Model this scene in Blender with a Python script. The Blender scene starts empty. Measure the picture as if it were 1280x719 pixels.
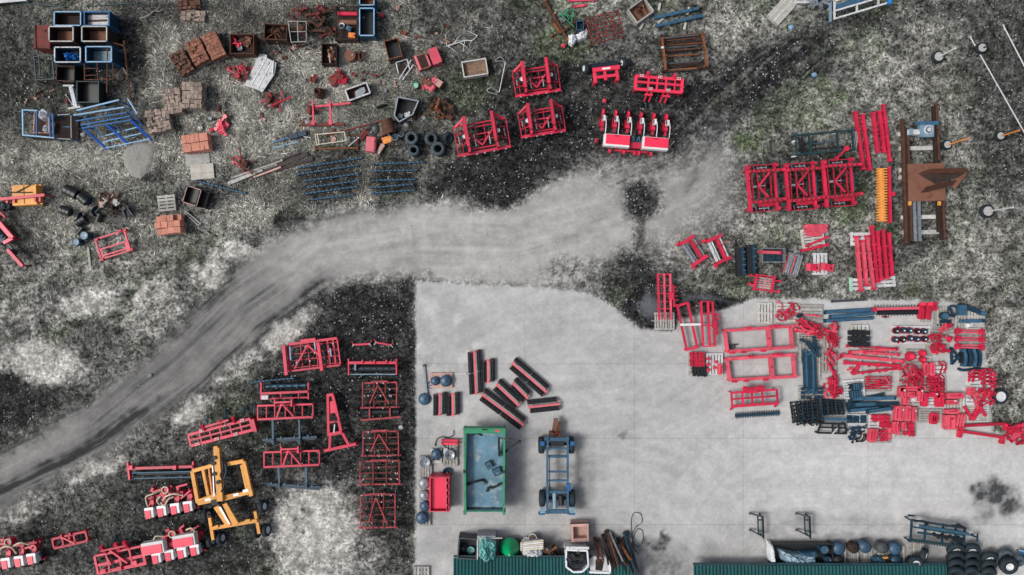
import bpy, bmesh, math, random
import numpy as np
from mathutils import Matrix, Vector, Quaternion
R = math.radians
random.seed(7)
rng = np.random.default_rng(7)
scene = bpy.context.scene
col = scene.collection

# ------------------------------------------------------------------ camera, sky, sun, exposure
S = 0.04            # metres on the ground for one pixel of the 1280 wide photograph
H = 36.5            # flying height of the camera
cam_d = bpy.data.cameras.new('camera')
cam_d.sensor_width = 36.0
cam_d.lens = 18.0 * H / (640 * S)
cam_d.clip_end = 3000.0
cam = bpy.data.objects.new('camera', cam_d)
cam.location = (0, 0, H)
cam.rotation_euler = (0, 0, 0)
col.objects.link(cam)
scene.camera = cam

SUN_EL, SUN_AZ = R(52), R(188)      # SUN_AZ: direction (from +x, counter-clockwise) in which the sun stands
world = bpy.data.worlds.new('World')
scene.world = world
world.use_nodes = True
wn = world.node_tree
sky = wn.nodes.new('ShaderNodeTexSky')
sky.sky_type = 'NISHITA'
sky.sun_disc = False
sky.sun_elevation = SUN_EL
sky.sun_rotation = R(90) - SUN_AZ
sky.air_density = 1.0
sky.dust_density = 5.0
sky.ozone_density = 1.2
hs = wn.nodes.new('ShaderNodeHueSaturation')
hs.inputs['Saturation'].default_value = 0.6
wn.links.new(sky.outputs[0], hs.inputs['Color'])
wn.links.new(hs.outputs[0], wn.nodes['Background'].inputs['Color'])
wn.nodes['Background'].inputs['Strength'].default_value = 0.10
sun_d = bpy.data.lights.new('sun', 'SUN')
sun_d.energy = 1.6
sun_d.angle = R(16)
sun_d.color = (1.0, 0.98, 0.95)
sun = bpy.data.objects.new('sun', sun_d)
sdir = Vector((math.cos(SUN_EL) * math.cos(SUN_AZ), math.cos(SUN_EL) * math.sin(SUN_AZ), math.sin(SUN_EL)))
sun.rotation_euler = sdir.to_track_quat('Z', 'Y').to_euler()
sun.location = (0, 0, 60)
col.objects.link(sun)
scene.view_settings.view_transform = 'Standard'
scene.view_settings.look = 'None'
scene.view_settings.exposure = 0.40
scene.view_settings.gamma = 1.0
scene.view_settings.use_curve_mapping = False

# ------------------------------------------------------------------ materials
MATS = {}
def mat(name, c, rough=0.6, metal=0.0, var=0.25, scale=3.0, c2=None, c2amt=0.0, spec=0.3, rnd=0.12, bump=0.0):
 """plain procedural material: mottled colour, optional second colour (rust, dirt) in patches"""
 m = bpy.data.materials.new(name)
 m.use_nodes = True
 nt = m.node_tree
 L = nt.links.new
 p = nt.nodes['Principled BSDF']
 p.inputs['Roughness'].default_value = rough
 p.inputs['Metallic'].default_value = metal
 p.inputs['Specular IOR Level'].default_value = spec
 geo = nt.nodes.new('ShaderNodeNewGeometry')
 oi = nt.nodes.new('ShaderNodeObjectInfo')
 nz = nt.nodes.new('ShaderNodeTexNoise')
 nz.inputs['Scale'].default_value = scale
 nz.inputs['Detail'].default_value = 6.0
 nz.inputs['Roughness'].default_value = 0.65
 L(geo.outputs['Position'], nz.inputs['Vector'])
 mr = nt.nodes.new('ShaderNodeMapRange')
 mr.inputs['From Min'].default_value = 0.3
 mr.inputs['From Max'].default_value = 0.7
 mr.inputs['To Min'].default_value = 1.0 - var
 mr.inputs['To Max'].default_value = 1.0 + var * 0.6
 L(nz.outputs['Fac'], mr.inputs['Value'])
 mo = nt.nodes.new('ShaderNodeMapRange')
 mo.inputs['To Min'].default_value = 1.0 - rnd
 mo.inputs['To Max'].default_value = 1.0 + rnd
 L(oi.outputs['Random'], mo.inputs['Value'])
 mu = nt.nodes.new('ShaderNodeMath'); mu.operation = 'MULTIPLY'
 L(mr.outputs[0], mu.inputs[0]); L(mo.outputs[0], mu.inputs[1])
 base = nt.nodes.new('ShaderNodeVectorMath'); base.operation = 'SCALE'
 base.inputs[0].default_value = c
 L(mu.outputs[0], base.inputs['Scale'])
 out = base.outputs[0]
 if c2 is not None:
  n2 = nt.nodes.new('ShaderNodeTexNoise')
  n2.inputs['Scale'].default_value = scale * 2.3
  n2.inputs['Detail'].default_value = 8.0
  n2.inputs['Roughness'].default_value = 0.7
  va = nt.nodes.new('ShaderNodeVectorMath'); va.operation = 'ADD'
  L(geo.outputs['Position'], va.inputs[0])
  cb = nt.nodes.new('ShaderNodeCombineXYZ')
  L(oi.outputs['Random'], cb.inputs[2])
  L(cb.outputs[0], va.inputs[1])
  L(va.outputs[0], n2.inputs['Vector'])
  r2 = nt.nodes.new('ShaderNodeMapRange')
  r2.inputs['From Min'].default_value = 0.66 - 0.4 * c2amt
  r2.inputs['From Max'].default_value = 0.74 - 0.4 * c2amt
  L(n2.outputs['Fac'], r2.inputs['Value'])
  mx = nt.nodes.new('ShaderNodeMix'); mx.data_type = 'RGBA'
  L(r2.outputs[0], mx.inputs['Factor'])
  L(out, mx.inputs['A'])
  mx.inputs['B'].default_value = (*c2, 1)
  out = mx.outputs['Result']
 L(out, p.inputs['Base Color'])
 if bump:
  b = nt.nodes.new('ShaderNodeBump')
  b.inputs['Strength'].default_value = bump
  b.inputs['Distance'].default_value = 0.02
  L(nz.outputs['Fac'], b.inputs['Height'])
  L(b.outputs[0], p.inputs['Normal'])
 MATS[name] = m
 return m

RUSTC = (0.085, 0.035, 0.02)
mat('red', (0.52, 0.014, 0.052), 0.45, 0, 0.25, 2.0, (0.20, 0.03, 0.03), 0.12, spec=0.5, rnd=.2)
mat('red_dark', (0.42, 0.011, 0.038), 0.5, 0, 0.28, 2.5, (0.12, 0.03, 0.025), 0.18, spec=0.4)
mat('red_faded', (0.60, 0.075, 0.115), 0.55, 0, 0.25, 2.5, (0.16, 0.06, 0.045), 0.20)
mat('red_worn', (0.36, 0.045, 0.06), 0.65, 0, 0.35, 3, (0.12, 0.05, 0.04), 0.35)
mat('red_old', (0.20, 0.022, 0.026), 0.7, 0, 0.35, 3, RUSTC, 0.48)
mat('red_bright', (0.72, 0.026, 0.075), 0.4, 0, 0.1, 2.0, spec=0.5)
mat('rust', (0.095, 0.040, 0.024), 0.85, 0, 0.45, 4, (0.04, 0.022, 0.018), 0.35, bump=0.3)
mat('rust_orange', (0.20, 0.075, 0.03), 0.85, 0, 0.4, 4, RUSTC, 0.4, bump=0.3)
mat('rust_plate', (0.175, 0.080, 0.052), 0.7, 0, 0.2, 1.5, (0.12, 0.05, 0.03), 0.25, bump=0.15)
mat('rust_dark', (0.034, 0.020, 0.016), 0.85, 0, 0.45, 4, (0.015, 0.012, 0.011), 0.4)
mat('steel_dark', (0.014, 0.017, 0.021), 0.55, 0.2, 0.4, 4, (0.04, 0.03, 0.025), 0.12, spec=0.4)
mat('navy', (0.006, 0.033, 0.060), 0.5, 0.0, 0.35, 3, (0.02, 0.025, 0.03), 0.2, spec=0.45)
mat('navy_light', (0.03, 0.09, 0.145), 0.5, 0.0, 0.3, 3, (0.02, 0.03, 0.04), 0.2, spec=0.45)
mat('teal_dark', (0.009, 0.038, 0.048), 0.5, 0.0, 0.35, 3, (0.02, 0.02, 0.02), 0.2, spec=0.4)
mat('blue', (0.015, 0.11, 0.28), 0.55, 0, 0.3, 3, (0.05, 0.06, 0.07), 0.22)
mat('blue_bright', (0.012, 0.10, 0.45), 0.5, 0, 0.2, 3)
mat('blue_pale', (0.22, 0.40, 0.58), 0.55, 0, 0.25, 3, (0.30, 0.32, 0.33), 0.25)
mat('blue_steel', (0.035, 0.10, 0.17), 0.5, 0, 0.3, 3, (0.03, 0.035, 0.04), 0.25)
mat('blue_grey', (0.16, 0.26, 0.33), 0.55, 0, 0.25, 2, (0.30, 0.34, 0.36), 0.25)
mat('trailer_floor', (0.10, 0.20, 0.27), 0.6, 0, 0.35, 1.1, (0.27, 0.31, 0.33), 0.30)
mat('green', (0.03, 0.22, 0.11), 0.5, 0, 0.25, 3, (0.04, 0.08, 0.06), 0.2)
mat('green_bright', (0.0, 0.30, 0.11), 0.35, 0, 0.08, 2, spec=0.5)
mat('green_pale', (0.30, 0.52, 0.38), 0.7, 0, 0.2, 3)
mat('teal_bag', (0.10, 0.33, 0.32), 0.35, 0, 0.3, 4, (0.5, 0.56, 0.56), 0.3, spec=0.5)
mat('yellow', (0.66, 0.30, 0.055), 0.5, 0, 0.2, 2, (0.30, 0.14, 0.04), 0.12, spec=0.4)
mat('orange', (0.70, 0.24, 0.05), 0.5, 0, 0.2, 3, (0.35, 0.10, 0.03), 0.15)
mat('white_paint', (0.62, 0.62, 0.62), 0.5, 0, 0.12, 3, (0.36, 0.34, 0.31), 0.12)
mat('white_dirty', (0.52, 0.53, 0.54), 0.7, 0, 0.2, 3, (0.20, 0.18, 0.18), 0.28)
mat('cream', (0.55, 0.50, 0.40), 0.6, 0, 0.2, 3)
mat('grey_metal', (0.30, 0.32, 0.34), 0.4, 0.5, 0.25, 4)
mat('chrome', (0.50, 0.53, 0.56), 0.3, 0.7, 0.15, 4)
mat('grey_dark', (0.055, 0.06, 0.065), 0.6, 0, 0.3, 3)
mat('rubber', (0.012, 0.022, 0.029), 0.75, 0, 0.35, 6, (0.05, 0.05, 0.05), 0.15, spec=0.35)
mat('rubber_dusty', (0.060, 0.085, 0.100), 0.8, 0, 0.35, 4, (0.03, 0.04, 0.045), 0.3)
mat('rim_white', (0.62, 0.63, 0.63), 0.45, 0, 0.15, 5, (0.3, 0.26, 0.22), 0.12)
mat('wood_grey', (0.34, 0.33, 0.31), 0.85, 0, 0.35, 6, (0.16, 0.15, 0.14), 0.25, rnd=0.22)
mat('wood_pale', (0.46, 0.45, 0.42), 0.85, 0, 0.3, 6, (0.26, 0.25, 0.23), 0.2, rnd=0.15)
mat('wood_brown', (0.20, 0.125, 0.085), 0.85, 0, 0.35, 6, (0.10, 0.07, 0.05), 0.25, rnd=0.2)
mat('wood_dark', (0.055, 0.045, 0.042), 0.85, 0, 0.4, 6, (0.12, 0.10, 0.09), 0.2, rnd=0.2)
mat('plywood', (0.40, 0.38, 0.34), 0.8, 0, 0.2, 3, (0.26, 0.24, 0.21), 0.2)
mat('brick_red', (0.24, 0.105, 0.07), 0.85, 0, 0.35, 8, (0.13, 0.07, 0.055), 0.3, rnd=0.35, bump=0.2)
mat('brick_orange', (0.50, 0.215, 0.155), 0.85, 0, 0.25, 6, (0.30, 0.15, 0.11), 0.2, rnd=0.18, bump=0.2)
mat('brick_brown', (0.11, 0.055, 0.038), 0.9, 0, 0.4, 8, (0.05, 0.035, 0.03), 0.3, rnd=0.4)
mat('cobble', (0.27, 0.215, 0.18), 0.9, 0, 0.35, 9, (0.13, 0.10, 0.085), 0.3, rnd=0.35, bump=0.3)
mat('stone', (0.35, 0.34, 0.325), 0.9, 0, 0.25, 7, (0.40, 0.39, 0.37), 0.3, bump=0.3)
mat('concrete_block', (0.36, 0.355, 0.34), 0.9, 0, 0.25, 6, (0.22, 0.21, 0.2), 0.2, bump=0.2)
mat('plastic_white', (0.66, 0.68, 0.70), 0.4, 0, 0.12, 4, spec=0.5)
mat('plastic_black', (0.012, 0.014, 0.016), 0.4, 0, 0.3, 4, spec=0.5)
mat('tarp_blue', (0.02, 0.19, 0.55), 0.4, 0, 0.3, 6, spec=0.5)
mat('tarp_grey', (0.30, 0.42, 0.50), 0.35, 0, 0.3, 3, (0.08, 0.16, 0.22), 0.3, spec=0.5)
mat('clay_pink', (0.46, 0.29, 0.25), 0.8, 0, 0.25, 4, (0.28, 0.17, 0.14), 0.25)
mat('hose_cream', (0.50, 0.44, 0.33), 0.5, 0, 0.2, 5)
mat('roof_teal', (0.002, 0.058, 0.060), 0.6, 0.0, 0.3, 1.2, (0.005, 0.035, 0.04), 0.25, spec=0.2)
mat('wall_metal', (0.22, 0.23, 0.23), 0.6, 0, 0.2, 2)
mat('disc_blue', (0.028, 0.072, 0.125), 0.45, 0.0, 0.3, 4, (0.08, 0.09, 0.10), 0.2, spec=0.5)
mat('disc_grey', (0.25, 0.28, 0.31), 0.45, 0.4, 0.3, 5, (0.14, 0.11, 0.09), 0.25)
mat('rope_white', (0.55, 0.56, 0.57), 0.7, 0, 0.15, 5)
mat('pink_red', (0.62, 0.14, 0.17), 0.6, 0, 0.2, 3)
mat('sand', (0.235, 0.228, 0.212), 0.95, 0, 0.22, 9, (0.16, 0.155, 0.145), 0.3, bump=0.3)
mat('branch', (0.24, 0.225, 0.20), 0.9, 0, 0.3, 6)

# ------------------------------------------------------------------ shared meshes
MESH = {}
def me_from(name, verts, faces, m, smooth=False):
 me = bpy.data.meshes.new(name)
 me.from_pydata([tuple(v) for v in verts], [], faces)
 if m is not None:
  me.materials.append(MATS[m])
 if smooth:
  me.shade_smooth()
 me.update()
 return me
def cube(m):
 k = ('cube', m)
 if k not in MESH:
  v = [(x, y, z) for x in (-.5, .5) for y in (-.5, .5) for z in (-.5, .5)]
  f = [(0, 1, 3, 2), (4, 6, 7, 5), (0, 4, 5, 1), (2, 3, 7, 6), (0, 2, 6, 4), (1, 5, 7, 3)]
  MESH[k] = me_from('block_' + m, v, f, m)
 return MESH[k]
def cyl(m, n=14, r2=1.0):
 k = ('cyl', m, n, r2)
 if k not in MESH:
  v = []
  for z, r in ((-.5, 1.0), (.5, r2)):
   v += [(r * math.cos(2 * math.pi * i / n), r * math.sin(2 * math.pi * i / n), z) for i in range(n)]
  f = [(i, (i + 1) % n, n + (i + 1) % n, n + i) for i in range(n)]
  f += [tuple(range(n - 1, -1, -1)), tuple(range(n, 2 * n))]
  MESH[k] = me_from('round_' + m, v, f, m)
 return MESH[k]
def lathe(key, m, prof, n=24, smooth=True, wob=0.0, closed=False):
 """prof: list of (r, z) in metres"""
 k = (key, m)
 if k not in MESH:
  v, f = [], []
  q = len(prof)
  for i in range(n):
   a = 2 * math.pi * i / n
   for j, (r, z) in enumerate(prof):
    rr = r * (1 + (wob if i % 2 else 0))
    v.append((rr * math.cos(a), rr * math.sin(a), z))
  for i in range(n):
   i2 = (i + 1) % n
   for j in range(q if closed else q - 1):
    j2 = (j + 1) % q
    f.append((i * q + j, i2 * q + j, i2 * q + j2, i * q + j2))
  MESH[k] = me_from(key, v, f, m, smooth)
 return MESH[k]
def prism(key, m, poly, h):
 """polygon in metres (x, y), height h, from z 0"""
 k = (key, m)
 if k not in MESH:
  if sum(poly[i][0] * poly[(i + 1) % len(poly)][1] - poly[(i + 1) % len(poly)][0] * poly[i][1] for i in range(len(poly))) < 0:
   poly = poly[::-1]
  n = len(poly)
  v = [(x, y, 0) for x, y in poly] + [(x, y, h) for x, y in poly]
  f = [(i, (i + 1) % n, n + (i + 1) % n, n + i) for i in range(n)] + [tuple(range(n - 1, -1, -1)), tuple(range(n, 2 * n))]
  MESH[k] = me_from(key, v, f, m)
 return MESH[k]

# ------------------------------------------------------------------ things and parts
def W(px, py, z=0.0):
 k = (H - z) / H
 return ((px - 640) * S * k, (359.5 - py) * S * k)
def tag(o, label, cat, group=None):
 o['label'] = label
 o['category'] = cat
 if group:
  o['group'] = group
 return o
def link(name, data, parent=None):
 o = bpy.data.objects.new(name, data)
 col.objects.link(o)
 if parent is not None:
  o.parent = parent
 return o
class Thing:
 """An Empty at a thing's base that parents its parts. Parts are given in photograph pixels:
 absolute ones when rot == 0 and rel is False, else relative to the centre (u right, v down)."""
 def __init__(s, name, label, cat, cx, cy, rot=0.0, zr=0.0, group=None, z0=0.0, rel=None):
  s.e = link(name, None)
  s.e.empty_display_size = 0.2
  x, y = W(cx, cy, zr + z0)
  s.e.location = (x, y, z0)
  s.e.rotation_euler = (0, 0, R(-rot))
  tag(s.e, label, cat, group)
  s.k = (H - zr - z0) / H * S
  s.cx, s.cy = (cx, cy)
  s.rel = (rot != 0) if rel is None else rel
 def loc(s, u, v):
  if not s.rel:
   u, v = u - s.cx, v - s.cy
  return u * s.k, -v * s.k
 def put(s, n, me, u, v, z, rz=0.0, sc=(1, 1, 1), parent=None, rx=0.0, ry=0.0):
  o = link(n, me, parent or s.e)
  x, y = s.loc(u, v)
  o.location = (x, y, z)
  o.rotation_euler = (R(rx), R(ry), R(-rz))
  o.scale = sc
  return s.fix(o, parent)
 def fix(s, o, parent):
  if parent is not None:      # sub-part: same local frame as the thing
   o.matrix_parent_inverse = parent.matrix_basis.inverted()
  return o
 def bar(s, n, m, u0, v0, u1, v1, z, w=2.0, h=0.08, z2=None, parent=None, roll=0):
  z2 = z if z2 is None else z2
  a = Vector((*s.loc(u0, v0), z)); b = Vector((*s.loc(u1, v1), z2))
  d = b - a
  ln = max(d.length, 1e-4)
  x = d / ln
  up = Vector((0, 0, 1)) if abs(x.z) < 0.95 else Vector((0, 1, 0))
  y = up.cross(x).normalized()
  zz = x.cross(y)
  M = Matrix((x, y, zz)).transposed().to_4x4()
  o = link(n, cube(m), parent or s.e)
  o.matrix_basis = Matrix.Translation((a + b) / 2) @ M @ Matrix.Rotation(R(roll), 4, 'X') @ Matrix.Diagonal((ln, w * S, h, 1))
  return s.fix(o, parent)
 def tube(s, n, m, u0, v0, z0, u1, v1, z1, r=1.0, parent=None, seg=12, r2=1.0):
  a = Vector((*s.loc(u0, v0), z0)); b = Vector((*s.loc(u1, v1), z1))
  d = b - a
  q = d.to_track_quat('Z', 'Y')
  o = link(n, cyl(m, seg, r2), parent or s.e)
  o.matrix_basis = Matrix.Translation((a + b) / 2) @ q.to_matrix().to_4x4() @ Matrix.Diagonal((r * S, r * S, max(d.length, 1e-4), 1))
  return s.fix(o, parent)
 def box(s, n, m, u, v, z0, z1, du, dv, rot=0.0, parent=None):
  x, y = s.loc(u, v)
  o = link(n, cube(m), parent or s.e)
  o.matrix_basis = Matrix.Translation((x, y, (z0 + z1) / 2)) @ Matrix.Rotation(R(-rot), 4, 'Z') @ Matrix.Diagonal((du * s.k, dv * s.k, z1 - z0, 1))
  return s.fix(o, parent)
 def poly(s, n, m, pts, z0, h, parent=None):
  """prism from outline points in pixels"""
  P = [s.loc(u, v) for u, v in pts]
  MESH.pop(('tmp', m), None)
  o = link(n, prism('tmp', m, P, h), parent or s.e)
  o.data.name = n
  o.location = (0, 0, z0)
  return s.fix(o, parent)
 def curve(s, n, m, pts, r, parent=None, seg=6, close=False):
  """tube mesh through (u, v, z) points, radius in metres"""
  P = [Vector((*s.loc(u, v), z)) for u, v, z in pts]
  o = link(n, tube_mesh(n, m, P, r, seg, close), parent or s.e)
  return s.fix(o, parent)
 def copy(s, cx, cy, rot=0.0, zr=0.0, label=None, group=None):
  r = s.e.copy(); col.objects.link(r)
  x, y = W(cx, cy, zr)
  r.location = (x, y, s.e.location.z)
  r.rotation_euler = (0, 0, R(-rot))
  if label: r['label'] = label
  if group: r['group'] = group
  for ch in s.e.children:
   c = ch.copy(); col.objects.link(c); c.parent = r
   for g in ch.children:
    d = g.copy(); col.objects.link(d); d.parent = c
  return r
def smooth_path(P, sub=4):
 out = []
 for i in range(len(P) - 1):
  p0 = P[max(i - 1, 0)]; p1 = P[i]; p2 = P[i + 1]; p3 = P[min(i + 2, len(P) - 1)]
  for j in range(sub):
   t = j / sub
   out.append(0.5 * ((2 * p1) + (-p0 + p2) * t + (2 * p0 - 5 * p1 + 4 * p2 - p3) * t * t + (-p0 + 3 * p1 - 3 * p2 + p3) * t ** 3))
 out.append(P[-1])
 return out
def tube_mesh(name, m, P, r, seg=6, close=False):
 P = smooth_path(P)
 v, f = [], []
 rr = r if isinstance(r, (list, tuple)) else None
 for i, p in enumerate(P):
  d = (P[min(i + 1, len(P) - 1)] - P[max(i - 1, 0)])
  d = d.normalized() if d.length > 1e-6 else Vector((1, 0, 0))
  up = Vector((0, 0, 1)) if abs(d.z) < 0.9 else Vector((1, 0, 0))
  a = d.cross(up).normalized(); b = a.cross(d)
  q = r if rr is None else rr[0] + (rr[1] - rr[0]) * i / (len(P) - 1)
  for j in range(seg):
   t = 2 * math.pi * j / seg
   v.append(p + (a * math.cos(t) + b * math.sin(t)) * q)
 for i in range(len(P) - 1):
  for j in range(seg):
   f.append((i * seg + j, i * seg + (j + 1) % seg, (i + 1) * seg + (j + 1) % seg, (i + 1) * seg + j))
 f.append(tuple(range(seg)))
 f.append(tuple(range(len(v) - 1, len(v) - seg - 1, -1)))
 return me_from(name, v, f, m, True)
def joined(name, m, boxes, parent=None, kind=None):
 """one mesh out of small oriented boxes: (x, y, z, lx, ly, lz, rz) in metres"""
 v, f = [], []
 for (x, y, z, lx, ly, lz, rz) in boxes:
  c, s_ = math.cos(rz), math.sin(rz)
  b = len(v)
  for sx in (-.5, .5):
   for sy in (-.5, .5):
    for sz in (-.5, .5):
     v.append((x + sx * lx * c - sy * ly * s_, y + sx * lx * s_ + sy * ly * c, z + sz * lz))
  f += [tuple(b + i for i in q) for q in ((0, 1, 3, 2), (4, 6, 7, 5), (0, 4, 5, 1), (2, 3, 7, 6), (0, 2, 6, 4), (1, 5, 7, 3))]
 o = link(name, me_from(name, v, f, m), parent)
 if kind:
  o['kind'] = kind
 return o
def U(a, b):
 return random.uniform(a, b)

# ------------------------------------------------------------------ the ground
STEP = 2.0
gx = np.arange(-160, 1441, STEP); gy = np.arange(-140, 861, STEP)
X, Y = np.meshgrid(gx, gy)           # pixel coordinates of the ground sheet's vertices
def vnoise(x, y, seed):
 r = np.random.default_rng(seed)
 T = r.random((256, 256))
 xi = np.floor(x).astype(int); yi = np.floor(y).astype(int)
 fx = x - xi; fy = y - yi
 fx = fx * fx * (3 - 2 * fx); fy = fy * fy * (3 - 2 * fy)
 a = T[yi % 256, xi % 256]; b = T[yi % 256, (xi + 1) % 256]
 c = T[(yi + 1) % 256, xi % 256]; d = T[(yi + 1) % 256, (xi + 1) % 256]
 return (a * (1 - fx) + b * fx) * (1 - fy) + (c * (1 - fx) + d * fx) * fy
def fbm(x, y, seed, octv=5, gain=0.55):
 s = 0; a = 1.0; n = 0
 for i in range(octv):
  s = s + a * vnoise(x * 2 ** i, y * 2 ** i, seed + i); n += a; a *= gain
 return s / n
def sstep(a, b, x):
 t = np.clip((x - a) / (b - a), 0, 1)
 return t * t * (3 - 2 * t)
def poly_sd(x, y, P):
 """signed distance (pixels) to a polygon, negative inside"""
 d = np.full(x.shape, 1e9); inside = np.zeros(x.shape, bool)
 for i in range(len(P)):
  x0, y0 = P[i]; x1, y1 = P[(i + 1) % len(P)]
  ex, ey = x1 - x0, y1 - y0
  t = np.clip(((x - x0) * ex + (y - y0) * ey) / (ex * ex + ey * ey + 1e-9), 0, 1)
  d = np.minimum(d, np.hypot(x - x0 - t * ex, y - y0 - t * ey))
  c = ((y0 > y) != (y1 > y)) & (x < ex * (y - y0) / (ey if ey else 1e-9) + x0)
  inside ^= c
 return np.where(inside, -d, d)
def line_d(x, y, P):
 d = np.full(x.shape, 1e9); tt = np.zeros(x.shape); acc = 0
 for i in range(len(P) - 1):
  x0, y0 = P[i]; x1, y1 = P[i + 1]
  ex, ey = x1 - x0, y1 - y0; ln = math.hypot(ex, ey)
  t = np.clip(((x - x0) * ex + (y - y0) * ey) / (ln * ln), 0, 1)
  q = np.hypot(x - x0 - t * ex, y - y0 - t * ey)
  sg = np.where((x - x0) * ey - (y - y0) * ex > 0, 1, -1)
  m = q < np.abs(d)
  d = np.where(m, q * sg, d); tt = np.where(m, acc + t * ln, tt); acc += ln
 return d, tt
n_big = fbm(X / 90, Y / 90, 11); n_mid = fbm(X / 28, Y / 28, 21); n_small = fbm(X / 9, Y / 9, 31, 4); n_fine = fbm(X / 5, Y / 5, 41, 3, 0.8)
wx = X + 26 * (n_mid - 0.5) + 14 * (n_small - 0.5); wy = Y + 26 * (fbm(X / 28, Y / 28, 51) - 0.5) + 14 * (fbm(X / 9, Y / 9, 61, 4) - 0.5)
def blob(cx, cy, rx, ry, rot=0, soft=0.5, warp=1.0):
 a = R(rot)
 px = X + warp * (wx - X) - cx; py = Y + warp * (wy - Y) - cy
 u = px * math.cos(a) + py * math.sin(a); v = -px * math.sin(a) + py * math.cos(a)
 d = np.hypot(u / rx, v / ry)
 return 1 - sstep(1 - soft, 1 + soft, d)
YARD = [(520, 352), (600, 357), (680, 360), (740, 368), (772, 388), (800, 411), (842, 416), (850, 400), (905, 388), (940, 374), (1000, 374), (1190, 377), (1228, 395), (1236, 490), (1241, 540), (1290, 550), (1460, 552), (1460, 900), (520, 900)]
ROAD = [(-180, 655), (0, 565), (110, 497), (190, 440), (250, 375), (330, 300), (430, 262), (530, 250), (600, 258), (660, 238), (720, 206), (790, 200), (850, 192), (900, 160), (925, 200), (920, 270), (860, 310), (800, 330), (760, 345), (740, 372), (640, 362), (560, 356), (510, 346), (430, 352), (380, 382), (330, 425), (250, 490), (170, 545), (80, 600), (0, 642), (-180, 735)]
sx_ = X + 0.15 * (wx - X); sy_ = Y + 0.15 * (wy - Y)
yd = poly_sd(sx_, sy_, YARD)
yard = 1 - sstep(-2, 3, yd)
rd = poly_sd(X + 0.8 * (wx - X), Y + 0.8 * (wy - Y), ROAD)
soft_ = 14 + 26 * sstep(640, 860, X); road = 1 - sstep(-1.2, 0.8, rd / soft_)
ld, lt = line_d(X, Y, [(-180, 690), (0, 600), (120, 540), (230, 455), (300, 385), (400, 315), (520, 295), (640, 300), (760, 270), (860, 225), (930, 160), (1040, 60), (1200, -60)])
streak = fbm(lt / 130, ld / 7.0, 71, 4); streak2 = fbm(lt / 60, ld / 3.2, 81, 3)
c = lambda r, g, b: np.array([r, g, b])[None, None, :]
# grassy, dead ground
lum = 0.118 * (0.25 + 1.5 * n_big) * (0.25 + 1.5 * n_mid) * (0.25 + 1.5 * n_small)
G = lum[..., None] * c(1.0, 1.01, 0.93)
grn = sstep(0.52, 0.7, fbm(X / 60, Y / 60, 91)) * 0.5
for gxx, gyy, rr in ((1062, 235, 22), (1060, 262, 25), (935, 178, 16), (1108, 290, 14), (1010, 290, 12), (860, 500, 1), (110, 320, 12), (590, 110, 40), (700, 60, 40)):
 grn = np.maximum(grn, 0.9 * blob(gxx, gyy, rr, rr * 0.8))
G = G * (1 - grn[..., None]) + (lum[..., None] * c(0.72, 0.94, 0.52)) * grn[..., None]
# bright dead straw, long matted grass up left
straw = np.zeros(X.shape)
for b in ((340, 25, 75, 30, 0), (205, 40, 26, 70, 10), (440, 90, 90, 40, 0), (300, 150, 100, 60, 0), (130, 15, 40, 15, 0), (470, 70, 50, 30, 0), (80, 190, 90, 60, 0), (60, 285, 110, 60, 0), (900, 60, 70, 55, -30), (420, 150, 60, 25, 0), (1150, 75, 50, 45, 0), (1205, 210, 20, 100, 0), (880, 300, 60, 30, 0), (1040, 320, 70, 60, 0), (1225, 330, 50, 90, 0), (1230, 420, 50, 50, 0), (1265, 500, 30, 40, 0), (455, 215, 14, 40, 0), (330, 250, 60, 30, -20), (170, 320, 60, 25, -20), (940, 280, 50, 25, 0)):
 straw = np.maximum(straw, blob(*b, soft=0.6))
G = G * (1 - 0.62 * straw[..., None]) + ((0.20 * (0.20 + 1.6 * n_small) * (0.15 + 1.7 * n_mid))[..., None] * c(1, 0.985, 0.90)) * 0.62 * straw[..., None]
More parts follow.
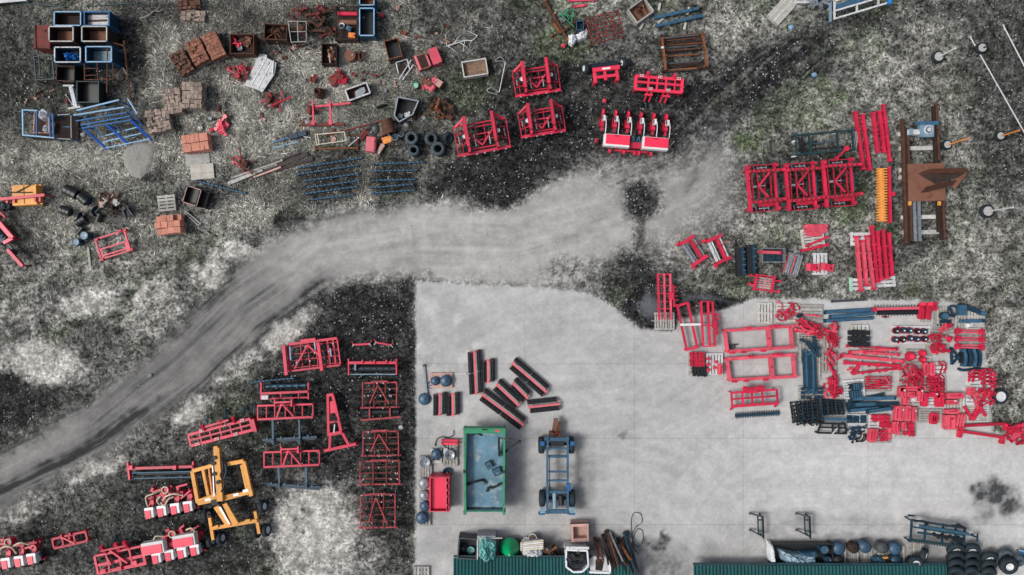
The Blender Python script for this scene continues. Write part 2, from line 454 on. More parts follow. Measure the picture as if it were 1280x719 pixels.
# black soil
dark = np.zeros(X.shape)
def addd(m, a):
 global dark
 dark = np.maximum(dark, a * m)
for b, a in (((625, 228, 42, 36, 0, 0.22, 0.45), 1.0), ((575, 222, 50, 26, -10, 0.5), 0.9), ((690, 190, 75, 42, -15, 0.5), 0.85), ((803, 252, 25, 29, 0, 0.35, 0.7), 0.97),
    ((800, 215, 40, 14, -30, 0.6), 0.55), ((798, 300, 7, 24, 10, 0.5, 0.4), 0.75), ((722, 342, 42, 20, 0, 0.6), 0.62), ((790, 345, 46, 30, 0, 0.5), 0.85), ((808, 385, 30, 34, -20, 0.3, 0.5), 0.95),
    ((885, 378, 50, 14, 0, 0.5), 0.9), ((20, 500, 55, 32, -10, 0.5), 0.95), ((90, 505, 50, 18, -30, 0.6), 0.6), ((50, 435, 12, 7, 0, 0.5), 0.6), ((455, 375, 70, 24, -8, 0.5), 0.92), ((505, 500, 17, 260, 0, 0.5, 0.5), 0.85),
    ((420, 500, 120, 115, 0, 0.45), 0.82), ((250, 620, 130, 70, -10, 0.6), 0.72), ((200, 690, 190, 40, 0, 0.6), 0.72), ((60, 670, 80, 40, 0, 0.6), 0.6), ((480, 640, 34, 90, 0, 0.6), 0.75), ((410, 440, 40, 30, 0, 0.6), 0.8),
    ((155, 55, 34, 60, 0, 0.6), 0.75), ((60, 105, 90, 50, 0, 0.7), 0.6), ((20, 40, 60, 50, 0, 0.6), 0.35), ((200, 15, 40, 20, 0, 0.6), 0.7), ((420, 30, 60, 26, 0, 0.6), 0.6), ((660, 25, 45, 22, 0, 0.6), 0.45), ((690, 75, 60, 40, 0, 0.7), 0.5), ((800, 120, 60, 40, 0, 0.6), 0.65), ((760, 70, 60, 30, 0, 0.6), 0.45),
    ((580, 120, 60, 60, 0, 0.7), 0.4), ((355, 275, 12, 16, -20, 0.4, 0.6), 0.8), ((375, 278, 9, 15, -30, 0.4, 0.6), 0.8), ((345, 240, 40, 15, 0, 0.6), 0.4), ((1000, 225, 75, 38, -3, 0.5), 0.6), ((1260, 130, 60, 110, 0, 0.6), 0.55), ((1200, 10, 60, 25, 0, 0.6), 0.4), ((1250, 20, 50, 25, 0, 0.6), 0.4), ((1060, 30, 70, 20, -10, 0.6), 0.55), ((1150, 270, 45, 50, 0, 0.7), 0.35), ((20, 280, 40, 40, 0, 0.6), 0.6), ((130, 262, 30, 16, 0, 0.6), 0.5), ((490, 410, 40, 60, 0, 0.6), 0.7), ((1250, 500, 20, 30, 0, 0.6), 0.4), ((413, 224, 50, 30, -8, 0.5), 0.7), ((492, 221, 36, 24, -2, 0.5), 0.8), ((270, 70, 60, 25, -20, 0.6), 0.55), ((350, 45, 50, 20, 0, 0.6), 0.55), ((120, 150, 110, 26, 0, 0.6), 0.5), ((110, 85, 50, 30, 0, 0.5), 0.8), ((245, 245, 26, 18, 0, 0.5), 0.5), ((640, 60, 60, 50, 0, 0.8), 0.45), ((560, 60, 30, 60, 0, 0.8), 0.35), ((845, 70, 45, 30, 0, 0.6), 0.5), ((955, 335, 60, 30, 0, 0.7), 0.4), ((1085, 325, 35, 40, 0, 0.6), 0.35), ((1155, 220, 40, 90, 0, 0.6), 0.4), ((300, 225, 70, 30, -20, 0.7), 0.35), ((430, 140, 50, 20, 0, 0.7), 0.3), ((525, 180, 40, 25, 0, 0.6), 0.6)):
 addd(blob(*b), a)
trk = poly_sd(wx, wy, [(735, 205), (780, 150), (850, 100), (930, 62), (1010, 30), (1060, 45), (1040, 85), (975, 125), (920, 160), (880, 205), (800, 215)])
addd((1 - sstep(-22, 22, trk)) * (0.62 + 0.5 * sstep(0.35, 0.6, streak2)), 0.9)
addd(1 - sstep(-14, 10, poly_sd(wx, wy, [(400, 392), (440, 362), (490, 350), (521, 348), (521, 440), (470, 440), (425, 425)])), 0.93)
addd(1 - sstep(-25, 18, poly_sd(wx, wy, [(545, 240), (560, 190), (640, 70), (720, 60), (870, 90), (860, 130), (760, 200), (690, 215), (640, 240)])), 0.80)
addd(blob(30, 95, 70, 90, 0, 0.6), 0.55); addd(blob(360, 30, 110, 34, 0, 0.6), 0.5); addd(blob(500, 120, 60, 50, 0, 0.7), 0.4); addd(blob(110, 430, 60, 20, -20, 0.7), 0.5); addd(blob(300, 560, 60, 60, 0, 0.6), 0.6)
dark *= 0.72 + 0.55 * sstep(0.3, 0.6, n_mid * 0.5 + n_small * 0.5)
dark = np.clip(dark, 0, 1)
Cc = G * (1 - dark[..., None]) + (c(0.0165, 0.0175, 0.0185) * (0.5 + 1.0 * n_small)[..., None]) * dark[..., None]
# pale gravel patches
pale = np.zeros(X.shape)
for b, a in (((55, 452, 50, 26, 15, 0.5), 0.9), ((110, 382, 42, 16, -10, 0.6), 0.75), ((183, 367, 30, 17, 0, 0.5), 0.85), ((262, 337, 20, 22, 0, 0.5), 0.85), ((303, 318, 20, 16, 0, 0.5), 0.85), ((362, 414, 42, 15, -38, 0.5), 0.9), ((240, 515, 30, 12, -38, 0.5), 0.85), ((300, 460, 45, 12, -40, 0.5), 0.6), ((122, 587, 45, 10, -28, 0.5), 0.75), ((392, 660, 58, 52, 20, 0.4), 0.92), ((400, 705, 60, 24, 0, 0.5), 0.7), ((20, 640, 40, 14, -20, 0.6), 0.5), ((195, 400, 50, 18, -30, 0.7), 0.3), ((455, 700, 30, 30, 0, 0.6), 0.3), ((40, 395, 40, 20, 0, 0.8), 0.3)):
 pale = np.maximum(pale, a * blob(*b))
pale *= sstep(0.36, 0.56, n_small * 0.35 + n_mid * 0.3 + n_fine * 0.35 + 0.16 * pale - 0.03)
Cc = Cc * (1 - pale[..., None]) + (c(0.395, 0.385, 0.36) * (0.6 + 0.75 * n_small)[..., None]) * pale[..., None]
# compacted road
tone = 0.235 + 0.085 * sstep(180, 480, X) - 0.07 * sstep(720, 900, X)
rc = tone[..., None] * c(1, 0.985, 0.95) * (0.42 + 0.45 * streak + 0.22 * streak2 + 0.30 * n_small + 0.35 * n_mid - 0.1)[..., None]
rk = np.zeros(X.shape)
for P, w, a in (([(-180, 660), (0, 566), (100, 503), (177, 445), (244, 384), (300, 330)], 16, 0.95), ([(-180, 745), (-20, 632), (60, 590), (122, 549), (210, 505), (287, 452), (354, 392), (410, 362)], 18, 0.95), ([(120, 520), (230, 440), (330, 360)], 30, 0.65), ([(330, 300), (420, 272), (520, 256)], 9, 0.55), ([(700, 300), (760, 262), (830, 205)], 8, 0.25), ([(860, 240), (880, 200), (905, 160)], 5, 0.5), ([(735, 215), (780, 205), (790, 240)], 8, 0.35)):
 d_, t_ = line_d(wx, wy, P)
 rk = np.maximum(rk, a * np.exp(-np.abs(d_ / w) ** 1.5) * (0.25 + 0.7 * sstep(0.25, 0.75, streak2) + 0.6 * n_mid))
rk = np.clip(rk, 0, 1)
rc = rc * (1 - rk[..., None]) + c(0.030, 0.031, 0.033) * rk[..., None]
keep = np.clip(road * (1 - 0.96 * np.maximum.reduce([blob(625, 228, 42, 36, 0, 0.22, 0.45), 0.97 * blob(803, 252, 25, 29, 0, 0.35, 0.7), blob(798, 300, 7, 24, 10, 0.5, 0.4) * 0.7, 0.8 * blob(722, 342, 42, 20, 0, 0.6) * sstep(0.4, 0.6, n_fine), 0.9 * blob(790, 345, 46, 30, 0, 0.5), blob(808, 385, 30, 34, -20, 0.3, 0.5), 0.7 * blob(800, 215, 40, 14, -30, 0.6) * sstep(0.4, 0.6, streak2), 0.9 * blob(690, 185, 75, 34, -15, 0.5)])), 0, 1)
Cc = Cc * (1 - keep[..., None]) + rc * keep[..., None]
# concrete yard
swirl = fbm(np.hypot(X - 760, Y - 760) / 9, np.arctan2(Y - 760, X - 760) * 4, 101, 4); sw2 = fbm(X / 120, Y / 8, 111, 4)
right = sstep(850, 1000, X)
cy = (0.395 + 0.05 * right)[..., None] * c(1, 1.0, 0.985) * (0.66 + 0.26 * swirl * (1 - 0.6 * right) + 0.20 * sw2 * right + 0.20 * n_mid + 0.10 * n_small + 0.14 * (n_big - 0.5))[..., None]
stain_shade = np.zeros(X.shape)  # yard stains, plus shadows of trailer and chassis painted into the colour
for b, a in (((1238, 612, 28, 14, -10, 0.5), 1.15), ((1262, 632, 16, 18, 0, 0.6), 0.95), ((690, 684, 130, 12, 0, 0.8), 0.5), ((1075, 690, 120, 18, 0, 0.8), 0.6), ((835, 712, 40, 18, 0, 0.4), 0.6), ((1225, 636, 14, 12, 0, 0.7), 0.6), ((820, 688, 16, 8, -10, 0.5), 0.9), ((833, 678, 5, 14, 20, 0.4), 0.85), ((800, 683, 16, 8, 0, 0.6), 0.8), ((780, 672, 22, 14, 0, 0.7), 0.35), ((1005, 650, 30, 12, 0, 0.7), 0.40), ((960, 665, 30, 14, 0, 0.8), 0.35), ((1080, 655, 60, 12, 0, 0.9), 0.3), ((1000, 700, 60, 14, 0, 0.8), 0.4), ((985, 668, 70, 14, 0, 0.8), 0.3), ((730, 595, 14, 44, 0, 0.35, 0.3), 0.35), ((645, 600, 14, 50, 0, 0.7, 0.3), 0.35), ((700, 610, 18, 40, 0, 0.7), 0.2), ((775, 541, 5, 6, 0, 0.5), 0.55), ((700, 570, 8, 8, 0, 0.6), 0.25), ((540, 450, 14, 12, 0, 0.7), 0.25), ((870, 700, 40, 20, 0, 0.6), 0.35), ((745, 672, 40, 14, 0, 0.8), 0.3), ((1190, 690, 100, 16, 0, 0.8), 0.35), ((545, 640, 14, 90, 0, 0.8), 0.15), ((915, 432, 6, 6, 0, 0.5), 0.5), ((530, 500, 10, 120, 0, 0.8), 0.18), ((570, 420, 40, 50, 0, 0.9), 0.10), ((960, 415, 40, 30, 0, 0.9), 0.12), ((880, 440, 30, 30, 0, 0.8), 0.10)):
 stain_shade = np.maximum(stain_shade, a * blob(*b) * (0.5 + 0.7 * sstep(0.3, 0.7, 0.5 * n_small + 0.5 * n_fine)))
stain_shade = np.clip(stain_shade, 0, 0.95)
rr_ = np.hypot(X - 1010, (Y - 705) * 1.05); arcs = (fbm(rr_ / 4.5, np.zeros(X.shape), 151, 3) - 0.5) * blob(920, 590, 110, 110, 0, 0.5) + (fbm(np.hypot(X - 700, Y - 250) / 4, np.zeros(X.shape), 161, 3) - 0.5) * blob(820, 480, 120, 90, 0, 0.6)
cy = cy * (1 + 0.15 * arcs[..., None])
cy = cy * (1 - stain_shade[..., None]) + c(0.030, 0.034, 0.037) * stain_shade[..., None]
light = sstep(0.50, 0.62, fbm(X / 18, Y / 18, 121)) * blob(560, 440, 60, 90, 0, 0.7)
cy = cy * (1 + 0.22 * light[..., None])
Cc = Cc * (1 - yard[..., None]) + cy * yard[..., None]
# mud washed over the yard's worn top edge
mud = (1 - sstep(0, 26, np.abs(yd + 4))) * sstep(640, 700, X) * (1 - sstep(850, 900, X)) * sstep(0.35, 0.6, n_mid)
sheen = np.maximum(blob(815, 383, 14, 18, 0, 0.5), 0.7 * blob(880, 375, 28, 6, 0, 0.6)) * (1 - yard)  # puddle sheen: bluish sky reflection painted into the ground colour
Cc = Cc * (1 - 0.8 * sheen[..., None]) + c(0.105, 0.118, 0.13) * (0.6 + 0.7 * n_mid)[..., None] * 0.8 * sheen[..., None]
hard = np.clip(np.maximum(np.maximum(yard, keep), sheen), 0, 1)
gr = np.clip((1 - hard) * (1 - 0.65 * pale), 0, 1)       # how grassy / crumbly the surface is
Z = -0.045 * fbm(X / 12, Y / 12, 131, 4) * np.clip(gr, 0, 1) - 0.004
ring = np.minimum.reduce([X + 160, 1440 - X, Y + 140, 860 - Y])
Z = np.where(ring < 8, -0.12, Z)

def ground_mat():
 m = bpy.data.materials.new('ground_surface'); m.use_nodes = True
 nt = m.node_tree; L = nt.links.new
 p = nt.nodes['Principled BSDF']
 p.inputs['Roughness'].default_value = 0.92
 p.inputs['Specular IOR Level'].default_value = 0.15
 at = nt.nodes.new('ShaderNodeAttribute'); at.attribute_name = 'soil'
 ag = nt.nodes.new('ShaderNodeAttribute'); ag.attribute_name = 'crumb'
 geo = nt.nodes.new('ShaderNodeNewGeometry')
 def noise(sc, det, ro):
  n = nt.nodes.new('ShaderNodeTexNoise')
  n.inputs['Scale'].default_value = sc; n.inputs['Detail'].default_value = det; n.inputs['Roughness'].default_value = ro
  L(geo.outputs['Position'], n.inputs['Vector'])
  return n.outputs['Fac']
 def mrange(v, a, b, c_, d):
  n = nt.nodes.new('ShaderNodeMapRange')
  n.inputs['From Min'].default_value = a; n.inputs['From Max'].default_value = b
  n.inputs['To Min'].default_value = c_; n.inputs['To Max'].default_value = d
  L(v, n.inputs['Value'])
  return n.outputs[0]
 def math_(op, a, b):
  n = nt.nodes.new('ShaderNodeMath'); n.operation = op
  for i, q in enumerate((a, b)):
   if isinstance(q, (int, float)): n.inputs[i].default_value = q
   else: L(q, n.inputs[i])
  return n.outputs[0]
 n1 = noise(6.0, 6, 0.75); n2 = noise(1.9, 4, 0.6); n3 = noise(13.0, 2, 0.5)
 rough = math_('MULTIPLY', mrange(n1, 0.40, 0.60, 0.12, 1.95), mrange(n2, 0.40, 0.60, 0.42, 1.5))
 fine = math_('MULTIPLY', mrange(n1, 0.38, 0.62, 0.92, 1.08), mrange(n2, 0.38, 0.62, 0.93, 1.07))
 mx = nt.nodes.new('ShaderNodeMix'); mx.data_type = 'FLOAT'
 L(ag.outputs['Fac'], mx.inputs['Factor']); L(fine, mx.inputs['A']); L(rough, mx.inputs['B'])
 sc = nt.nodes.new('ShaderNodeVectorMath'); sc.operation = 'SCALE'
 L(at.outputs['Color'], sc.inputs[0]); L(mx.outputs['Result'], sc.inputs['Scale'])
 # small pale chips of gravel in the crumbly soil
 sp = math_('MULTIPLY', mrange(n3, 0.70, 0.76, 0.0, 0.55), ag.outputs['Fac'])
 m2 = nt.nodes.new('ShaderNodeMix'); m2.data_type = 'RGBA'
 L(sp, m2.inputs['Factor']); L(sc.outputs[0], m2.inputs['A']); m2.inputs['B'].default_value = (0.34, 0.34, 0.33, 1)
 L(m2.outputs['Result'], p.inputs['Base Color'])
 b = nt.nodes.new('ShaderNodeBump'); b.inputs['Distance'].default_value = 0.05
 L(math_('MULTIPLY', ag.outputs['Fac'], 0.7), b.inputs['Strength']); L(n1, b.inputs['Height']); L(b.outputs[0], p.inputs['Normal'])
 MATS['ground_surface'] = m
ground_mat()
# classify every face of the sheet: ground, dirt road, or one of the yard's slabs
ny, nx = X.shape
JX = [520, 656, 793, 929, 1085, 1240, 1460]; JY = [340, 455, 548, 656, 900]
fcx = (X[:-1, :-1] + X[1:, 1:]) / 2; fcy = (Y[:-1, :-1] + Y[1:, 1:]) / 2
fy_ = (yd[:-1, :-1] + yd[1:, 1:] + yd[:-1, 1:] + yd[1:, :-1]) / 4
fr = (keep[:-1, :-1] + keep[1:, 1:]) / 2
cls = np.zeros(fcx.shape, int)
cls[fr > 0.5] = 1
ix = np.clip(np.searchsorted(JX, fcx) - 1, 0, len(JX) - 2); iy = np.clip(np.searchsorted(JY, fcy) - 1, 0, len(JY) - 2)
cls = np.where(fy_ < 0, 2 + ix + 10 * iy, cls)
# slab edges: pull the vertices beside a joint back from it and leave the joint open
VX = X.copy(); VY = Y.copy()
VW = np.stack([(VX - 640) * S, (359.5 - VY) * S, Z], -1)
IDX = np.arange(nx * ny).reshape(ny, nx)
quads = np.stack([IDX[1:, :-1], IDX[1:, 1:], IDX[:-1, 1:], IDX[:-1, :-1]], -1)
def sheet(name, mask, parent=None, shrink=None):
 q = quads[mask]
 if len(q) == 0: return None
 used, inv = np.unique(q, return_inverse=True)
 vv = VW.reshape(-1, 3)[used].copy()
 if shrink:
  x0, x1, y0, y1 = shrink
  px = vv[:, 0] / S + 640; py = 359.5 - vv[:, 1] / S
  g = 0.09
  px = np.where(np.abs(px - x0) < 1.5, x0 + g, px); px = np.where(np.abs(px - x1) < 1.5, x1 - g, px)
  py = np.where(np.abs(py - y0) < 1.5, y0 + g, py); py = np.where(np.abs(py - y1) < 1.5, y1 - g, py)
  vv[:, 0] = (px - 640) * S; vv[:, 1] = (359.5 - py) * S
 me = bpy.data.meshes.new(name)
 me.vertices.add(len(vv)); me.vertices.foreach_set('co', vv.ravel())
 nf = len(q)
 me.loops.add(nf * 4); me.loops.foreach_set('vertex_index', inv.ravel().astype(np.int32))
 me.polygons.add(nf); me.polygons.foreach_set('loop_start', np.arange(0, nf * 4, 4, dtype=np.int32))
 me.update(calc_edges=True)
 a = me.attributes.new('soil', 'FLOAT_COLOR', 'POINT')
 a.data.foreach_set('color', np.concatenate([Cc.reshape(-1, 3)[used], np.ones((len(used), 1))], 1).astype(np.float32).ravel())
 a = me.attributes.new('crumb', 'FLOAT', 'POINT')
 a.data.foreach_set('value', gr.reshape(-1)[used].astype(np.float32))
 me.materials.append(MATS['ground_surface'])
 me.shade_smooth()
 return link(name, me, parent)
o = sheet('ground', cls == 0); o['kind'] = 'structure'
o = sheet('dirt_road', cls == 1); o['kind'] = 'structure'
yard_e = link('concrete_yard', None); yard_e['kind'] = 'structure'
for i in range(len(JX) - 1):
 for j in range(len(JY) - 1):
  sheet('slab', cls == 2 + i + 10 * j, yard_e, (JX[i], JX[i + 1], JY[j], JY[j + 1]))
mat('far_soil', (0.07, 0.07, 0.062), 0.95, 0, 0.5, 0.4, (0.03, 0.03, 0.03), 0.4)
o = link('terrain', me_from('terrain', [(-900, -900, -0.05), (900, -900, -0.05), (900, 900, -0.05), (-900, 900, -0.05)], [(0, 1, 2, 3)], 'far_soil'))
o['kind'] = 'structure'

# dead grass: short matted blades that follow a swirling direction field
def pick(n, w):
 """n random vertices of the sheet, weight w"""
 p = w.ravel() / w.sum()
 i = np.searchsorted(np.cumsum(p), rng.random(n))
 i = np.clip(i, 0, p.size - 1)
 return i
def grass(name, n, w, lmin, lmax, wid, cols, label, seed):
 i = pick(n, w)
 px = X.ravel()[i] + rng.uniform(-1, 1, n) * STEP; py = Y.ravel()[i] + rng.uniform(-1, 1, n) * STEP
 x = (px - 640) * S; y = (359.5 - py) * S
 th = fbm(px / 60, py / 60, seed) * 14 + rng.normal(0, 0.7, n)
 ln = rng.uniform(lmin, lmax, n); wd = rng.uniform(0.6, 1.4, n) * wid
 tilt = rng.uniform(0.03, 0.14, n)
 dx = np.cos(th); dy = np.sin(th)
 z0 = -0.025
 b = rng.uniform(-0.7, 0.7, n)
 mx_ = np.cos(th + b); my_ = np.sin(th + b)
 v = np.zeros((n, 4, 3))
 v[:, 0] = np.stack([x - dy * wd, y + dx * wd, np.full(n, z0)], -1)
 v[:, 1] = np.stack([x + dy * wd, y - dx * wd, np.full(n, z0)], -1)
 hx = x + dx * ln * 0.55; hy = y + dy * ln * 0.55
 v[:, 2] = np.stack([hx + dy * wd * 0.8, hy - dx * wd * 0.8, z0 + ln * tilt], -1)
 v[:, 3] = np.stack([hx + mx_ * ln * 0.45, hy + my_ * ln * 0.45, z0 + ln * tilt * 0.8], -1)
 me = bpy.data.meshes.new(name)
 me.vertices.add(n * 4); me.vertices.foreach_set('co', v.ravel())
 k = np.arange(n)[:, None] * 4
 li = np.concatenate([k + np.array([[0, 1, 2]]), k + np.array([[0, 2, 3]])], 1).ravel().astype(np.int32)
 me.loops.add(n * 6); me.loops.foreach_set('vertex_index', li)
 me.polygons.add(n * 2); me.polygons.foreach_set('loop_start', np.arange(0, n * 6, 3, dtype=np.int32))
 me.update(calc_edges=True)
 cc = np.array(cols)[rng.integers(0, len(cols), n)] * rng.uniform(0.5, 1.4, n)[:, None]
 cc = cc * np.clip(Cc.reshape(-1, 3).mean(1)[i] / 0.135, 0.06, 1.25)[:, None] ** 1.25
 cc = np.repeat(np.concatenate([cc, np.ones((n, 1))], 1), 4, 0)
 a = me.attributes.new('soil', 'FLOAT_COLOR', 'POINT'); a.data.foreach_set('color', cc.astype(np.float32).ravel())
 if 'blade' not in MATS:
  m = bpy.data.materials.new('blade'); m.use_nodes = True
  at = m.node_tree.nodes.new('ShaderNodeAttribute'); at.attribute_name = 'soil'
  p = m.node_tree.nodes['Principled BSDF']; p.inputs['Roughness'].default_value = 0.85; p.inputs['Specular IOR Level'].default_value = 0.15
  m.node_tree.links.new(at.outputs['Color'], p.inputs['Base Color']); MATS['blade'] = m
 me.materials.append(MATS['blade'])
 o = link(name, me); o['kind'] = 'stuff'; tag(o, label, 'grass')
wg = np.clip(gr, 0, 1) ** 2 * (1 - np.clip(pale, 0, 1)) ** 3 * (1 - 0.93 * dark) * (1 - yard) * (1 - keep)
straws = [(0.27, 0.265, 0.23), (0.20, 0.20, 0.175), (0.14, 0.145, 0.12), (0.36, 0.35, 0.31)]
grass('short_grass', 150000, wg * (0.2 + n_mid ** 2 * 2), 0.08, 0.24, 0.008, straws + [(0.07, 0.085, 0.06)], 'short dead grass and weeds over the yard soil', 201)
grass('matted_straw', 150000, wg * (straw ** 1.5 + 0.12) * (n_mid ** 2) * sstep(700, 480, X) * sstep(330, 200, Y) + 1e-9, 0.12, 0.36, 0.0042, straws + [(0.46, 0.45, 0.40), (0.33, 0.32, 0.29)], 'long matted straw between the scrap heaps', 211)
grass('green_weeds', 14000, wg * (grn ** 2 + 0.01), 0.08, 0.22, 0.016, [(0.06, 0.10, 0.035), (0.04, 0.075, 0.03), (0.09, 0.13, 0.05)], 'low green weeds growing among the dead grass', 221)
# pale stones scattered in the black soil
def stones(name, n, w, r0, r1, label):
 i = pick(n, w)
 px = X.ravel()[i] + rng.uniform(-1, 1, n) * STEP; py = Y.ravel()[i] + rng.uniform(-1, 1, n) * STEP
 x = (px - 640) * S; y = (359.5 - py) * S
 r = r0 + (r1 - r0) * rng.random(n) ** 7
 base = np.array([(1, 0, 0), (0, 1, 0), (-1, 0, 0), (0, -1, 0), (0, 0, .8), (0, 0, -.6)], float)
 v = base[None] * r[:, None, None] * rng.uniform(0.6, 1.4, (n, 6, 1))
 a = rng.uniform(0, 6.3, n); ca, sa = np.cos(a), np.sin(a)
 vx = v[:, :, 0] * ca[:, None] - v[:, :, 1] * sa[:, None]; vy = v[:, :, 0] * sa[:, None] + v[:, :, 1] * ca[:, None]
 v = np.stack([vx + x[:, None], vy + y[:, None], v[:, :, 2] - 0.008], -1)
 F = np.array([(0, 1, 4), (1, 2, 4), (2, 3, 4), (3, 0, 4), (1, 0, 5), (2, 1, 5), (3, 2, 5), (0, 3, 5)])
 li = (np.arange(n)[:, None, None] * 6 + F[None]).ravel().astype(np.int32)
 me = bpy.data.meshes.new(name)
 me.vertices.add(n * 6); me.vertices.foreach_set('co', v.ravel())
 me.loops.add(li.size); me.loops.foreach_set('vertex_index', li)
 me.polygons.add(li.size // 3); me.polygons.foreach_set('loop_start', np.arange(0, li.size, 3, dtype=np.int32))
 me.update(calc_edges=True)
 me.materials.append(MATS['stone'])
 o = link(name, me); o['kind'] = 'stuff'; tag(o, label, 'stones')
stones('gravel', 46000, np.clip(gr, 0, 1) * (0.25 + dark * (0.2 + n_mid)) * sstep(0.38, 0.62, n_small) * (1 - yard) + 0.02 * keep, 0.007, 0.060, 'pale stones and chips strewn over the black soil')


# ------------------------------------------------------------------ small builders
def legs(T, n, m, pts, zt, w=1.2, parent=None):
 for u, v in pts:
  T.bar(n, m, u, v, u, v, 0.0, w, w * S, z2=zt, parent=parent)
def pallet(cx, cy, label, rot=0, L=30, D=20, n=6, m='wood_grey', z0=0.0, group=None, gap=0.72, bear=3):
 T = Thing('pallet', label, 'pallet', cx, cy, rot, 0.1, group, z0, rel=True)
 for i in range(bear):
  u = -L / 2 + 1.2 + (L - 2.4) * i / (bear - 1)
  T.bar('bearer', m, u, -D / 2 + .3, u, D / 2 - .3, 0.072, 2.2, 0.09)
  T.bar('base_board', m, u, -D / 2 + .4, u, D / 2 - .4, 0.0135, 2.4, 0.022)
 for i in range(n):
  v = -D / 2 + (i + .5) * D / n
  T.bar('deck_board', m, -L / 2, v + U(-.15, .15), L / 2, v + U(-.15, .15), 0.129, D / n * gap, 0.022)
 return T
PT = 0.142      # height of a pallet's deck
def tyre_prof(Ro, Ri, w):
 h = w / 2
 return [(Ri, -h * .75), (Ri + .02, -h * .95), ((Ri + Ro) / 2, -h), (Ro - .05, -h * .92), (Ro, -h * .6), (Ro * .985, -h * .2), (Ro, 0), (Ro * .985, h * .2), (Ro, h * .6), (Ro - .05, h * .92), ((Ri + Ro) / 2, h), (Ri + .02, h * .95), (Ri, h * .75)]
def tyre_me(Ro, Ri, w, m='rubber'):
 return lathe('tyre_%.2f_%.2f_%.2f' % (Ro, Ri, w), m, tyre_prof(Ro, Ri, w), 28, True, closed=True)
def rim_me(Ri, w, m='rim_white'):
 h = w / 2
 return lathe('rim_%.2f_%.2f' % (Ri, w), m, [(Ri * 1.02, -h * .8), (Ri * 1.03, h * .85), (Ri * .92, h * .9), (Ri * .82, h * .45), (Ri * .42, h * .35), (Ri * .36, h * .7), (Ri * .15, h * .75), (0.0, h * .75)], 24, False)
def add_wheel(T, u, v, z, R_px, w, rx=90, rz=0, name='wheel', rim='rim_white', rub='rubber', ri=0.5, parent=None):
 Ro = R_px * S
 t = T.put(name, tyre_me(Ro, Ro * ri, w, rub), u, v, z, rz, parent=parent, rx=rx)
 o = link('rim', rim_me(Ro * ri, w, rim), t)
 return t
def loose_tyre(cx, cy, label, R_px=8, w=0.22, z=None, rx=0, ry=0, rz=0, ri=0.52, group=None, rub='rubber_dusty', rim=None, z0=0.0, name='tyre'):
 Ro = R_px * S
 z = w / 2 if z is None else z
 x, y = W(cx, cy, z0 + z)
 o = link(name, tyre_me(Ro, Ro * ri, w, rub))
 o.location = (x, y, z0 + z)
 o.rotation_euler = (R(rx), R(ry), R(rz))
 tag(o, label, 'wheel' if rim else 'tyre', group)
 if rim:
  link('rim', rim_me(Ro * ri, w, rim), o)
 return o
def crate(name, cx, cy, w, d, ht, label, m='blue', floor='rust', rot=0, wall=None, rim=None, cat='crate', mesh=True, z0=0.0, group=None, posts=True, rw=1.3, fl=0.45):
 """open steel stillage; w, d: top rim in pixels"""
 T = Thing(name, label, cat, cx, cy, rot, ht, group, z0, rel=True)
 rim = rim or m
 T.box('floor', floor, 0, 0, 0.04, max(.11, ht * fl), w - 1, d - 1)
 for sv in (-1, 1):
  T.bar('rim_bar', rim, -w / 2, sv * d / 2, w / 2, sv * d / 2, ht, rw, 0.05)
  if wall: T.bar('side_wall', wall, -w / 2 + .5, sv * (d / 2 - .1), w / 2 - .5, sv * (d / 2 - .1), ht / 2 + .03, 0.5, ht - .12)
  else:
   for q in (0.25, 0.6): T.bar('side_rail', m, -w / 2, sv * d / 2, w / 2, sv * d / 2, ht * q, 0.8, 0.04)
 for su in (-1, 1):
  T.bar('rim_bar', rim, su * w / 2, -d / 2 + rw / 2, su * w / 2, d / 2 - rw / 2, ht, rw, 0.05)
  if wall: T.bar('side_wall', wall, su * (w / 2 - .1), -d / 2 + .5, su * (w / 2 - .1), d / 2 - .5, ht / 2 + .03, 0.5, ht - .12)
  else:
   for q in (0.25, 0.6): T.bar('side_rail', m, su * w / 2, -d / 2, su * w / 2, d / 2, ht * q, 0.8, 0.04)
 for su in (-1, 1):
  for sv in (-1, 1):
   T.bar('post', m, su * w / 2, sv * d / 2, su * w / 2, sv * d / 2, 0, 1.4, .056, z2=ht + .03)
 return T
def brick_stack(cx, cy, rot, nu, nv, layers, L, D, hb, label, m, cat='brick stack', name='brick_stack', jit=0.6, miss=0.0, on_pallet=True, flip=0.0, z0=0.0):
 T = Thing(name, label, cat, cx, cy, rot, (0.14 if on_pallet else 0) + layers * hb, None, z0, rel=True)
 zb = 0.0
 if on_pallet:
  zb = 0.13
  for i in range(3):
   v = -D / 2 + 1.5 + (D - 3) * i / 2
   T.bar('bearer', 'wood_grey', -L / 2, v, L / 2, v, 0.055, 2.0, 0.10)
  for i in range(6):
   u = -L / 2 + (i + .5) * L / 6
   T.bar('deck_board', 'wood_grey', u, -D / 2, u, D / 2, 0.118, L / 6 * .7, 0.02)
 bu, bv = L / nu, D / nv
 for l in range(layers):
  top = l == layers - 1
  for i in range(nu):
   for j in range(nv):
    if not top and 0 < i < nu - 1 and 0 < j < nv - 1 and l < layers - 2: continue
    if top and random.random() < miss: continue
    ju = jit if top else jit * .4
    if random.random() < flip:
     # two half-width bricks laid the other way
     for q in (-.25, .25):
      T.box('brick', m, -L / 2 + (i + .5 + q) * bu, -D / 2 + (j + .5) * bv + U(-ju, ju) * .3, zb + l * hb, zb + (l + 1) * hb * U(.97, 1.0), bu * .46, bv * .93, U(-4, 4))
    else:
     T.box('brick', m, -L / 2 + (i + .5) * bu + U(-ju, ju) * .4, -D / 2 + (j + .5) * bv + U(-ju, ju) * .4, zb + l * hb, zb + (l + 1) * hb - U(0, .012), bu * .94, bv * .93, U(-5, 5) * jit)
 return T
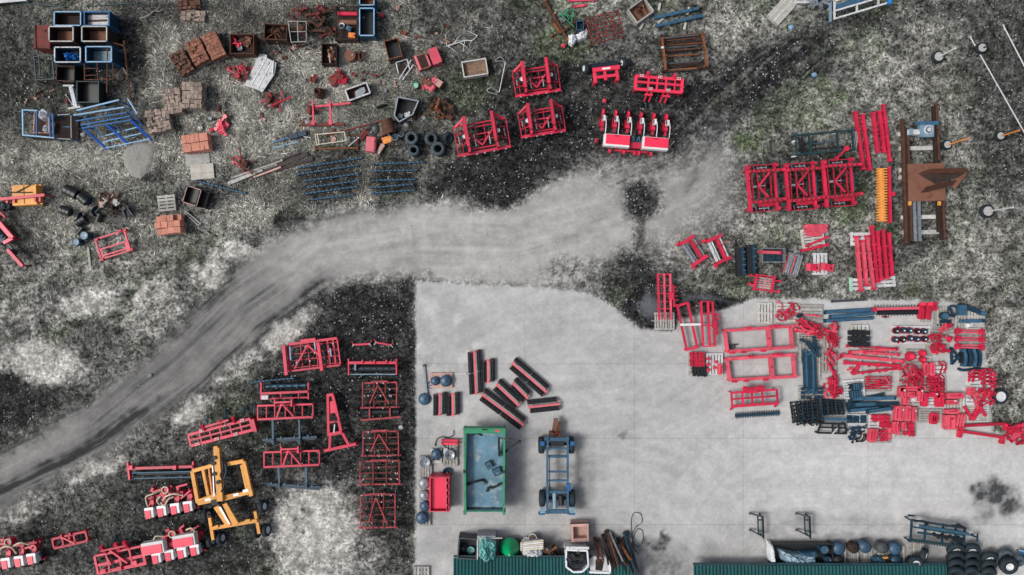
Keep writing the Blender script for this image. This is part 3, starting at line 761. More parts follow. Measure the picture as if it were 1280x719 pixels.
def beam(cx, cy, label, m, u0, v0, u1, v1, w=4, h=0.16, z=0.0, ends=None, cat='beam', name='steel_beam', group=None, collars=0, endw=6):
 """a single beam lying on the ground or on a load, in absolute pixels"""
 mx, my = (u0 + u1) / 2, (v0 + v1) / 2
 T = Thing(name, label, cat, mx, my, 0, z + h / 2, group, z, rel=False)
 T.bar('beam', m, u0, v0, u1, v1, h / 2 + .002, w, h)
 ln = math.hypot(u1 - u0, v1 - v0); ex, ey = (u1 - u0) / ln, (v1 - v0) / ln
 if ends:
  for q in (0, 1):
   x, y = (u0, v0) if q == 0 else (u1, v1)
   T.bar('end_plate', ends, x - ex * 1.2, y - ey * 1.2, x + ex * 1.2, y + ey * 1.2, h / 2 + .02, endw, h + .02)
 for i in range(collars):
  t = (i + 1) / (collars + 1) + U(-.06, .06)
  x, y = u0 + (u1 - u0) * t, v0 + (v1 - v0) * t
  T.bar('bracket', m, x - ex, y - ey, x + ex, y + ey, h / 2 + .025, w + 1.6, h + .03)
 return T
def screw_beam(u0, v0, u1, v1, label, m='navy', m2='blue_steel', group=None, z=0.0, w=4.0):
 """tooth roller: a tube wound with raised ribs"""
 mx, my = (u0 + u1) / 2, (v0 + v1) / 2
 T = Thing('tooth_roller', label, 'roller', mx, my, 0, 0.15, group, z, rel=False)
 r = w / 2 * .62
 T.tube('shaft', m, u0, v0, r * S * 1.5, u1, v1, r * S * 1.5, r, seg=10)
 n = int(math.hypot(u1 - u0, v1 - v0) / 5)
 for i in range(n):
  t0, t1 = (i + .12) / n, (i + .78) / n
  T.bar('rib', m2, u0 + (u1 - u0) * t0, v0 + (v1 - v0) * t0 - .5, u0 + (u1 - u0) * t1, v0 + (v1 - v0) * t1 + .4, r * S * 2.4, 1.5, 0.05)
 return T
def crumpled(name, m, pts, z0, zt, label, cat, n=26, amp=0.10, group=None, seed=0, parent=None):
 """a crumpled sheet, sack or tarp: outline in absolute pixels, a bumpy closed top down to z0"""
 rr = np.random.default_rng(seed + 5)
 P = [W(u, v, zt) for u, v in pts]
 cx = sum(p[0] for p in P) / len(P); cy = sum(p[1] for p in P) / len(P)
 # radial rings
 q = []
 m_ = len(P); sub = 4
 for i in range(m_):
  for j in range(sub):
   t = j / sub
   q.append((P[i][0] * (1 - t) + P[(i + 1) % m_][0] * t + rr.uniform(-.02, .02), P[i][1] * (1 - t) + P[(i + 1) % m_][1] * t + rr.uniform(-.02, .02)))
 v, f = [], []
 N = len(q); rings = 6
 for k in range(rings + 1):
  s_ = 1 - k / (rings + .4)
  for x, y in q:
   if k == 0: z = z0
   else: z = z0 + (zt - z0) * min(1, .55 + .5 * (k / rings) ** .5) + rr.uniform(-amp, amp) * .5
   v.append((cx + (x - cx) * (s_ if k else 1.0), cy + (y - cy) * (s_ if k else 1.0), max(z, z0 + .004 if k else z0)))
 for k in range(rings):
  for i in range(N):
   f.append((k * N + i, k * N + (i + 1) % N, (k + 1) * N + (i + 1) % N, (k + 1) * N + i))
 f.append(tuple(rings * N + i for i in range(N)))
 a = sum(q[i][0] * q[(i + 1) % N][1] - q[(i + 1) % N][0] * q[i][1] for i in range(N))
 if a < 0: f = [t[::-1] for t in f]
 me = me_from(name, [(x - cx, y - cy, z) for x, y, z in v], f, m)
 o = link(name, me, parent)
 o.location = (cx, cy, 0)
 if label: tag(o, label, cat, group)
 return o
def dish_me(Ro, m, depth=0.08, notch=False):
 p = [(0.0, 0.0), (Ro * .3, depth * .10), (Ro * .6, depth * .38), (Ro * .85, depth * .75), (Ro, depth), (Ro * 1.0, depth - .006), (Ro * .6, depth * .38 - .01), (0.0, -.012)]
 if notch:
  k = ('notched_%.2f' % Ro, m)
  if k in MESH: return MESH[k]
  v, f = [], []; n = 48
  for i in range(n):
   a = 2 * math.pi * i / n
   for j, (r, z) in enumerate(p):
    rr = r * (.88 if (i % 4 == 0 and r > Ro * .9) else 1)
    v.append((rr * math.cos(a), rr * math.sin(a), z))
  q = len(p)
  for i in range(n):
   for j in range(q - 1):
    f.append((i * q + j, ((i + 1) % n) * q + j, ((i + 1) % n) * q + j + 1, i * q + j + 1))
  MESH[k] = me_from('notched_disc', v, f, m, True)
  return MESH[k]
 return lathe('dish_%.2f_%.2f' % (Ro, depth), m, p, 28, True)
def disc_pile(cx, cy, R_px, n, label, m='disc_blue', z0=0.0, dome=True, notch=False, hub=True, group=None):
 """stack of concave harrow discs, hollow side down (dome)"""
 Ro = R_px * S
 T = Thing('disc_stack', label, 'disc stack', cx, cy, 0, 0.05 * n + .05, group, z0, rel=True)
 for i in range(n):
  d = T.put('disc', dish_me(Ro, m, .085, notch), U(-.3, .3), U(-.3, .3), (0.09 if dome else 0.01) + i * .045, U(0, 90), (1, 1, -1 if dome else 1))
 if hub:
  T.tube('hub', 'grey_metal' if not dome else m, 0, 0, 0.045 * n + .04, 0, 0, 0.045 * n + .09, R_px * .16, seg=8)
 return T
def drum(cx, cy, R_px, ht, label, m='navy', top=None, z0=0.0, lying=None, cat='drum', name='drum'):
 T = Thing(name, label, cat, cx, cy, 0, ht if lying is None else R_px * S, None, z0, rel=True)
 Ro = R_px * S
 prof = [(0.0, 0.0), (Ro, 0.0), (Ro, ht * .3), (Ro * 1.04, ht * .33), (Ro, ht * .36), (Ro, ht * .64), (Ro * 1.04, ht * .67), (Ro, ht * .70), (Ro, ht), (Ro * .93, ht + .005), (Ro * .91, ht - .02)]
 if lying is None:
  T.put('shell', lathe('drum_%.2f_%.2f' % (Ro, ht), m, prof, 22, False), 0, 0, 0)
  T.tube('lid', top or m, 0, 0, ht - .05, 0, 0, ht - .012, R_px * .92, seg=22)
  T.tube('bung', 'grey_metal', R_px * .5, 0, ht - .015, R_px * .5, 0, ht + .02, R_px * .16, seg=8)
 else:
  d = T.put('shell', lathe('drum_%.2f_%.2f' % (Ro, ht), m, prof, 22, False), -ht / S / 2 * math.sin(R(lying)), ht / S / 2 * math.cos(R(lying)), Ro, lying, rx=90)
  T.tube('lid', top or m, ht / S * .47 * math.sin(R(lying)), -ht / S * .47 * math.cos(R(lying)), Ro, ht / S * .49 * math.sin(R(lying)), -ht / S * .49 * math.cos(R(lying)), Ro, R_px * .92, seg=22)
 return T
# loose red and dark spare parts: meshes shared by the heaps
def part_mesh(kind, m):
 k = ('part_' + kind, m)
 if k in MESH: return MESH[k]
 bm = bmesh.new()
 def bx(x, y, z, lx, ly, lz, rz=0.0):
  r = bmesh.ops.create_cube(bm, size=1)
  bmesh.ops.transform(bm, matrix=Matrix.Translation((x, y, z)) @ Matrix.Rotation(rz, 4, 'Z') @ Matrix.Diagonal((lx, ly, lz, 1)), verts=r['verts'])
 def cy_(x, y, z, r_, h_, n=10):
  r = bmesh.ops.create_cone(bm, cap_ends=True, segments=n, radius1=r_, radius2=r_, depth=h_)
  bmesh.ops.transform(bm, matrix=Matrix.Translation((x, y, z)), verts=r['verts'])
 if kind == 'shank':        # curved tine with a foot
  for i in range(6):
   a0 = i / 6 * 1.9; a1 = (i + 1) / 6 * 1.9
   x0, y0 = .24 * math.cos(a0), .24 * math.sin(a0); x1, y1 = .24 * math.cos(a1), .24 * math.sin(a1)
   bx((x0 + x1) / 2, (y0 + y1) / 2, .03, math.hypot(x1 - x0, y1 - y0) * 1.15, .055, .06, math.atan2(y1 - y0, x1 - x0))
  bx(.24, -.10, .03, .06, .22, .06); bx(.24, -.22, .035, .14, .08, .07)
  bx(-.12, .24, .03, .16, .10, .05, .6)
 elif kind == 'arm':        # straight drop arm with round eye
  bx(0, 0, .035, .62, .06, .07); cy_(.32, 0, .04, .085, .08); cy_(-.32, 0, .04, .07, .08); bx(-.12, .05, .045, .16, .08, .09)
 elif kind == 'share':      # wide plough share / deflector plate
  v = [(-.28, -.10), (.10, -.16), (.30, -.05), (.26, .08), (.02, .14), (-.30, .08)]
  lo = [bm.verts.new((x, y, 0)) for x, y in v]; hi = [bm.verts.new((x * .94, y * .9, .05 + .03 * abs(x))) for x, y in v]
  bm.faces.new(hi); bm.faces.new(lo[::-1])
  for i in range(6): bm.faces.new((lo[i], lo[(i + 1) % 6], hi[(i + 1) % 6], hi[i]))
  bx(-.05, 0, .08, .14, .10, .06)
 elif kind == 'clamp':      # block clamp with bolts
  bx(0, 0, .05, .22, .16, .10); bx(0, .09, .11, .20, .05, .05); bx(0, -.09, .11, .20, .05, .05)
  for sx in (-.07, .07): cy_(sx, .0, .12, .022, .06, 8)
 elif kind == 'fork':       # two legged bracket
  bx(-.16, 0, .04, .06, .52, .08, .16); bx(.16, 0, .04, .06, .52, .08, -.16); bx(0, -.24, .04, .40, .08, .08); cy_(0, -.26, .06, .07, .12)
 elif kind == 'plate':
  bx(0, 0, .02, .40, .26, .04); bx(.14, 0, .06, .05, .22, .06); bx(-.16, .06, .06, .05, .10, .06)
 elif kind == 'link':
  bx(0, 0, .025, .92, .05, .05); cy_(.46, 0, .03, .06, .06); cy_(-.46, 0, .03, .06, .06)
 elif kind == 'hook':
  bx(0, 0, .03, .36, .07, .06); bx(.18, .08, .03, .07, .22, .06); bx(-.17, -.05, .04, .10, .16, .08)
 elif kind == 'tube':
  cy_(0, 0, 0, .075, .5, 10)
  bmesh.ops.transform(bm, matrix=Matrix.Translation((0, 0, .075)) @ Matrix.Rotation(math.pi / 2, 4, 'Y'), verts=bm.verts)
 me = bpy.data.meshes.new(kind); bm.to_mesh(me); bm.free()
 me.materials.append(MATS[m])
 MESH[k] = me
 return me
KN = {'shank': 'curved tine shank', 'arm': 'straight arm with round eyes', 'share': 'curved deflector plate', 'clamp': 'square clamp block', 'fork': 'two legged bracket', 'plate': 'flat mounting plate', 'link': 'thin rod', 'hook': 'hooked bracket', 'tube': 'short round tube'}
CN = {'red': 'red', 'red_bright': 'bright red', 'red_dark': 'dark red', 'red_old': 'rusty red', 'red_faded': 'faded red', 'rust': 'rusty brown', 'rust_dark': 'blackish rusty', 'rust_orange': 'orange rusty', 'rust_plate': 'light brown rusty', 'steel_dark': 'black steel', 'navy': 'navy', 'navy_light': 'lighter navy', 'disc_grey': 'grey', 'grey_metal': 'silvery', 'clay_pink': 'pinkish', 'wood_brown': 'brown', 'concrete_block': 'pale grey', 'white_dirty': 'dirty white', 'pink_red': 'pinkish red', 'teal_dark': 'dark teal', 'white_paint': 'white', 'plastic_black': 'black'}
def say(kind, m, label):
 """label of one piece of a heap: its colour, its shape, and the place named in the heap's phrase"""
 cut = [label.find(w) for w in (' in ', ' by ', ' lying ', ' between ', ' near ', ' beside ', ' on ', ' at ', ' under ', ' across ') if label.find(w) > 0]
 return (CN.get(m, 'dark') + ' ' + KN[kind] + label[min(cut):]) if cut else label
def heap(kind, m, cx, cy, w, d, n, label, group, cat='machine part', name=None, z0=PT, zt=0.35, rot=None, spread=20, scale=(.62, .95), layers=4, tilt=10):
 """loose parts lying in a heap, each of them a thing of its own"""
 m0 = m
 for i in range(n):
  l = i * layers // n
  f = 1 - .25 * l / max(layers - 1, 1)
  z = z0 + (zt - z0) * l / max(layers, 1)
  if m0 == 'red': m = random.choice(('red', 'red', 'red_dark', 'red_faded', 'red_dark'))
  u = cx + U(-.5, .5) * w * f; v = cy + U(-.5, .5) * d * f
  o = link(name or {'shank': 'tine_shank', 'arm': 'eye_lever', 'share': 'deflector_plate', 'clamp': 'clamp_block', 'fork': 'fork_bracket', 'plate': 'mounting_plate', 'link': 'link_rod', 'hook': 'hook_bracket', 'tube': 'tube_piece'}[kind], part_mesh(kind, m))
  x, y = W(u, v, z)
  a = U(0, 360) if rot is None else rot + U(-spread, spread) + (180 if random.random() < .3 else 0)
  o.location = (x, y, z + .03)
  o.rotation_euler = (R(U(-tilt, tilt)), R(U(-tilt, tilt)), R(-a))
  q = U(*scale); o.scale = (q, q, q)
  tag(o, say(kind, m, label), cat, group)
def tidy(kind, m, us, vs, z0, rot, label, group, cat='machine part', name=None, scale=1.0, jit=1.0, zs=None):
 """parts laid out in rows"""
 for v in vs:
  for u in us:
   o = link(name or {'shank': 'tine_shank', 'arm': 'eye_lever', 'share': 'deflector_plate', 'clamp': 'clamp_block', 'fork': 'fork_bracket', 'plate': 'mounting_plate', 'link': 'link_rod', 'hook': 'hook_bracket', 'tube': 'tube_piece'}[kind], part_mesh(kind, m))
   x, y = W(u + U(-.3, .3) * jit, v + U(-.3, .3) * jit, z0)
   o.location = (x, y, z0 + .004); o.rotation_euler = (0, 0, R(-rot + U(-3, 3) * jit))
   s_ = scale if isinstance(scale, tuple) else (scale,) * 3
   o.scale = s_
   tag(o, say(kind, m, label), cat, group)

# ------------------------------------------------------------------ implements on the soil
def folded_cultivator(cx, cy, rot, label, sc=1.0):
 T = Thing('folding_cultivator', label, 'cultivator', cx, cy, rot, 0.9, 'folded cultivators beside the black soil patch', rel=True)
 T.k *= sc
 T.bar('main_beam', 'red', -34, 19, 34, 19, 0.62, 3.4, .12)
 T.bar('rear_beam', 'red_dark', -16, 14, 17, 14, 0.60, 1.6, .08)
 for u, v0, v1 in ((-17.5, -25, 13), (17, -25.5, 12)):
  T.bar('wing_beam', 'red', u, v0, u - .6, v1, 1.25, 3.6, .12)
  T.bar('wing_plate', 'red_dark', u + (-2.6 if u < 0 else 2.6), v0 + 4, u + (-2.6 if u < 0 else 2.6), v1 - 3, 0.98, 1.0, .45)
  s = -1 if u < 0 else 1
  T.bar('wing_foot', 'red', u, v1, u + s * 1, 19, 0.9, 3.0, .4)
  T.bar('gusset', 'red', u + s * .5, v0 + 1, u + s * 14, v0 + 9, 1.1, 2.2, .08, z2=.75)
  w = add_wheel(T, u + s * 4.0, -1.0, 1.05, 4.9, .16, rx=0)
  for q in (-6, 1, 8):
   T.bar('tine_arm', 'red_dark', u + s * 3, q - 2, u + s * 14, q, 0.75, 1.1, .06)
  for i in range(6):
   T.bar('spring_tine', 'steel_dark', u + s * (6 + (i % 3) * 4), -12 + i * 4.2, u + s * (7 + (i % 3) * 4), -9 + i * 4.2, 0.55, 1.2, .05, z2=.08)
  T.bar('outer_rail', 'red_dark', s * 33.5, -15.5, s * 33.0, 18, 0.72, 1.2, .06)
  T.bar('mid_rail', 'red_dark', s * 26, -16, s * 26, 17, 0.70, .8, .05)
  T.bar('top_rail', 'red_dark', s * 34, -16, s * 20, -17, 0.78, 2.0, .06)
  for q in (-8, 2, 10):
   T.bar('cross_rail', 'rust_dark', s * 20, q, s * 33, q + 1, 0.66, 1.0, .05)
  T.bar('hydraulic_ram', 'chrome', s * 9.5, -3, s * 9, 12, 0.80, 1.2, .05)
  T.bar('ram_sleeve', 'grey_metal', s * 29, -4, s * 29, 5, 0.74, 1.3, .06)
 for v, m, w in ((-17, 'red', 1.7), (-12.5, 'red_dark', 1.3), (-3, 'red', 1.4), (4.5, 'red_dark', 1.1)):
  T.bar('cross_bar', m, -16, v, 16, v, 0.70, w, .07)
 T.bar('brace', 'red', -14, -3, -1, 12, 0.82, 1.8, .07)
 T.bar('brace', 'red', -1, 12, 14, -5, 0.82, 1.8, .07)
 T.bar('link', 'red_dark', -7, -17, -6, 12, 0.66, .9, .05)
 T.bar('link', 'red_dark', 5, -17, 4, 12, 0.66, .9, .05)
 for u in (-26, -10, 0, 12, 27):
  T.box('clamp', 'grey_metal', u, 21.4, .60, .70, 2.4, 1.6)
  T.bar('stand', 'steel_dark', u, 19, u, 19, 0, 1.2, .05, z2=.56)
  T.bar('stand', 'steel_dark', u, -14, u, -14, 0, 1.0, .04, z2=.66)
 return T
folded_cultivator(602, 169, -10.4, 'folded red cultivator with two upright wings beside the loose tyres')
folded_cultivator(670.5, 98.5, -8.4, 'folded red cultivator with two small wheels, farthest from the dirt road', .855)
folded_cultivator(677, 150, -9, 'folded red cultivator standing close in front of a matching one', .84)

def parked_section(cx, cy, label):
 T = Thing('cultivator_section', label, 'cultivator', cx, cy, -3.2, 0.7, 'wide cultivator sections in a row', rel=True)
 T.bar('head_beam', 'red', -23, -29, -21, 29, 0.78, 3.8, .14)
 T.bar('tail_beam', 'red', 12, -31, 13, 29, 0.72, 2.8, .12)
 T.bar('long_beam', 'red', -23, -21.5, 23, -21.5, 0.88, 3.0, .12)
 T.bar('long_beam', 'red', -22, 17.5, 23, 15, 0.88, 3.2, .12)
 T.poly('wing_plate', 'red_dark', [(-10, 18), (25, 14), (17, 20), (4, 23), (-9, 22)], 0.60, .05)
 for u, w in ((-16.5, 1.6), (-9, 1.2), (-1, 1.0), (7, 1.6)):
  T.bar('tine_rail', 'red_dark', u, -21, u + .6, 17, 0.66, w, .06)
 for v in (-10, 0, 8):
  T.bar('hose', 'rust_dark', -20, v, 12, v + 1, 0.62, .8, .04)
 T.bar('brace', 'red', 4, -19, -11, -2.5, 0.94, 2.0, .08)
 T.bar('brace', 'red', -11, -2.5, 1, 12, 0.94, 2.0, .08)
 T.box('ram_mount', 'grey_metal', -15, -2, .84, .95, 4, 2.6)
 T.bar('hydraulic_ram', 'chrome', -11, -2.5, -2, -3, 0.9, 1.0, .04)
 T.bar('blue_hose', 'navy_light', 15.5, -12, 16, 8, 0.70, .9, .03)
 for v, s in ((-26.5, -1), (24.5, 1)):
  T.tube('roller', 'steel_dark', -14, v + 0.5, .35, 9, v - .5, .35, 2.6, seg=10)
  T.bar('axle', 'chrome', -8, v, 5, v - .4, .48, 1.0, .03)
  T.bar('side_frame', 'red_dark', -20, v + s * 4.0, 14, v + s * 3.4, .5, 1.0, .06)
  for u in (-12, -7, -2, 4): T.bar('scraper', 'red_dark' if u % 2 else 'grey_metal', u, v - 2.5, u + 1, v + 2.5, .46, .9, .05)
 for u, v in ((-22, -26), (-22, 26), (13, -28), (13, 26), (-20, -21), (22, -21.5), (-20, 17), (21, 15)):
  T.box('end_lug', 'red', u, v, .70, .96, 4.4, 3.6)
 for i in range(7):
  T.box('clamp', 'red_old', -19 + i * 6, -21.5 + (i % 2) * 1.2, .90, 1.0, 1.2, 4.2)
  T.box('clamp', 'red_old', -19 + i * 6, 17 - (i % 2) * 1.2, .90, 1.0, 1.2, 4.2)
 for u, v in ((-9, -15), (7, -9), (-9, 5), (7, 10), (-1, -6), (-1, 9), (-16, 12), (-16, -12)):
  T.bar('spring_tine', 'steel_dark', u, v, u + 1.5, v, 0.62, 1.0, .05, z2=0.0)
 legs(T, 'stand', 'red_dark', ((-22.5, -24), (-22, 24), (12, -24), (13, 22)), .72, 1.6)
 return T
parked_section(957, 235.5, 'red cultivator section at the open end of the row of three')
parked_section(1005, 233.5, 'red cultivator section between two matching ones')
parked_section(1052, 229, 'red cultivator section touching the two long red beams')

# six row seed planter
T = Thing('seed_planter', 'red and white six row planter with two long seed hoppers', 'planter', 792, 170, 4.5, 0.8, rel=True)
T.bar('tool_beam', 'red', -38, 13.5, 38, 13.5, .62, 2.6, .14)
T.bar('front_beam', 'red_dark', -22, 18.5, 20, 18, .55, 2.2, .10)
for i, (u0, u1) in enumerate(((-37, -5), (11, 43))):
 c_ = (u0 + u1) / 2
 T.box('hopper', 'white_paint', c_ - .5, 9 - i * .2, .72, 1.12, u1 - u0, 15)
 h = T.box('hopper_lid', 'red_bright', c_ + .6, 8.0 - i * .2, 1.122, 1.15, u1 - u0 - 2.4, 12.0)
 T.box('latch', 'steel_dark', c_ - .5, 3.6, 1.152, 1.165, 6, .8, parent=h)
 T.bar('hopper_bracket', 'red_dark', c_, 9, c_, 9, 0.0, 3, .1, z2=.72)
for i in range(6):
 u = -39.5 + i * 16.0; v = -20.5
 T.bar('row_arm', 'red', u, v - 11, u, v + 16, .50, 2.6, .16)
 T.box('seed_meter', 'white_paint', u + .8, v + 1, .56, .86, 3.6, 6.5)
 T.box('meter_window', 'steel_dark', u - .9, v + 1, .862, .875, 1.2, 5.0)
 T.box('fertiliser_cap', 'red', u - .4, v + 9, .56, .78, 4.4, 4.4)
 T.tube('depth_wheel', 'red_dark', u - 3.4, v + 4, .30, u - 2.2, v + 4, .30, 6.0, seg=14)
 T.tube('press_wheel', 'red', u - .6, v - 10, .22, u + .6, v - 10, .22, 4.4, seg=14)
 T.bar('handle', 'red', u - 2.6, v - 5, u + 2.6, v - 4, .62, 1.2, .06)
 T.box('lever', 'red_bright', u, v - 7.5, .58, .72, 2.2, 4)
 T.curve('seed_tube', 'plastic_white', [(u + 3, v, .8), (u + 4, v + 8, .85), (u + 4, v + 20, .8)], .022)
for u in (-1, 6):
 T.curve('hose', 'navy_light', [(u - 2, 9, .8), (u, 2, 1.1), (u + 2, 9, .8)], .035)
T.box('gearbox', 'red', 3, 12, .7, .92, 14, 7)
for u in (-28, -10, 3, 9, 24):
 T.box('hitch_lug', 'red', u, 20, .4, .66, 3.2, 4.5)
T.box('end_box', 'red', -45, 8, .25, .55, 4.5, 5)
T.tube('marker_arm', 'steel_dark', -47, 13, .5, -38, 0, .7, .8)
T.tube('marker_arm', 'cream', 46, 10, .5, 52, 2, .7, .5)
legs(T, 'stand', 'red_dark', ((-36, 13.5), (36, 13.5), (-20, 18), (18, 18)), .6, 1.6)

# small bale planter with two wheels
T = Thing('toolbar', 'short red toolbar with black roller between two white hubbed wheels', 'toolbar', 757, 86, -7, .5, rel=True)
T.bar('main_beam', 'red_bright', -17, 1, 17, 1, .62, 5, .14)
T.bar('front_beam', 'red_bright', -16, 10, 15, 10, .55, 3.4, .12)
for u in (-15, -2, 13): T.bar('strut', 'red_bright', u, 1, u, 15, .56, 3.6, .12)
for u in (-15, 13): T.bar('foot', 'red_bright', u, 15, u, 15, 0, 4, .12, z2=.56)
T.tube('roller', 'steel_dark', -17, -6, .30, 17, -6, .30, 3.6, seg=14)
for i in range(14): T.bar('roller_rib', 'navy', -15.5 + i * 2.4, -9, -15.5 + i * 2.4, -3, .44, .7, .05)
for u in (-24, 24): add_wheel(T, u, -5 if u < 0 else -6, .29, 7, .24, rx=72, rz=90)
T.tube('axle', 'steel_dark', -24, -5, .28, 24, -6, .28, 1.0)
T.box('decal', 'white_paint', 0, 1, .69, .694, 10, 2.2)

def dot_grid(T, u, v, z):
 d = T.box('bolt_plate', 'red_dark', u, v, z, z + .02, 6, 4.4)
 for i in range(3):
  for j in range(2): T.box('bolt', 'white_paint', u - 1.9 + i * 1.9, v - 1 + j * 2, z + .021, z + .05, 1.1, 1.1, parent=d)
T = Thing('stubble_cultivator', 'red box frame cultivator with bolted clamps beyond the planter', 'cultivator', 823, 106, 4.5, .65, rel=True)
for v, w in ((-8, 3.4), (-1, 2.6), (8, 3.4)): T.bar('long_beam', 'red_bright', -30, v, 30, v, .70, w, .12)
for u, w in ((-29, 3.6), (-13, 2.4), (-2, 2.4), (9, 2.4), (20, 1.6), (29, 3.6)): T.bar('cross_beam', 'red_bright', u, -8, u, 8, .71, w, .11)
for u, v in ((-22, -8.5), (1, -8.5), (24, -8.5), (-10, 7), (12, 7)): dot_grid(T, u, v, .77)
for u in (-15, 18): T.bar('tower', 'red_bright', u, -9, u, -12, .75, 3.4, .10, z2=1.0)
for u in (-13, -7, 7, 13): T.bar('drop_tine', 'red_bright', u, 10, u - 1, 18, .60, 1.8, .07, z2=.1)
for u in (-11, 11): T.bar('tine_rail', 'red_bright', u - 5, 13, u + 5, 13, .56, 2.0, .08)
for u in (-12, 9): T.bar('point', 'navy_light', u, 20, u + 1, 25, .12, 1.4, .05, z2=.03)
legs(T, 'stand', 'red_dark', ((-28, -8), (28, -8), (-28, 8), (28, 8)), .68, 2)

# harrow bottom left, two thick rails
T = Thing('spring_harrow', 'large red spring tine harrow with thick upright rails', 'harrow', 391, 444, 0, .7)
T.bar('thick_rail', 'red', 357, 431, 360.5, 468, 1.0, 3.8, .12)
T.bar('rail_plate', 'red_dark', 360.5, 432, 364, 464, .78, 3.4, .08)
T.bar('thick_rail', 'red', 399.5, 427.5, 404.5, 462.5, 1.0, 3.6, .12)
T.bar('top_beam', 'red', 361, 430.5, 422, 422.6, .80, 3.0, .12)
T.bar('bottom_beam', 'red', 365, 463.5, 426, 456, .80, 2.2, .10)
T.bar('end_rail', 'red', 421.5, 423, 426, 457, .72, 1.5, .07)
for v in (0, 9, 17, 26): T.bar('tine_rail', 'red_dark', 364 + v * .12, 434 + v, 423 + v * .1, 427.5 + v, .66, 1.2, .06)
for u in (375, 384, 394, 409, 416): T.bar('cross_rail', 'red_dark', u, 430 - (u - 365) * .12, u + 4, 463 - (u - 365) * .12, .70, 1.1 if u < 400 else 2.2, .06)
T.bar('brace', 'red', 386, 431, 370, 460, .92, 1.8, .07)
T.bar('brace', 'red', 386, 431, 401, 444, .92, 1.8, .07)
T.bar('hitch', 'red', 377, 426, 396, 423.5, .9, 3.0, .14)
for a in ((363.5, 433, 364.5, 450), (394, 427, 396, 441), (413.5, 435, 415, 445)): T.bar('hydraulic_ram', 'blue_pale', *a, .86, 1.4, .05)
for i in range(30): T.box('spring_coil', 'steel_dark' if i % 3 else 'grey_metal', 366 + (i % 10) * 5.6 + U(-1, 1), 436 - (i % 10) * .7 + (i // 10) * 9, .6, .74, 1.4, 1.6)
for i in range(12): T.bar('spring_tine', 'steel_dark', 366 + i * 5, 440 + (i % 3) * 8, 367 + i * 5, 442 + (i % 3) * 8, .62, 1, .04, z2=0)
legs(T, 'stand', 'red_dark', ((359, 434), (361, 464), (401, 430), (404, 460), (422, 426), (425, 455)), .7, 1.6)

for i, (a, b, lab) in enumerate((((442, 431), (462, 430), 'short red drawbar lying level on the black soil'), ((470, 428), (489, 431.5), 'short red drawbar with splayed ends lying aslant on the black soil'))):
 T = Thing('drawbar', lab, 'drawbar', (a[0] + b[0]) / 2, (a[1] + b[1]) / 2, 0, .1)
 T.bar('bar', 'red', *a, *b, .10, 2.2, .08)
 for p, s in ((a, -1), (b, 1)):
  T.bar('fork', 'red_dark', p[0], p[1], p[0] + s * 2.5, p[1] - 4, .08, 1.2, .06)
  T.bar('fork', 'grey_metal', p[0], p[1], p[0] + s * 2, p[1] + 3, .08, 1.0, .05)
  T.box('pin', 'grey_metal', p[0], p[1], 0, .16, 1.6, 1.6)

def roller_frame(x0, y0, x1, y1, label, top=.55, slant=0.0, bar2='navy'):
 T = Thing('field_roller', label, 'roller', (x0 + x1) / 2, (y0 + y1) / 2, 0, .45)
 T.bar('top_beam', 'red', x0, y0 + 3, x1, y0 + 3 + slant, .62, 3.2, .12)
 T.bar('bottom_bar', 'blue_grey', x0 + 1, y1, x1, y1 + slant, .42, 1.3, .06)
 for x in (x0, x1): T.bar('end_plate', 'red', x, y0 - 2, x + .3, y1 + slant, .52, 1.6, .25)
 T.tube('roller', 'steel_dark', x0 + 2, y0 + 11, .30, x1 - 2, y0 + 11 + slant, .30, 4.2, seg=12)
 n = int((x1 - x0) / 8)
 for i in range(n): T.bar('roller_rib', bar2, x0 + 4 + i * 8, y0 + 10.6, x0 + 10 + i * 8, y0 + 10.6, .48, 1.6, .04)
 for t in (.3, .55, .8): T.box('bolt_lug', 'red', x0 + (x1 - x0) * t, y0 + 1.5, .60, .76, 2, 5)
 T.box('grease_block', 'blue_grey', x0 + 8.5, y0 + 8, .5, .66, 2.2, 9)
 return T
roller_frame(436.5, 450, 496, 468, 'red roller frame with grey bottom bar by the two short drawbars')
screw_beam(312, 478, 367, 473, 'wavy navy tooth roller lying beyond the red roller harrow')
T = Thing('roller_harrow', 'red roller harrow with a navy segmented roller at its back', 'harrow', 357, 490, 0, .5)
T.tube('roller', 'navy', 329, 484, .3, 385, 482, .3, 2.6, seg=12)
for i in range(6): T.bar('roller_rib', 'navy_light', 331 + i * 9, 483.6 - i * .3, 336 + i * 9, 483.4 - i * .3, .42, 1.8, .04)
T.bar('main_beam', 'red', 327, 491.5, 386, 489, .62, 2.8, .12)
T.bar('front_bar', 'red_dark', 327, 498.5, 386, 496.5, .56, 1.8, .08)
for x in (327, 386): T.bar('end_plate', 'red', x, 478, x, 499, .5, 1.6, .2)
for x in (337, 352, 374): T.bar('cross_bar', 'red_dark', x, 490, x, 498, .60, 1.6, .08)
T.box('ballast', 'white_dirty', 333, 496, .6, .74, 8, 5)
legs(T, 'stand', 'red_dark', ((328, 498), (385, 497)), .56)
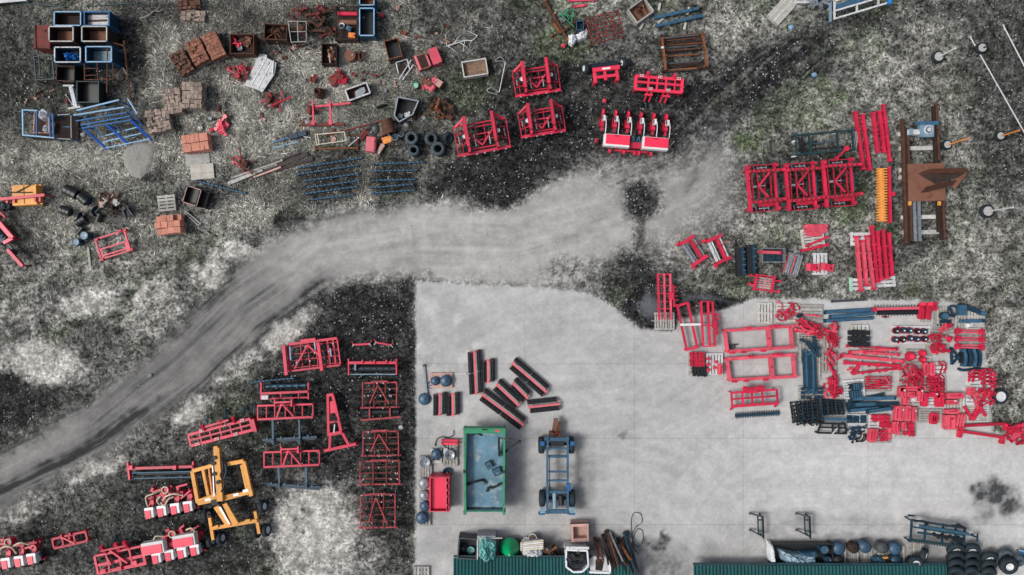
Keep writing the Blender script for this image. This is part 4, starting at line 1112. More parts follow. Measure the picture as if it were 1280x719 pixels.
def a_frame_bar(x0, y0, x1, y1, label):
 T = Thing('front_harrow', label, 'harrow', (x0 + x1) / 2, (y0 + y1) / 2, 0, .55)
 T.bar('top_beam', 'red', x0, y0 + 3, x1, y0 + 1, .60, 2.2, .10)
 T.bar('bottom_beam', 'red', x0, y1, x1, y1 - 3, .60, 2.6, .10)
 for q in (0, .16, .31, .5, .66, .81, 1): T.bar('cross_bar', 'red' if q in (0, 1) else 'red_dark', x0 + (x1 - x0) * q, y0 + 3 - 2 * q, x0 + (x1 - x0) * q, y1 - 3 * q, .58, 1.4, .07)
 c = x0 + (x1 - x0) * .47
 T.bar('brace', 'red_faded', c, y0 - 1, c - 8, y1 - 3, .9, 1.8, .07, z2=.66)
 T.bar('brace', 'red_faded', c, y0 - 1, c + 13, y1 - 4, .9, 1.8, .07, z2=.66)
 for s in (-9, 12): T.bar('hitch_post', 'red', c + s, y0 - 6, c + s, y0 + 3, .8, 1.8, .2)
 T.bar('hitch_bar', 'red_faded', c - 9, y0 - 2, c + 12, y0 - 3, .86, 1.8, .08)
 for i in range(8): T.bar('spring_tine', 'steel_dark', x0 + 4 + i * 9, y0 + 8, x0 + 6 + i * 9, y0 + 12, .55, 1.1, .05, z2=0)
 legs(T, 'stand', 'red_dark', ((x0 + 1, y0 + 4), (x1 - 1, y0 + 2), (x0 + 1, y1 - 1), (x1 - 1, y1 - 4)), .58)
a_frame_bar(322.5, 504, 391.5, 524, 'red front harrow with A brace in front of the roller harrow')
a_frame_bar(330.5, 562, 399.5, 583.5, 'red front harrow with A brace between two navy levelling bars')
def level_bar(x0, y0, x1, y1, ys, xa, xb, label):
 T = Thing('levelling_bar', label, 'levelling bar', (x0 + x1) / 2, y0, 0, .4)
 T.bar('blade', 'navy', x0, y0, x1, y1, .35, 3.4, .16)
 T.bar('rear_blade', 'navy', x0 + 4, y0 + 3, x1 - 3, y1 + 3.6, .25, 1.4, .08)
 for x in (xa, xb):
  T.bar('arm', 'navy_light', x, ys, x + 1, y0 + 5, .48, 2.2, .08)
  T.box('clamp', 'navy', x, y0 + 1, .42, .56, 4, 5)
 for q in (.1, .35, .6, .85): T.box('bolt_lug', 'navy_light', x0 + (x1 - x0) * q, y0 - 2 + (y1 - y0) * q, .38, .5, 1.6, 3)
 legs(T, 'stand', 'navy', ((x0 + 2, y0), (x1 - 2, y1)), .35)
level_bar(328, 550, 396, 546.5, 524, 341.5, 374.5, 'navy levelling bar between the two red A braced harrows')
level_bar(333, 605, 401, 609.5, 583.5, 349, 383, 'navy levelling bar nearest the large pale gravel patch')

# red drawbar frame, tapering
T = Thing('plough_frame', 'tapering red plough headstock lying between the harrows', 'plough frame', 424, 530, 0, .4)
T.bar('side_beam', 'red', 410, 494, 411, 543, .40, 3.0, .16)
T.bar('side_beam', 'red', 416, 493, 427, 541, .40, 3.4, .16)
T.bar('top_plate', 'red', 409, 494, 417, 493, .42, 3.4, .18)
T.poly('web_plate', 'red', [(411, 502), (418.5, 501), (421, 516), (411, 517)], .38, .05)
T.bar('cross_plate', 'red', 411, 528, 424, 526, .42, 2.6, .14)
T.bar('cross_plate', 'red', 410, 543, 428, 540, .42, 4.0, .18)
T.curve('hose', 'steel_dark', [(414, 521, .45), (419, 520, .5), (421, 525, .5), (416, 529, .45)], .03)
T.bar('hydraulic_ram', 'chrome', 419, 530, 418, 540, .5, 1.2, .05)
T.bar('foot_beam', 'red', 405.5, 563.5, 445, 555, .35, 3.6, .18)
T.bar('leg_beam', 'red', 413, 543, 412, 562, .38, 3.0, .14)
T.bar('leg_beam', 'red', 428, 541, 436, 556, .38, 3.2, .14)
for p in ((406, 563.5), (428, 559), (444, 555)): T.box('end_lug', 'red', *p, 0, .36, 3.5, 3.5)
legs(T, 'stand', 'red_dark', ((411, 496), (416, 496), (411, 542), (427, 540)), .38, 2)

# row of light harrow frames beside the yard
def light_harrow(x0, y0, x1, y1, label, cols=4, rows=5, A=True, shear=0.0, tail=False, m='red_worn'):
 T = Thing('light_harrow', label, 'harrow', (x0 + x1) / 2, (y0 + y1) / 2, 0, .4, 'light harrow frames in a row beside the yard')
 for i in range(rows):
  v = y0 + (y1 - y0) * i / (rows - 1)
  T.bar('tine_rail', m if i in (0, rows - 1) else 'red_old', x0 - (3 if i == rows - 1 else U(0, 1)), v, x1 + (3 if i == rows - 1 else U(0, 1)), v - 1 + shear, .38, 1.8 if i in (0, rows - 1) else 1.3, .06)
 for i in range(cols):
  u = x0 + (x1 - x0) * i / (cols - 1)
  T.bar('cross_rail', m if i in (0, cols - 1) else 'red_old', u, y0 - 1, u + U(-.5, .5), y1, .44, 1.3, .06)
 c = (x0 + x1) / 2 - 2
 if A:
  T.bar('brace', m, c, y0 + 2, c - 10, y1 - 6, .54, 1.2, .05)
  T.bar('brace', m, c, y0 + 2, c + 14, y1 - 6, .54, 1.2, .05)
 T.bar('hitch_bar', m, c - 9, y0 - 2, c + 12, y0 - 2.6, .5, 2.0, .08)
 for i in range(18):
  T.box('tine_clamp', 'rust_dark' if i % 2 else 'grey_metal', U(x0, x1), y0 + (y1 - y0) * random.randint(0, rows - 1) / (rows - 1), .36, .46, 1.3, 1.9)
 for i in range(12): T.bar('spring_tine', 'steel_dark', U(x0, x1), y0 + 4 + i * 2, U(x0, x1), y0 + 4 + i * 2, .3, .8, .03)
 legs(T, 'tine_leg', 'red_old', [(x0 + (x1 - x0) * a, y0 + (y1 - y0) * b) for a in (.05, .35, .65, .95) for b in (.05, .5, .95)], .38, .9)
 if tail:
  T.tube('roller', 'steel_dark', x0 + 1, y1 + 6, .22, x1 + 2, y1 + 5, .22, 3.2, seg=12)
  T.bar('tail_beam', m, x0 - 2, y1 + 15, x1 + 5, y1 + 11, .42, 2.2, .10)
  for q in (.2, .8): T.bar('tail_arm', m, x0 + (x1 - x0) * q, y1, x0 + (x1 - x0) * q, y1 + 14, .4, 1.8, .08)
  legs(T, 'stand', m, ((x0, y1 + 14), (x1 + 2, y1 + 11)), .4)
 return T
light_harrow(453.5, 479, 496, 510, 'faded red light harrow frame with a black roller and tail beam', tail=True)
light_harrow(454, 540, 498, 570, 'faded red light harrow frame next to the scrap of white paper')
light_harrow(450.5, 577, 499, 606, 'faded red light harrow frame with a plain square grid', A=False, cols=4, rows=5)
light_harrow(451, 619, 494, 660, 'faded red light harrow frame with long A brace at the row end', rows=6)

# long red roller bar
T = Thing('roller_bar', 'long red beam with two thin blue bars and end plates by the yellow carrier', 'roller', 201, 590, 0, .45)
T.bar('main_beam', 'red', 161, 584.5, 243, 582, .62, 3.2, .13)
T.bar('blue_bar', 'blue_steel', 163, 591, 243, 589, .48, 1.4, .07)
T.bar('blue_bar', 'blue_steel', 164, 598.5, 243, 596.5, .40, 1.4, .07)
T.tube('roller', 'steel_dark', 165, 594, .25, 242, 592, .25, 2.6, seg=10)
T.bar('end_plate', 'red', 161.5, 577, 164, 599, .52, 2.0, .22)
T.bar('end_plate', 'red', 243, 576, 243, 597, .52, 2.0, .22)
for u in (168, 222): T.box('bolt_lug', 'red', u, 582.5, .6, .8, 4, 5)

# bolted cultivator beyond the yellow carrier
T = Thing('stubble_cultivator', 'red box frame cultivator with four dark posts beyond the yellow carrier', 'cultivator', 277, 540, -14.5, .6, rel=True)
for v, w in ((-7, 3.2), (0, 2.2), (7, 3.4)): T.bar('long_beam', 'red', -40, v, 40, v, .66, w, .12)
for u in (-40, -26, -13, 0, 13, 26, 39): T.bar('cross_beam', 'red', u, -7, u, 7, .67, 2.4 if abs(u) > 30 else 1.6, .11)
for u in (-31, -6, 18): dot_grid(T, u, 6.6, .72)
for u in (-22, 6, 30): dot_grid(T, u, -8, .72)
for u in (-19, 4, 20): T.bar('hitch_post', 'red', u, -8, u + 2, -15, .7, 3.2, .12, z2=1.0)
T.bar('hitch_bar', 'red', -14, -12, 16, -13, .95, 2.4, .10)
for u in (-18, 5, 29, 40): T.bar('dark_post', 'navy', u, -15, u + 1, -24, .3, 1.8, .08, z2=.1)
T.box('end_plate', 'red', 42, 2, .4, .72, 4, 16)
for i in range(10): T.bar('drop_tine', 'red_old', -36 + i * 8, -3 + (i % 2) * 6, -36 + i * 8, 1 + (i % 2) * 6, .6, 1.4, .06, z2=0)
legs(T, 'stand', 'red_dark', ((-38, -7), (38, -7), (-38, 7), (38, 7)), .64, 2)
T = Thing('stubble_cultivator', 'red box frame cultivator between the planters and the picture frame beam', 'cultivator', 151, 698, -12, .6, rel=True)
T.e['label'] = 'red open box cultivator with wide flat rails beside the hopper planter'
for v, w in ((-10, 2.6), (2, 3.6), (12, 4.0)): T.bar('long_beam', 'red_faded' if v == 2 else 'red', -30, v, 31, v, .64, w, .12)
for u, w in ((-30, 2.8), (-15, 2.2), (0, 2.2), (14, 2.2), (30, 3.4)): T.bar('cross_beam', 'red', u, -10 if abs(u) > 20 else -16, u, 13, .66, w, .12)
for u in (-16, 2, 13): T.bar('hitch_post', 'red', u, -12, u + 1, -22, .7, 4, .14, z2=1.0)
T.bar('hitch_bar', 'red_dark', -17, -16, 14, -16, .9, 2.2, .1)
T.bar('brace', 'red', -8, -14, 10, 6, .8, 2.0, .09); T.bar('brace', 'red', -14, -8, -10, 4, .8, 2.0, .09)
for u, v in ((-22, 10), (-2, 11), (18, 8)): T.box('clamp', 'red_faded', u, v, .70, .8, 6, 5)
for u in (-6, 16): T.bar('dark_post', 'navy', u, -21, u + 1, -29, .5, 2, .1, z2=.2)
legs(T, 'stand', 'red_dark', ((-29, -9), (29, -9), (-29, 11), (29, 11), (0, 11)), .62, 2)
for i in range(8): T.bar('drop_tine', 'red_old', -26 + i * 7, -4 + (i % 2) * 9, -26 + i * 7, -1 + (i % 2) * 9, .6, 1.4, .06, z2=0)

T = Thing('picture_frame_beam', 'x', 'frame', 86.5, 675.5, -13, .4, rel=True)
T.e.name = 'ladder_frame'; T.e['label'] = 'short red ladder frame with rounded openings beside the leftmost planter'
T.e['label'] = 'short red ladder frame with rounded openings lying on grass'
for v in (-6, 6): T.bar('long_beam', 'red_dark', -22, v, 22, v, .30, 2.6, .14)
for u in (-21.5, -9, 0, 6, 21.5): T.bar('cross_plate', 'red_dark', u, -6, u, 6, .30, 2.0, .14)
for u, v in ((-20, -5), (-10.5, -5), (-20, 5), (-10.5, 5), (7.5, 5), (20, 5), (7.5, -5), (20, -5)): T.box('corner_gusset', 'red_dark', u, v, .25, .35, 3, 2.4, 45)
for u in (-8, 3): T.box('lug', 'red_dark', u, -7.5, .25, .45, 2, 4)
T.bar('brace', 'red', -9, -6, 6, 5, .38, 1.6, .08)
legs(T, 'stand', 'red_dark', ((-21, -6), (21, -6), (-21, 6), (21, 6)), .28, 2)

# row crop planters with white seed bins
def bin_planter(bins, label, hop=(), arms=(), hoses=(), rot=-9.5, rod=None, extra=None):
 cx = sum(b[0] for b in bins) / len(bins); cy = sum(b[1] for b in bins) / len(bins)
 T = Thing('row_planter', label, 'planter', cx, cy - 10, 0, .7, 'row planters parked side by side')
 b0, b1 = bins[0], bins[-1]
 T.bar('tool_beam', 'red_dark', b0[0] - 5, b0[1] - 18, b1[0] + 7, b1[1] - 20, .50, 3.2, .14)
 T.bar('rear_beam', 'red_dark', b0[0] - 6, b0[1] + 6, b1[0] + 9, b1[1] + 3, .28, 2.4, .12)
 for (x, y) in bins:
  s = T.box('seed_bin', 'white_paint', x + 1.0, y - 1.2, .48, .86, 9.5, 11.5, rot)
  T.poly('bin_lid', 'red_bright', [(x - 5.4, y - 4.2), (x + 1.4, y - 5.4), (x + 3.0, y + 4.8), (x - 3.2, y + 6.2)], .862, .03)
  T.poly('bin_hood', 'plastic_white', [(x - 5.0, y - 7.6), (x + 5.6, y - 9.0), (x + 6.2, y - 5.6), (x + 1.6, y - 5.2), (x - 5.4, y - 4.4)], .862, .05)
  T.bar('row_arm', 'red', x + 1, y - 6, x + 2, y - 21, .60, 3.4, .12)
  T.bar('row_arm', 'red_dark', x - 3, y - 6, x - 1, y - 22, .56, 1.4, .08)
  T.tube('press_wheel', 'steel_dark', x - 1.5, y + 7, .22, x + 2.5, y + 6.4, .22, 5.0, seg=14)
  T.tube('seed_tube', 'blue_steel', x + 6, y - 6, .6, x + 7, y - 1, .5, 1.0)
  T.box('meter', 'red', x + 2, y - 14, .5, .78, 6, 5, rot)
 for (x, y, w, d) in hop:
  T.box('hopper', 'white_paint', x, y, .70, 1.12, w, d, rot)
  h = T.box('hopper_lid', 'red_bright', x - .8, y + 1.8, 1.122, 1.15, w - 2.2, d - 4.4, rot)
  T.box('latch', 'red_dark', x - .4, y + 6, 1.152, 1.17, 3, .8, rot, parent=h)
  T.bar('hopper_bracket', 'red_dark', x, y, x, y, .3, 2.5, .1, z2=.7)
 for h in hoses: T.curve('hose', 'hose_cream', h, .045)
 for a in arms: T.bar('arm', 'red', *a, .84, 2.2, .10)
 if rod: T.tube('marker_rod', 'steel_dark', rod[0], rod[1], .12, rod[2], rod[3], .7, 1.1)
 for i in range(7): T.box('bracket', 'red', U(b0[0], b1[0]), (b0[1] + b1[1]) / 2 - 22 + U(-7, 3), .5, .5 + U(.15, .4), U(2.5, 6), U(2.5, 6), U(-30, 30))
 x = (b0[0] + b1[0]) / 2
 T.curve('fan_ring', 'hose_cream', [(x - 2 + 4 * math.cos(q * .9), (b0[1] + b1[1]) / 2 - 27 + 4 * math.sin(q * .9), 1.0) for q in range(8)], .035)
 T.box('fan_housing', 'red', x - 2, (b0[1] + b1[1]) / 2 - 26, .6, .95, 8, 7, rot)
 legs(T, 'stand', 'red_dark', ((b0[0], b0[1] - 18), (b1[0], b1[1] - 20), (b0[0] - 4, b0[1] + 6), (b1[0] + 6, b1[1] + 3)), .48, 1.8)
 return T
bin_planter([(188, 641.5), (203.5, 639), (220, 636), (236, 633.5)], 'row planter with four white seed bins and looping cream hoses by the long roller bar',
   hoses=[[(186, 636, .7), (186, 620, 1.0), (195, 615, 1.1), (203, 612, .9)], [(203, 634, .7), (200, 624, 1.0), (205, 618, 1.05)], [(206, 624, .9), (212, 618, 1.05), (222, 615, 1.05), (231, 618, .9)], [(204, 626, .95), (209, 630, 1.0), (214, 622, 1.0), (219, 620, .9)]],
   arms=((193, 614, 208, 609), (222, 608, 236, 604), (213, 620, 216, 606), (228, 622, 240, 612)), rod=(167, 634, 190, 618))
bin_planter([(197, 697.5), (213, 694), (228.5, 691), (244.5, 687.5)], 'row planter with two red lidded hoppers over four white bins', hop=((196, 681.5, 27, 15), (234.5, 672.5, 27, 15)),
   hoses=[[(196, 672, 1.0), (200, 667, 1.1), (207, 668, 1.0)], [(236, 660, 1.0), (244, 657, 1.1), (247, 663, 1.0)]], arms=((206, 670, 222, 664), (226, 660, 232, 655), (240, 662, 250, 656)))
bin_planter([(-7, 706), (9.5, 704), (26, 701.5), (41.5, 698.5)], 'row planter with white bins farthest from the yellow carrier',
   hoses=[[(0, 695, .8), (8, 682, 1.05), (20, 680, 1.1), (24, 690, .9)], [(20, 681, .95), (32, 675, 1.1), (39, 679, .9)], [(-4, 688, .9), (4, 684, 1.0), (6, 690, 1.0)]], arms=((-4, 680, 14, 677), (34, 684, 46, 680)))

# yellow carrier
T = Thing('implement_carrier', 'yellow four wheeled implement carrier with open box frames and long neck', 'carrier', 284, 620, 0, .9)
Yl = 'yellow'
T.bar('neck', Yl, 274, 558, 278.5, 624, 1.15, 7.0, .25)
T.bar('neck_tip', Yl, 273, 556, 275, 572, 1.2, 5.0, .16)
for a in (((242, 588), (267, 581)), ((242, 588), (249, 627)), ((247, 626), (277, 616)), ((255, 584), (262, 618))):
 T.bar('left_frame_beam', Yl, *a[0], *a[1], 1.0, 4.2 if a[0] != (255, 584) else 3.4, .20)
T.bar('left_frame_rail', 'orange', 262, 583, 267, 622, .96, 2.0, .14)
for a in (((286, 579), (306, 575.5)), ((306, 576), (315.5, 619)), ((283, 622), (317, 613)), ((303, 580), (310, 612))):
 T.bar('right_frame_beam', Yl, *a[0], *a[1], 1.0, 4.6 if a[0] != (303, 580) else 2.4, .20)
T.bar('cross_beam', Yl, 249, 628, 300, 617, .98, 5.0, .24)
for u, v in ((262, 623), (297, 617), (309, 612)): T.box('grey_decal', 'chrome', u, v, 1.102, 1.115, 7, 3.2, -13)
for u, v in ((272.5, 570), (271, 577), (272, 590), (277, 600)): T.tube('cable_reel', 'steel_dark', u, v, 1.28, u, v, 1.36, 2.4, seg=12)
T.curve('hydraulic_hose', 'steel_dark', [(281, 570, 1.3), (283, 582, 1.3), (280, 592, 1.32), (285, 600, 1.3), (281, 612, 1.3)], .05)
T.curve('hydraulic_hose', 'navy', [(284, 576, 1.25), (287, 586, 1.3), (283, 598, 1.3)], .04)
T.bar('neck_ram', 'chrome', 269, 580, 271, 618, 1.2, 1.2, .06)
T.box('pivot_block', 'steel_dark', 271.5, 626, .9, 1.25, 8, 6, -12)
T.poly('rear_strut', Yl, [(268, 634), (274, 631), (290, 654), (284, 658)], .85, .16)
T.poly('rear_strut', Yl, [(279, 630), (284, 628), (299, 653), (292, 656)], .85, .16)
T.bar('strut_ram', 'chrome', 276, 633, 288, 654, 1.0, 2.2, .08)
T.bar('axle_beam', Yl, 262, 662, 320, 652, .70, 4.2, .18)
T.bar('wheel_arm', Yl, 259.5, 649, 264, 677, .62, 3.6, .16)
T.bar('wheel_arm', Yl, 316.5, 641, 322, 669, .62, 3.6, .16)
for a in ((266, 661, 272, 658), (280, 657, 288, 655), (306, 652, 312, 651)): T.bar('axle_gusset', Yl, *a, .82, 3.4, .08)
for i, (u, v) in enumerate(((252.5, 648.5), (258, 681), (270.5, 677.5), (323.5, 637.5), (315.5, 669.5), (328, 667.5))):
 add_wheel(T, u, v, .33, 8.0, .25, rx=76, rz=-98)
 T.bar('wheel_axle', 'steel_dark', u, v, u + (6 if i in (0, 1, 4) else -6), v - 1, .33, 1.4, .06)

# left edge machine: yellow box, red beams, rollers
T = Thing('yellow_hopper', 'yellow two lid hopper box under a long red beam', 'hopper', 31, 244, 0, .6)
T.box('box', 'yellow', 31, 244, .15, .62, 31, 25, -3)
for u in (23.5, 39): T.box('lid', 'yellow', u, 243.8, .622, .65, 14.2, 23, -3)
T.box('lid_gap', 'wood_brown', 31.2, 243.8, .622, .636, .9, 24, -3)
T.bar('support_beam', 'red', 2, 250, 59.5, 244.5, .80, 3.4, .12)
for u in (11, 20, 46, 52): T.bar('bracket', 'red', u, 249 - u * .05, u, 255 - u * .05, .7, 2.2, .10)
T.tube('strap', 'steel_dark', 12, 241, .70, 41, 241, .70, .7); T.tube('strap', 'steel_dark', 22, 241, .72, 41, 231, .72, .6)
T.bar('yellow_rail', 'yellow', 17, 232, 50, 231, .5, 1.2, .06); T.bar('yellow_rail', 'yellow', 17, 256, 52, 254.5, .5, 1.2, .06)
legs(T, 'leg', 'red_dark', ((18, 234), (44, 233), (18, 254), (44, 253), (3, 250), (58, 245)), .6, 1.4)
loose_tyre(3, 258, 'dark wheel lying against the end of the long red beam', 6, .22, rub='rubber', rim='navy')
loose_tyre(11, 258.5, 'small dark wheel beside the yellow hopper box', 4.6, .2, rub='rubber', rim='grey_dark')
T = Thing('folding_roller', 'red V shaped frame with a navy roller at the grass edge', 'roller', 6, 300, 0, .5)
T.bar('arm', 'red_bright', -8, 268, 18, 298, .6, 5.0, .16)
T.bar('arm', 'red_bright', 18, 298, 7, 304, .6, 4.0, .16)
T.bar('arm', 'red', 10, 312, 29, 333, .5, 4.0, .16)
T.bar('arm', 'red_dark', -2, 262, 8, 272, .55, 2.2, .12)
T.tube('roller', 'navy', -14, 280, .34, 6, 302, .34, 7, seg=16)
for i in range(6): T.bar('roller_rib', 'navy_light', -14 + i * 3.4, 288 + i * 2.6, -8 + i * 3.4, 281 + i * 3.2, .60, .8, .05)
T.bar('link', 'navy', 6, 304, 18, 318, .3, 2.4, .1)
legs(T, 'stand', 'red_dark', ((16, 298), (11, 313), (28, 332), (-6, 270)), .5, 2)

# red light frame on the grass
T = Thing('bed_frame', 'red rectangular frame with three long rails and wide corner plates on grass', 'frame', 141, 306, -17, .35, rel=True)
for v, w in ((-13, 1.8), (1, 1.8), (9.5, 1.6), (13, 1.8)): T.bar('long_rail', 'red', -19, v, 19, v, .32, w, .07)
for u in (-19, 19): T.bar('end_rail', 'red', u, -13, u, 14, .34, 2.0, .08)
for u in (-17, 17): T.poly('corner_plate', 'red', [(u - 2.6, 1), (u + 2.6, 1), (u + 2.0, 12), (u - 3.0, 12)], .30, .05)
for u, v in ((-17, -12), (14, -14), (20, -13), (-18, 14), (21, 13)): T.box('lug', 'red_dark', u, v, .24, .42, 4, 3)
legs(T, 'leg', 'red_dark', ((-19, -13), (19, -13), (-19, 13), (19, 13)), .3, 1.4)

# green tipping trailer
T = Thing('tipping_trailer', 'green drop side trailer with blue floor and open tailboard', 'trailer', 606, 586, 0, 1.15)
T.box('floor', 'trailer_floor', 606, 588, .80, .86, 47, 96)
for u in (594, 606, 618): T.box('floor_seam', 'blue_grey', u, 588, .861, .868, .5, 95)
T.bar('side_board', 'green', 581, 537, 582, 640, 1.06, 1.8, .56); T.bar('side_board', 'green', 630.5, 537, 629.5, 640, 1.06, 1.8, .56)
for u in (581, 630.5): 
 T.bar('top_rail', 'green', u, 535, u - (1 if u > 600 else -1), 641, 1.36, 2.4, .06)
 for v in (536, 588, 640): T.box('stake', 'green' if v != 588 else 'steel_dark', u, v, .7, 1.42, 3.0, 3.4)
T.bar('head_board', 'green', 580, 537.5, 632, 537.5, 1.10, 6.0, .62)
T.bar('head_ledge', 'green', 580.5, 534.8, 631.5, 534.8, 1.43, 2.0, .05)
T.box('warning_sign', 'red_faded', 622, 537, 1.412, 1.42, 6, 3)
T.box('latch', 'steel_dark', 606, 535.5, 1.44, 1.48, 7, 1.5)
T.poly('tailboard', 'navy_light', [(583, 635), (629, 635), (630, 643), (582, 643)], .60, .06)
T.bar('tailboard_rail', 'teal_dark', 583, 636.5, 629, 636.5, .72, 1.8, .08); T.bar('tailboard_rail', 'green', 582, 643, 630, 643, .66, 1.4, .06)
T.bar('tailboard_rail', 'teal_dark', 583, 640, 629, 640, .70, .9, .06)
for u in (588, 624):
 for v in (565, 612): add_wheel(T, u, v, .36, 9, .24, rx=90, rz=90, rim='grey_metal')
for v in (565, 612): T.bar('axle', 'steel_dark', 586, v, 626, v, .36, 2, .08)
for u in (597, 615): T.bar('chassis_rail', 'steel_dark', u, 538, u, 640, .66, 2.4, .20)
T.bar('drawbar', 'green', 606, 536, 606, 560, .55, 3, .12)
T.curve('chain', 'steel_dark', [(591, 545, .9), (595, 543, .95), (599, 544, .95), (602, 546, .9)], .035)
T = Thing('a_frame_hitch', 'dark triangular hitch frame hanging over the trailer side', 'hitch', 634, 556, 0, 1.3, z0=0)
T.bar('bar', 'steel_dark', 623.5, 547, 624, 572, 1.30, 2.6, .08, z2=.95)
T.bar('bar', 'steel_dark', 624, 572, 649, 551, .95, 2.2, .08, z2=1.50)
T.bar('bar', 'steel_dark', 623, 547, 645, 551, 1.30, 1.6, .08, z2=1.46)
T.box('eye', 'steel_dark', 649, 551, 1.40, 1.58, 4.5, 3.4)
for i, (u, v, w, d, r, lab) in enumerate(((610.5, 587, 8, 9, -30, 'small navy metal box lying in the trailer'), (621, 595.5, 10.5, 9.5, -25, 'larger navy metal box lying in the trailer'))):
 T = Thing('metal_box', lab, 'box', u, v, r, 1.0, z0=.868, rel=True)
 T.box('body', 'navy', 0, 0, 0, .22, w, d); T.box('lid', 'navy_light', .4, 0, .222, .245, w - 1.4, d - 1.2)
 T.box('handle', 'blue_grey' if i else 'steel_dark', 0, 1, .247, .27, 3, 1.2)
for i, (pts, lab) in enumerate((([(585, 605, .93), (590, 603, 1.0), (597, 601, 1.0), (604, 600, .95), (606.5, 603.5, .93)], 'long dark hook lying across the trailer floor'), ([(609, 613, .95), (611, 609, .98), (617, 609, .98), (624, 605, .98), (628, 604, .93)], 'curved dark bracket lying near the trailer side'))):
 T = Thing('hook', lab, 'hook', pts[2][0], pts[2][1], 0, .9)
 T.curve('rod', 'steel_dark', pts, .055)
 T.box('eye', 'grey_dark', pts[-1][0], pts[-1][1], .875, 1.0, 2.6, 3.0, 30)
 T.box('foot', 'steel_dark', pts[0][0], pts[0][1], .875, .98, 2.4, 3.0, 30)

# blue trailer chassis
T = Thing('trailer_chassis', 'bare blue trailer chassis on four black wheels', 'chassis', 696, 592, 0, .75)
for u in (684.2, 709.6): T.bar('side_rail', 'blue_steel', u, 545, u, 642, .78, 2.6, .16)
for v, w in ((560.5, 1.8), (570.5, 3), (589.7, 1.8), (600.7, 1.8), (614.9, 3.2), (639, 3.6)): T.bar('cross_member', 'blue_steel', 683, v, 711, v, .74, w, .12)
T.bar('front_beam', 'blue_steel', 680, 549, 712, 549, .70, 4.2, .14)
T.box('turntable', 'steel_dark', 697, 554, .56, .72, 16, 9)
T.bar('brake_rod', 'steel_dark', 687, 572, 687, 614, .66, 1.0, .05)
T.tube('lift_cylinder', 'blue_grey', 693, 616, .72, 693.5, 636, .72, 2.4, seg=14)
T.tube('air_tank', 'steel_dark', 701, 620, .66, 702, 632, .66, 3.4, seg=12)
for v in (557, 625): T.bar('axle', 'steel_dark', 678, v, 715, v, .42, 3.2, .12)
for u, v in ((677, 558), (714.5, 558), (678, 625), (715.5, 625)): add_wheel(T, u, v, .42, 10.5, .30, rx=90, rz=90 if u > 690 else -90, rim='grey_metal')
for u in (678, 715): 
 T.bar('spring', 'steel_dark', u + (6 if u < 690 else -6), 617, u + (6 if u < 690 else -6), 633, .55, 2.6, .08)
 T.bar('rear_mudguard', 'blue_grey', u, 633.5, u, 640.5, .86, 6.5, .05)
 T.bar('front_guard', 'blue', u, 551, u, 556, .95, 5, .05)
T.bar('rear_beam', 'blue_steel', 674, 641, 718, 641, .68, 2.6, .12)
for u in (677, 715): T.box('lamp_plate', 'blue', u, 642.5, .5, .8, 8, 2)
T.box('side_box', 'blue', 710.5, 608, .80, .96, 5.5, 9)
T.bar('drawbar', 'rust_plate', 695.5, 524.5, 692, 547, .45, 5.2, .14)
T.bar('drawbar', 'rust', 700.5, 529, 697, 547, .42, 4.2, .14)
for u, v in ((689, 543), (698, 547)): T.box('drawbar_pivot', 'rust', u, v, .4, .7, 5, 5)
T.curve('hose', 'red_old', [(688, 538, .6), (692, 543, .7), (698, 541, .7), (701, 547, .7)], .03)

# red box
T = Thing('red_skip', 'bright red open steel box on the yard beside the discs', 'skip', 549.5, 617.5, 0, .8)
T.box('floor', 'red', 549, 618, .05, .09, 24, 42)
T.bar('side', 'red_bright', 537.5, 597, 537.5, 638.5, .44, 1.4, .74); T.bar('side', 'red', 561, 597, 561, 639, .44, 1.4, .74)
T.bar('end', 'red', 537, 596.5, 562, 596.5, .42, 1.4, .72); T.bar('end', 'red', 537, 639, 562, 639, .42, 1.4, .72)
T.poly('sloping_plate', 'red_bright', [(538.5, 598), (557, 598), (557, 637.5), (538.5, 637.5)], .55, .05)
for v in (597, 639): T.bar('rim', 'red_faded', 537, v, 562, v, .83, 1.0, .04)
T.bar('rim', 'red_faded', 557.6, 597, 558.3, 638, .83, .9, .04)
for v in (603, 612, 620, 631): T.box('hinge', 'red_faded', 558.3, v, .80, .9, 2.2, 3)

# ------------------------------------------------------------------ scrap yard, upper left
crate('stillage', 84.5, 23.5, 33, 17, .85, 'blue rimmed steel crate full of dead grass behind the rust floored crates', 'blue', 'rust_dark', rim='blue_pale', wall='rust_dark')
crate('stillage', 121, 23.5, 31, 17, 1.0, 'blue steel crate holding a flaking white sheet', 'blue', 'rust_dark', rim='blue', wall='navy')
T = Thing('sheet_metal', 'flaking white and rusty sheet lying in a blue crate', 'sheet', 119.5, 23.5, 0, .8, z0=.12)
T.box('panel', 'white_dirty', 119.5, 23.5, .0, .62, 26, 13, 0); T.bar('rib', 'rust', 108, 25, 131, 24, .63, 2.2, .04); T.bar('rib', 'white_dirty', 108, 20, 131, 19.6, .63, 1.6, .03)
crate('stillage', 76.5, 42.5, 30, 18.5, 1.1, 'grey rimmed crate with rusty floor beside the red brown tank', 'rust', 'rust_plate', rim='wood_pale', wall='rust_dark')
crate('stillage', 118, 42.5, 31, 18.5, 1.1, 'grey rimmed crate with rusty floor in front of the flaking sheet', 'blue_steel', 'rust_plate', rim='wood_pale', wall='rust_dark')
crate('stillage', 84.5, 68.5, 32, 18.5, 1.1, 'white rimmed blue crate with a crumpled blue tarp in it', 'blue', 'rust_dark', rim='white_dirty', wall='navy')
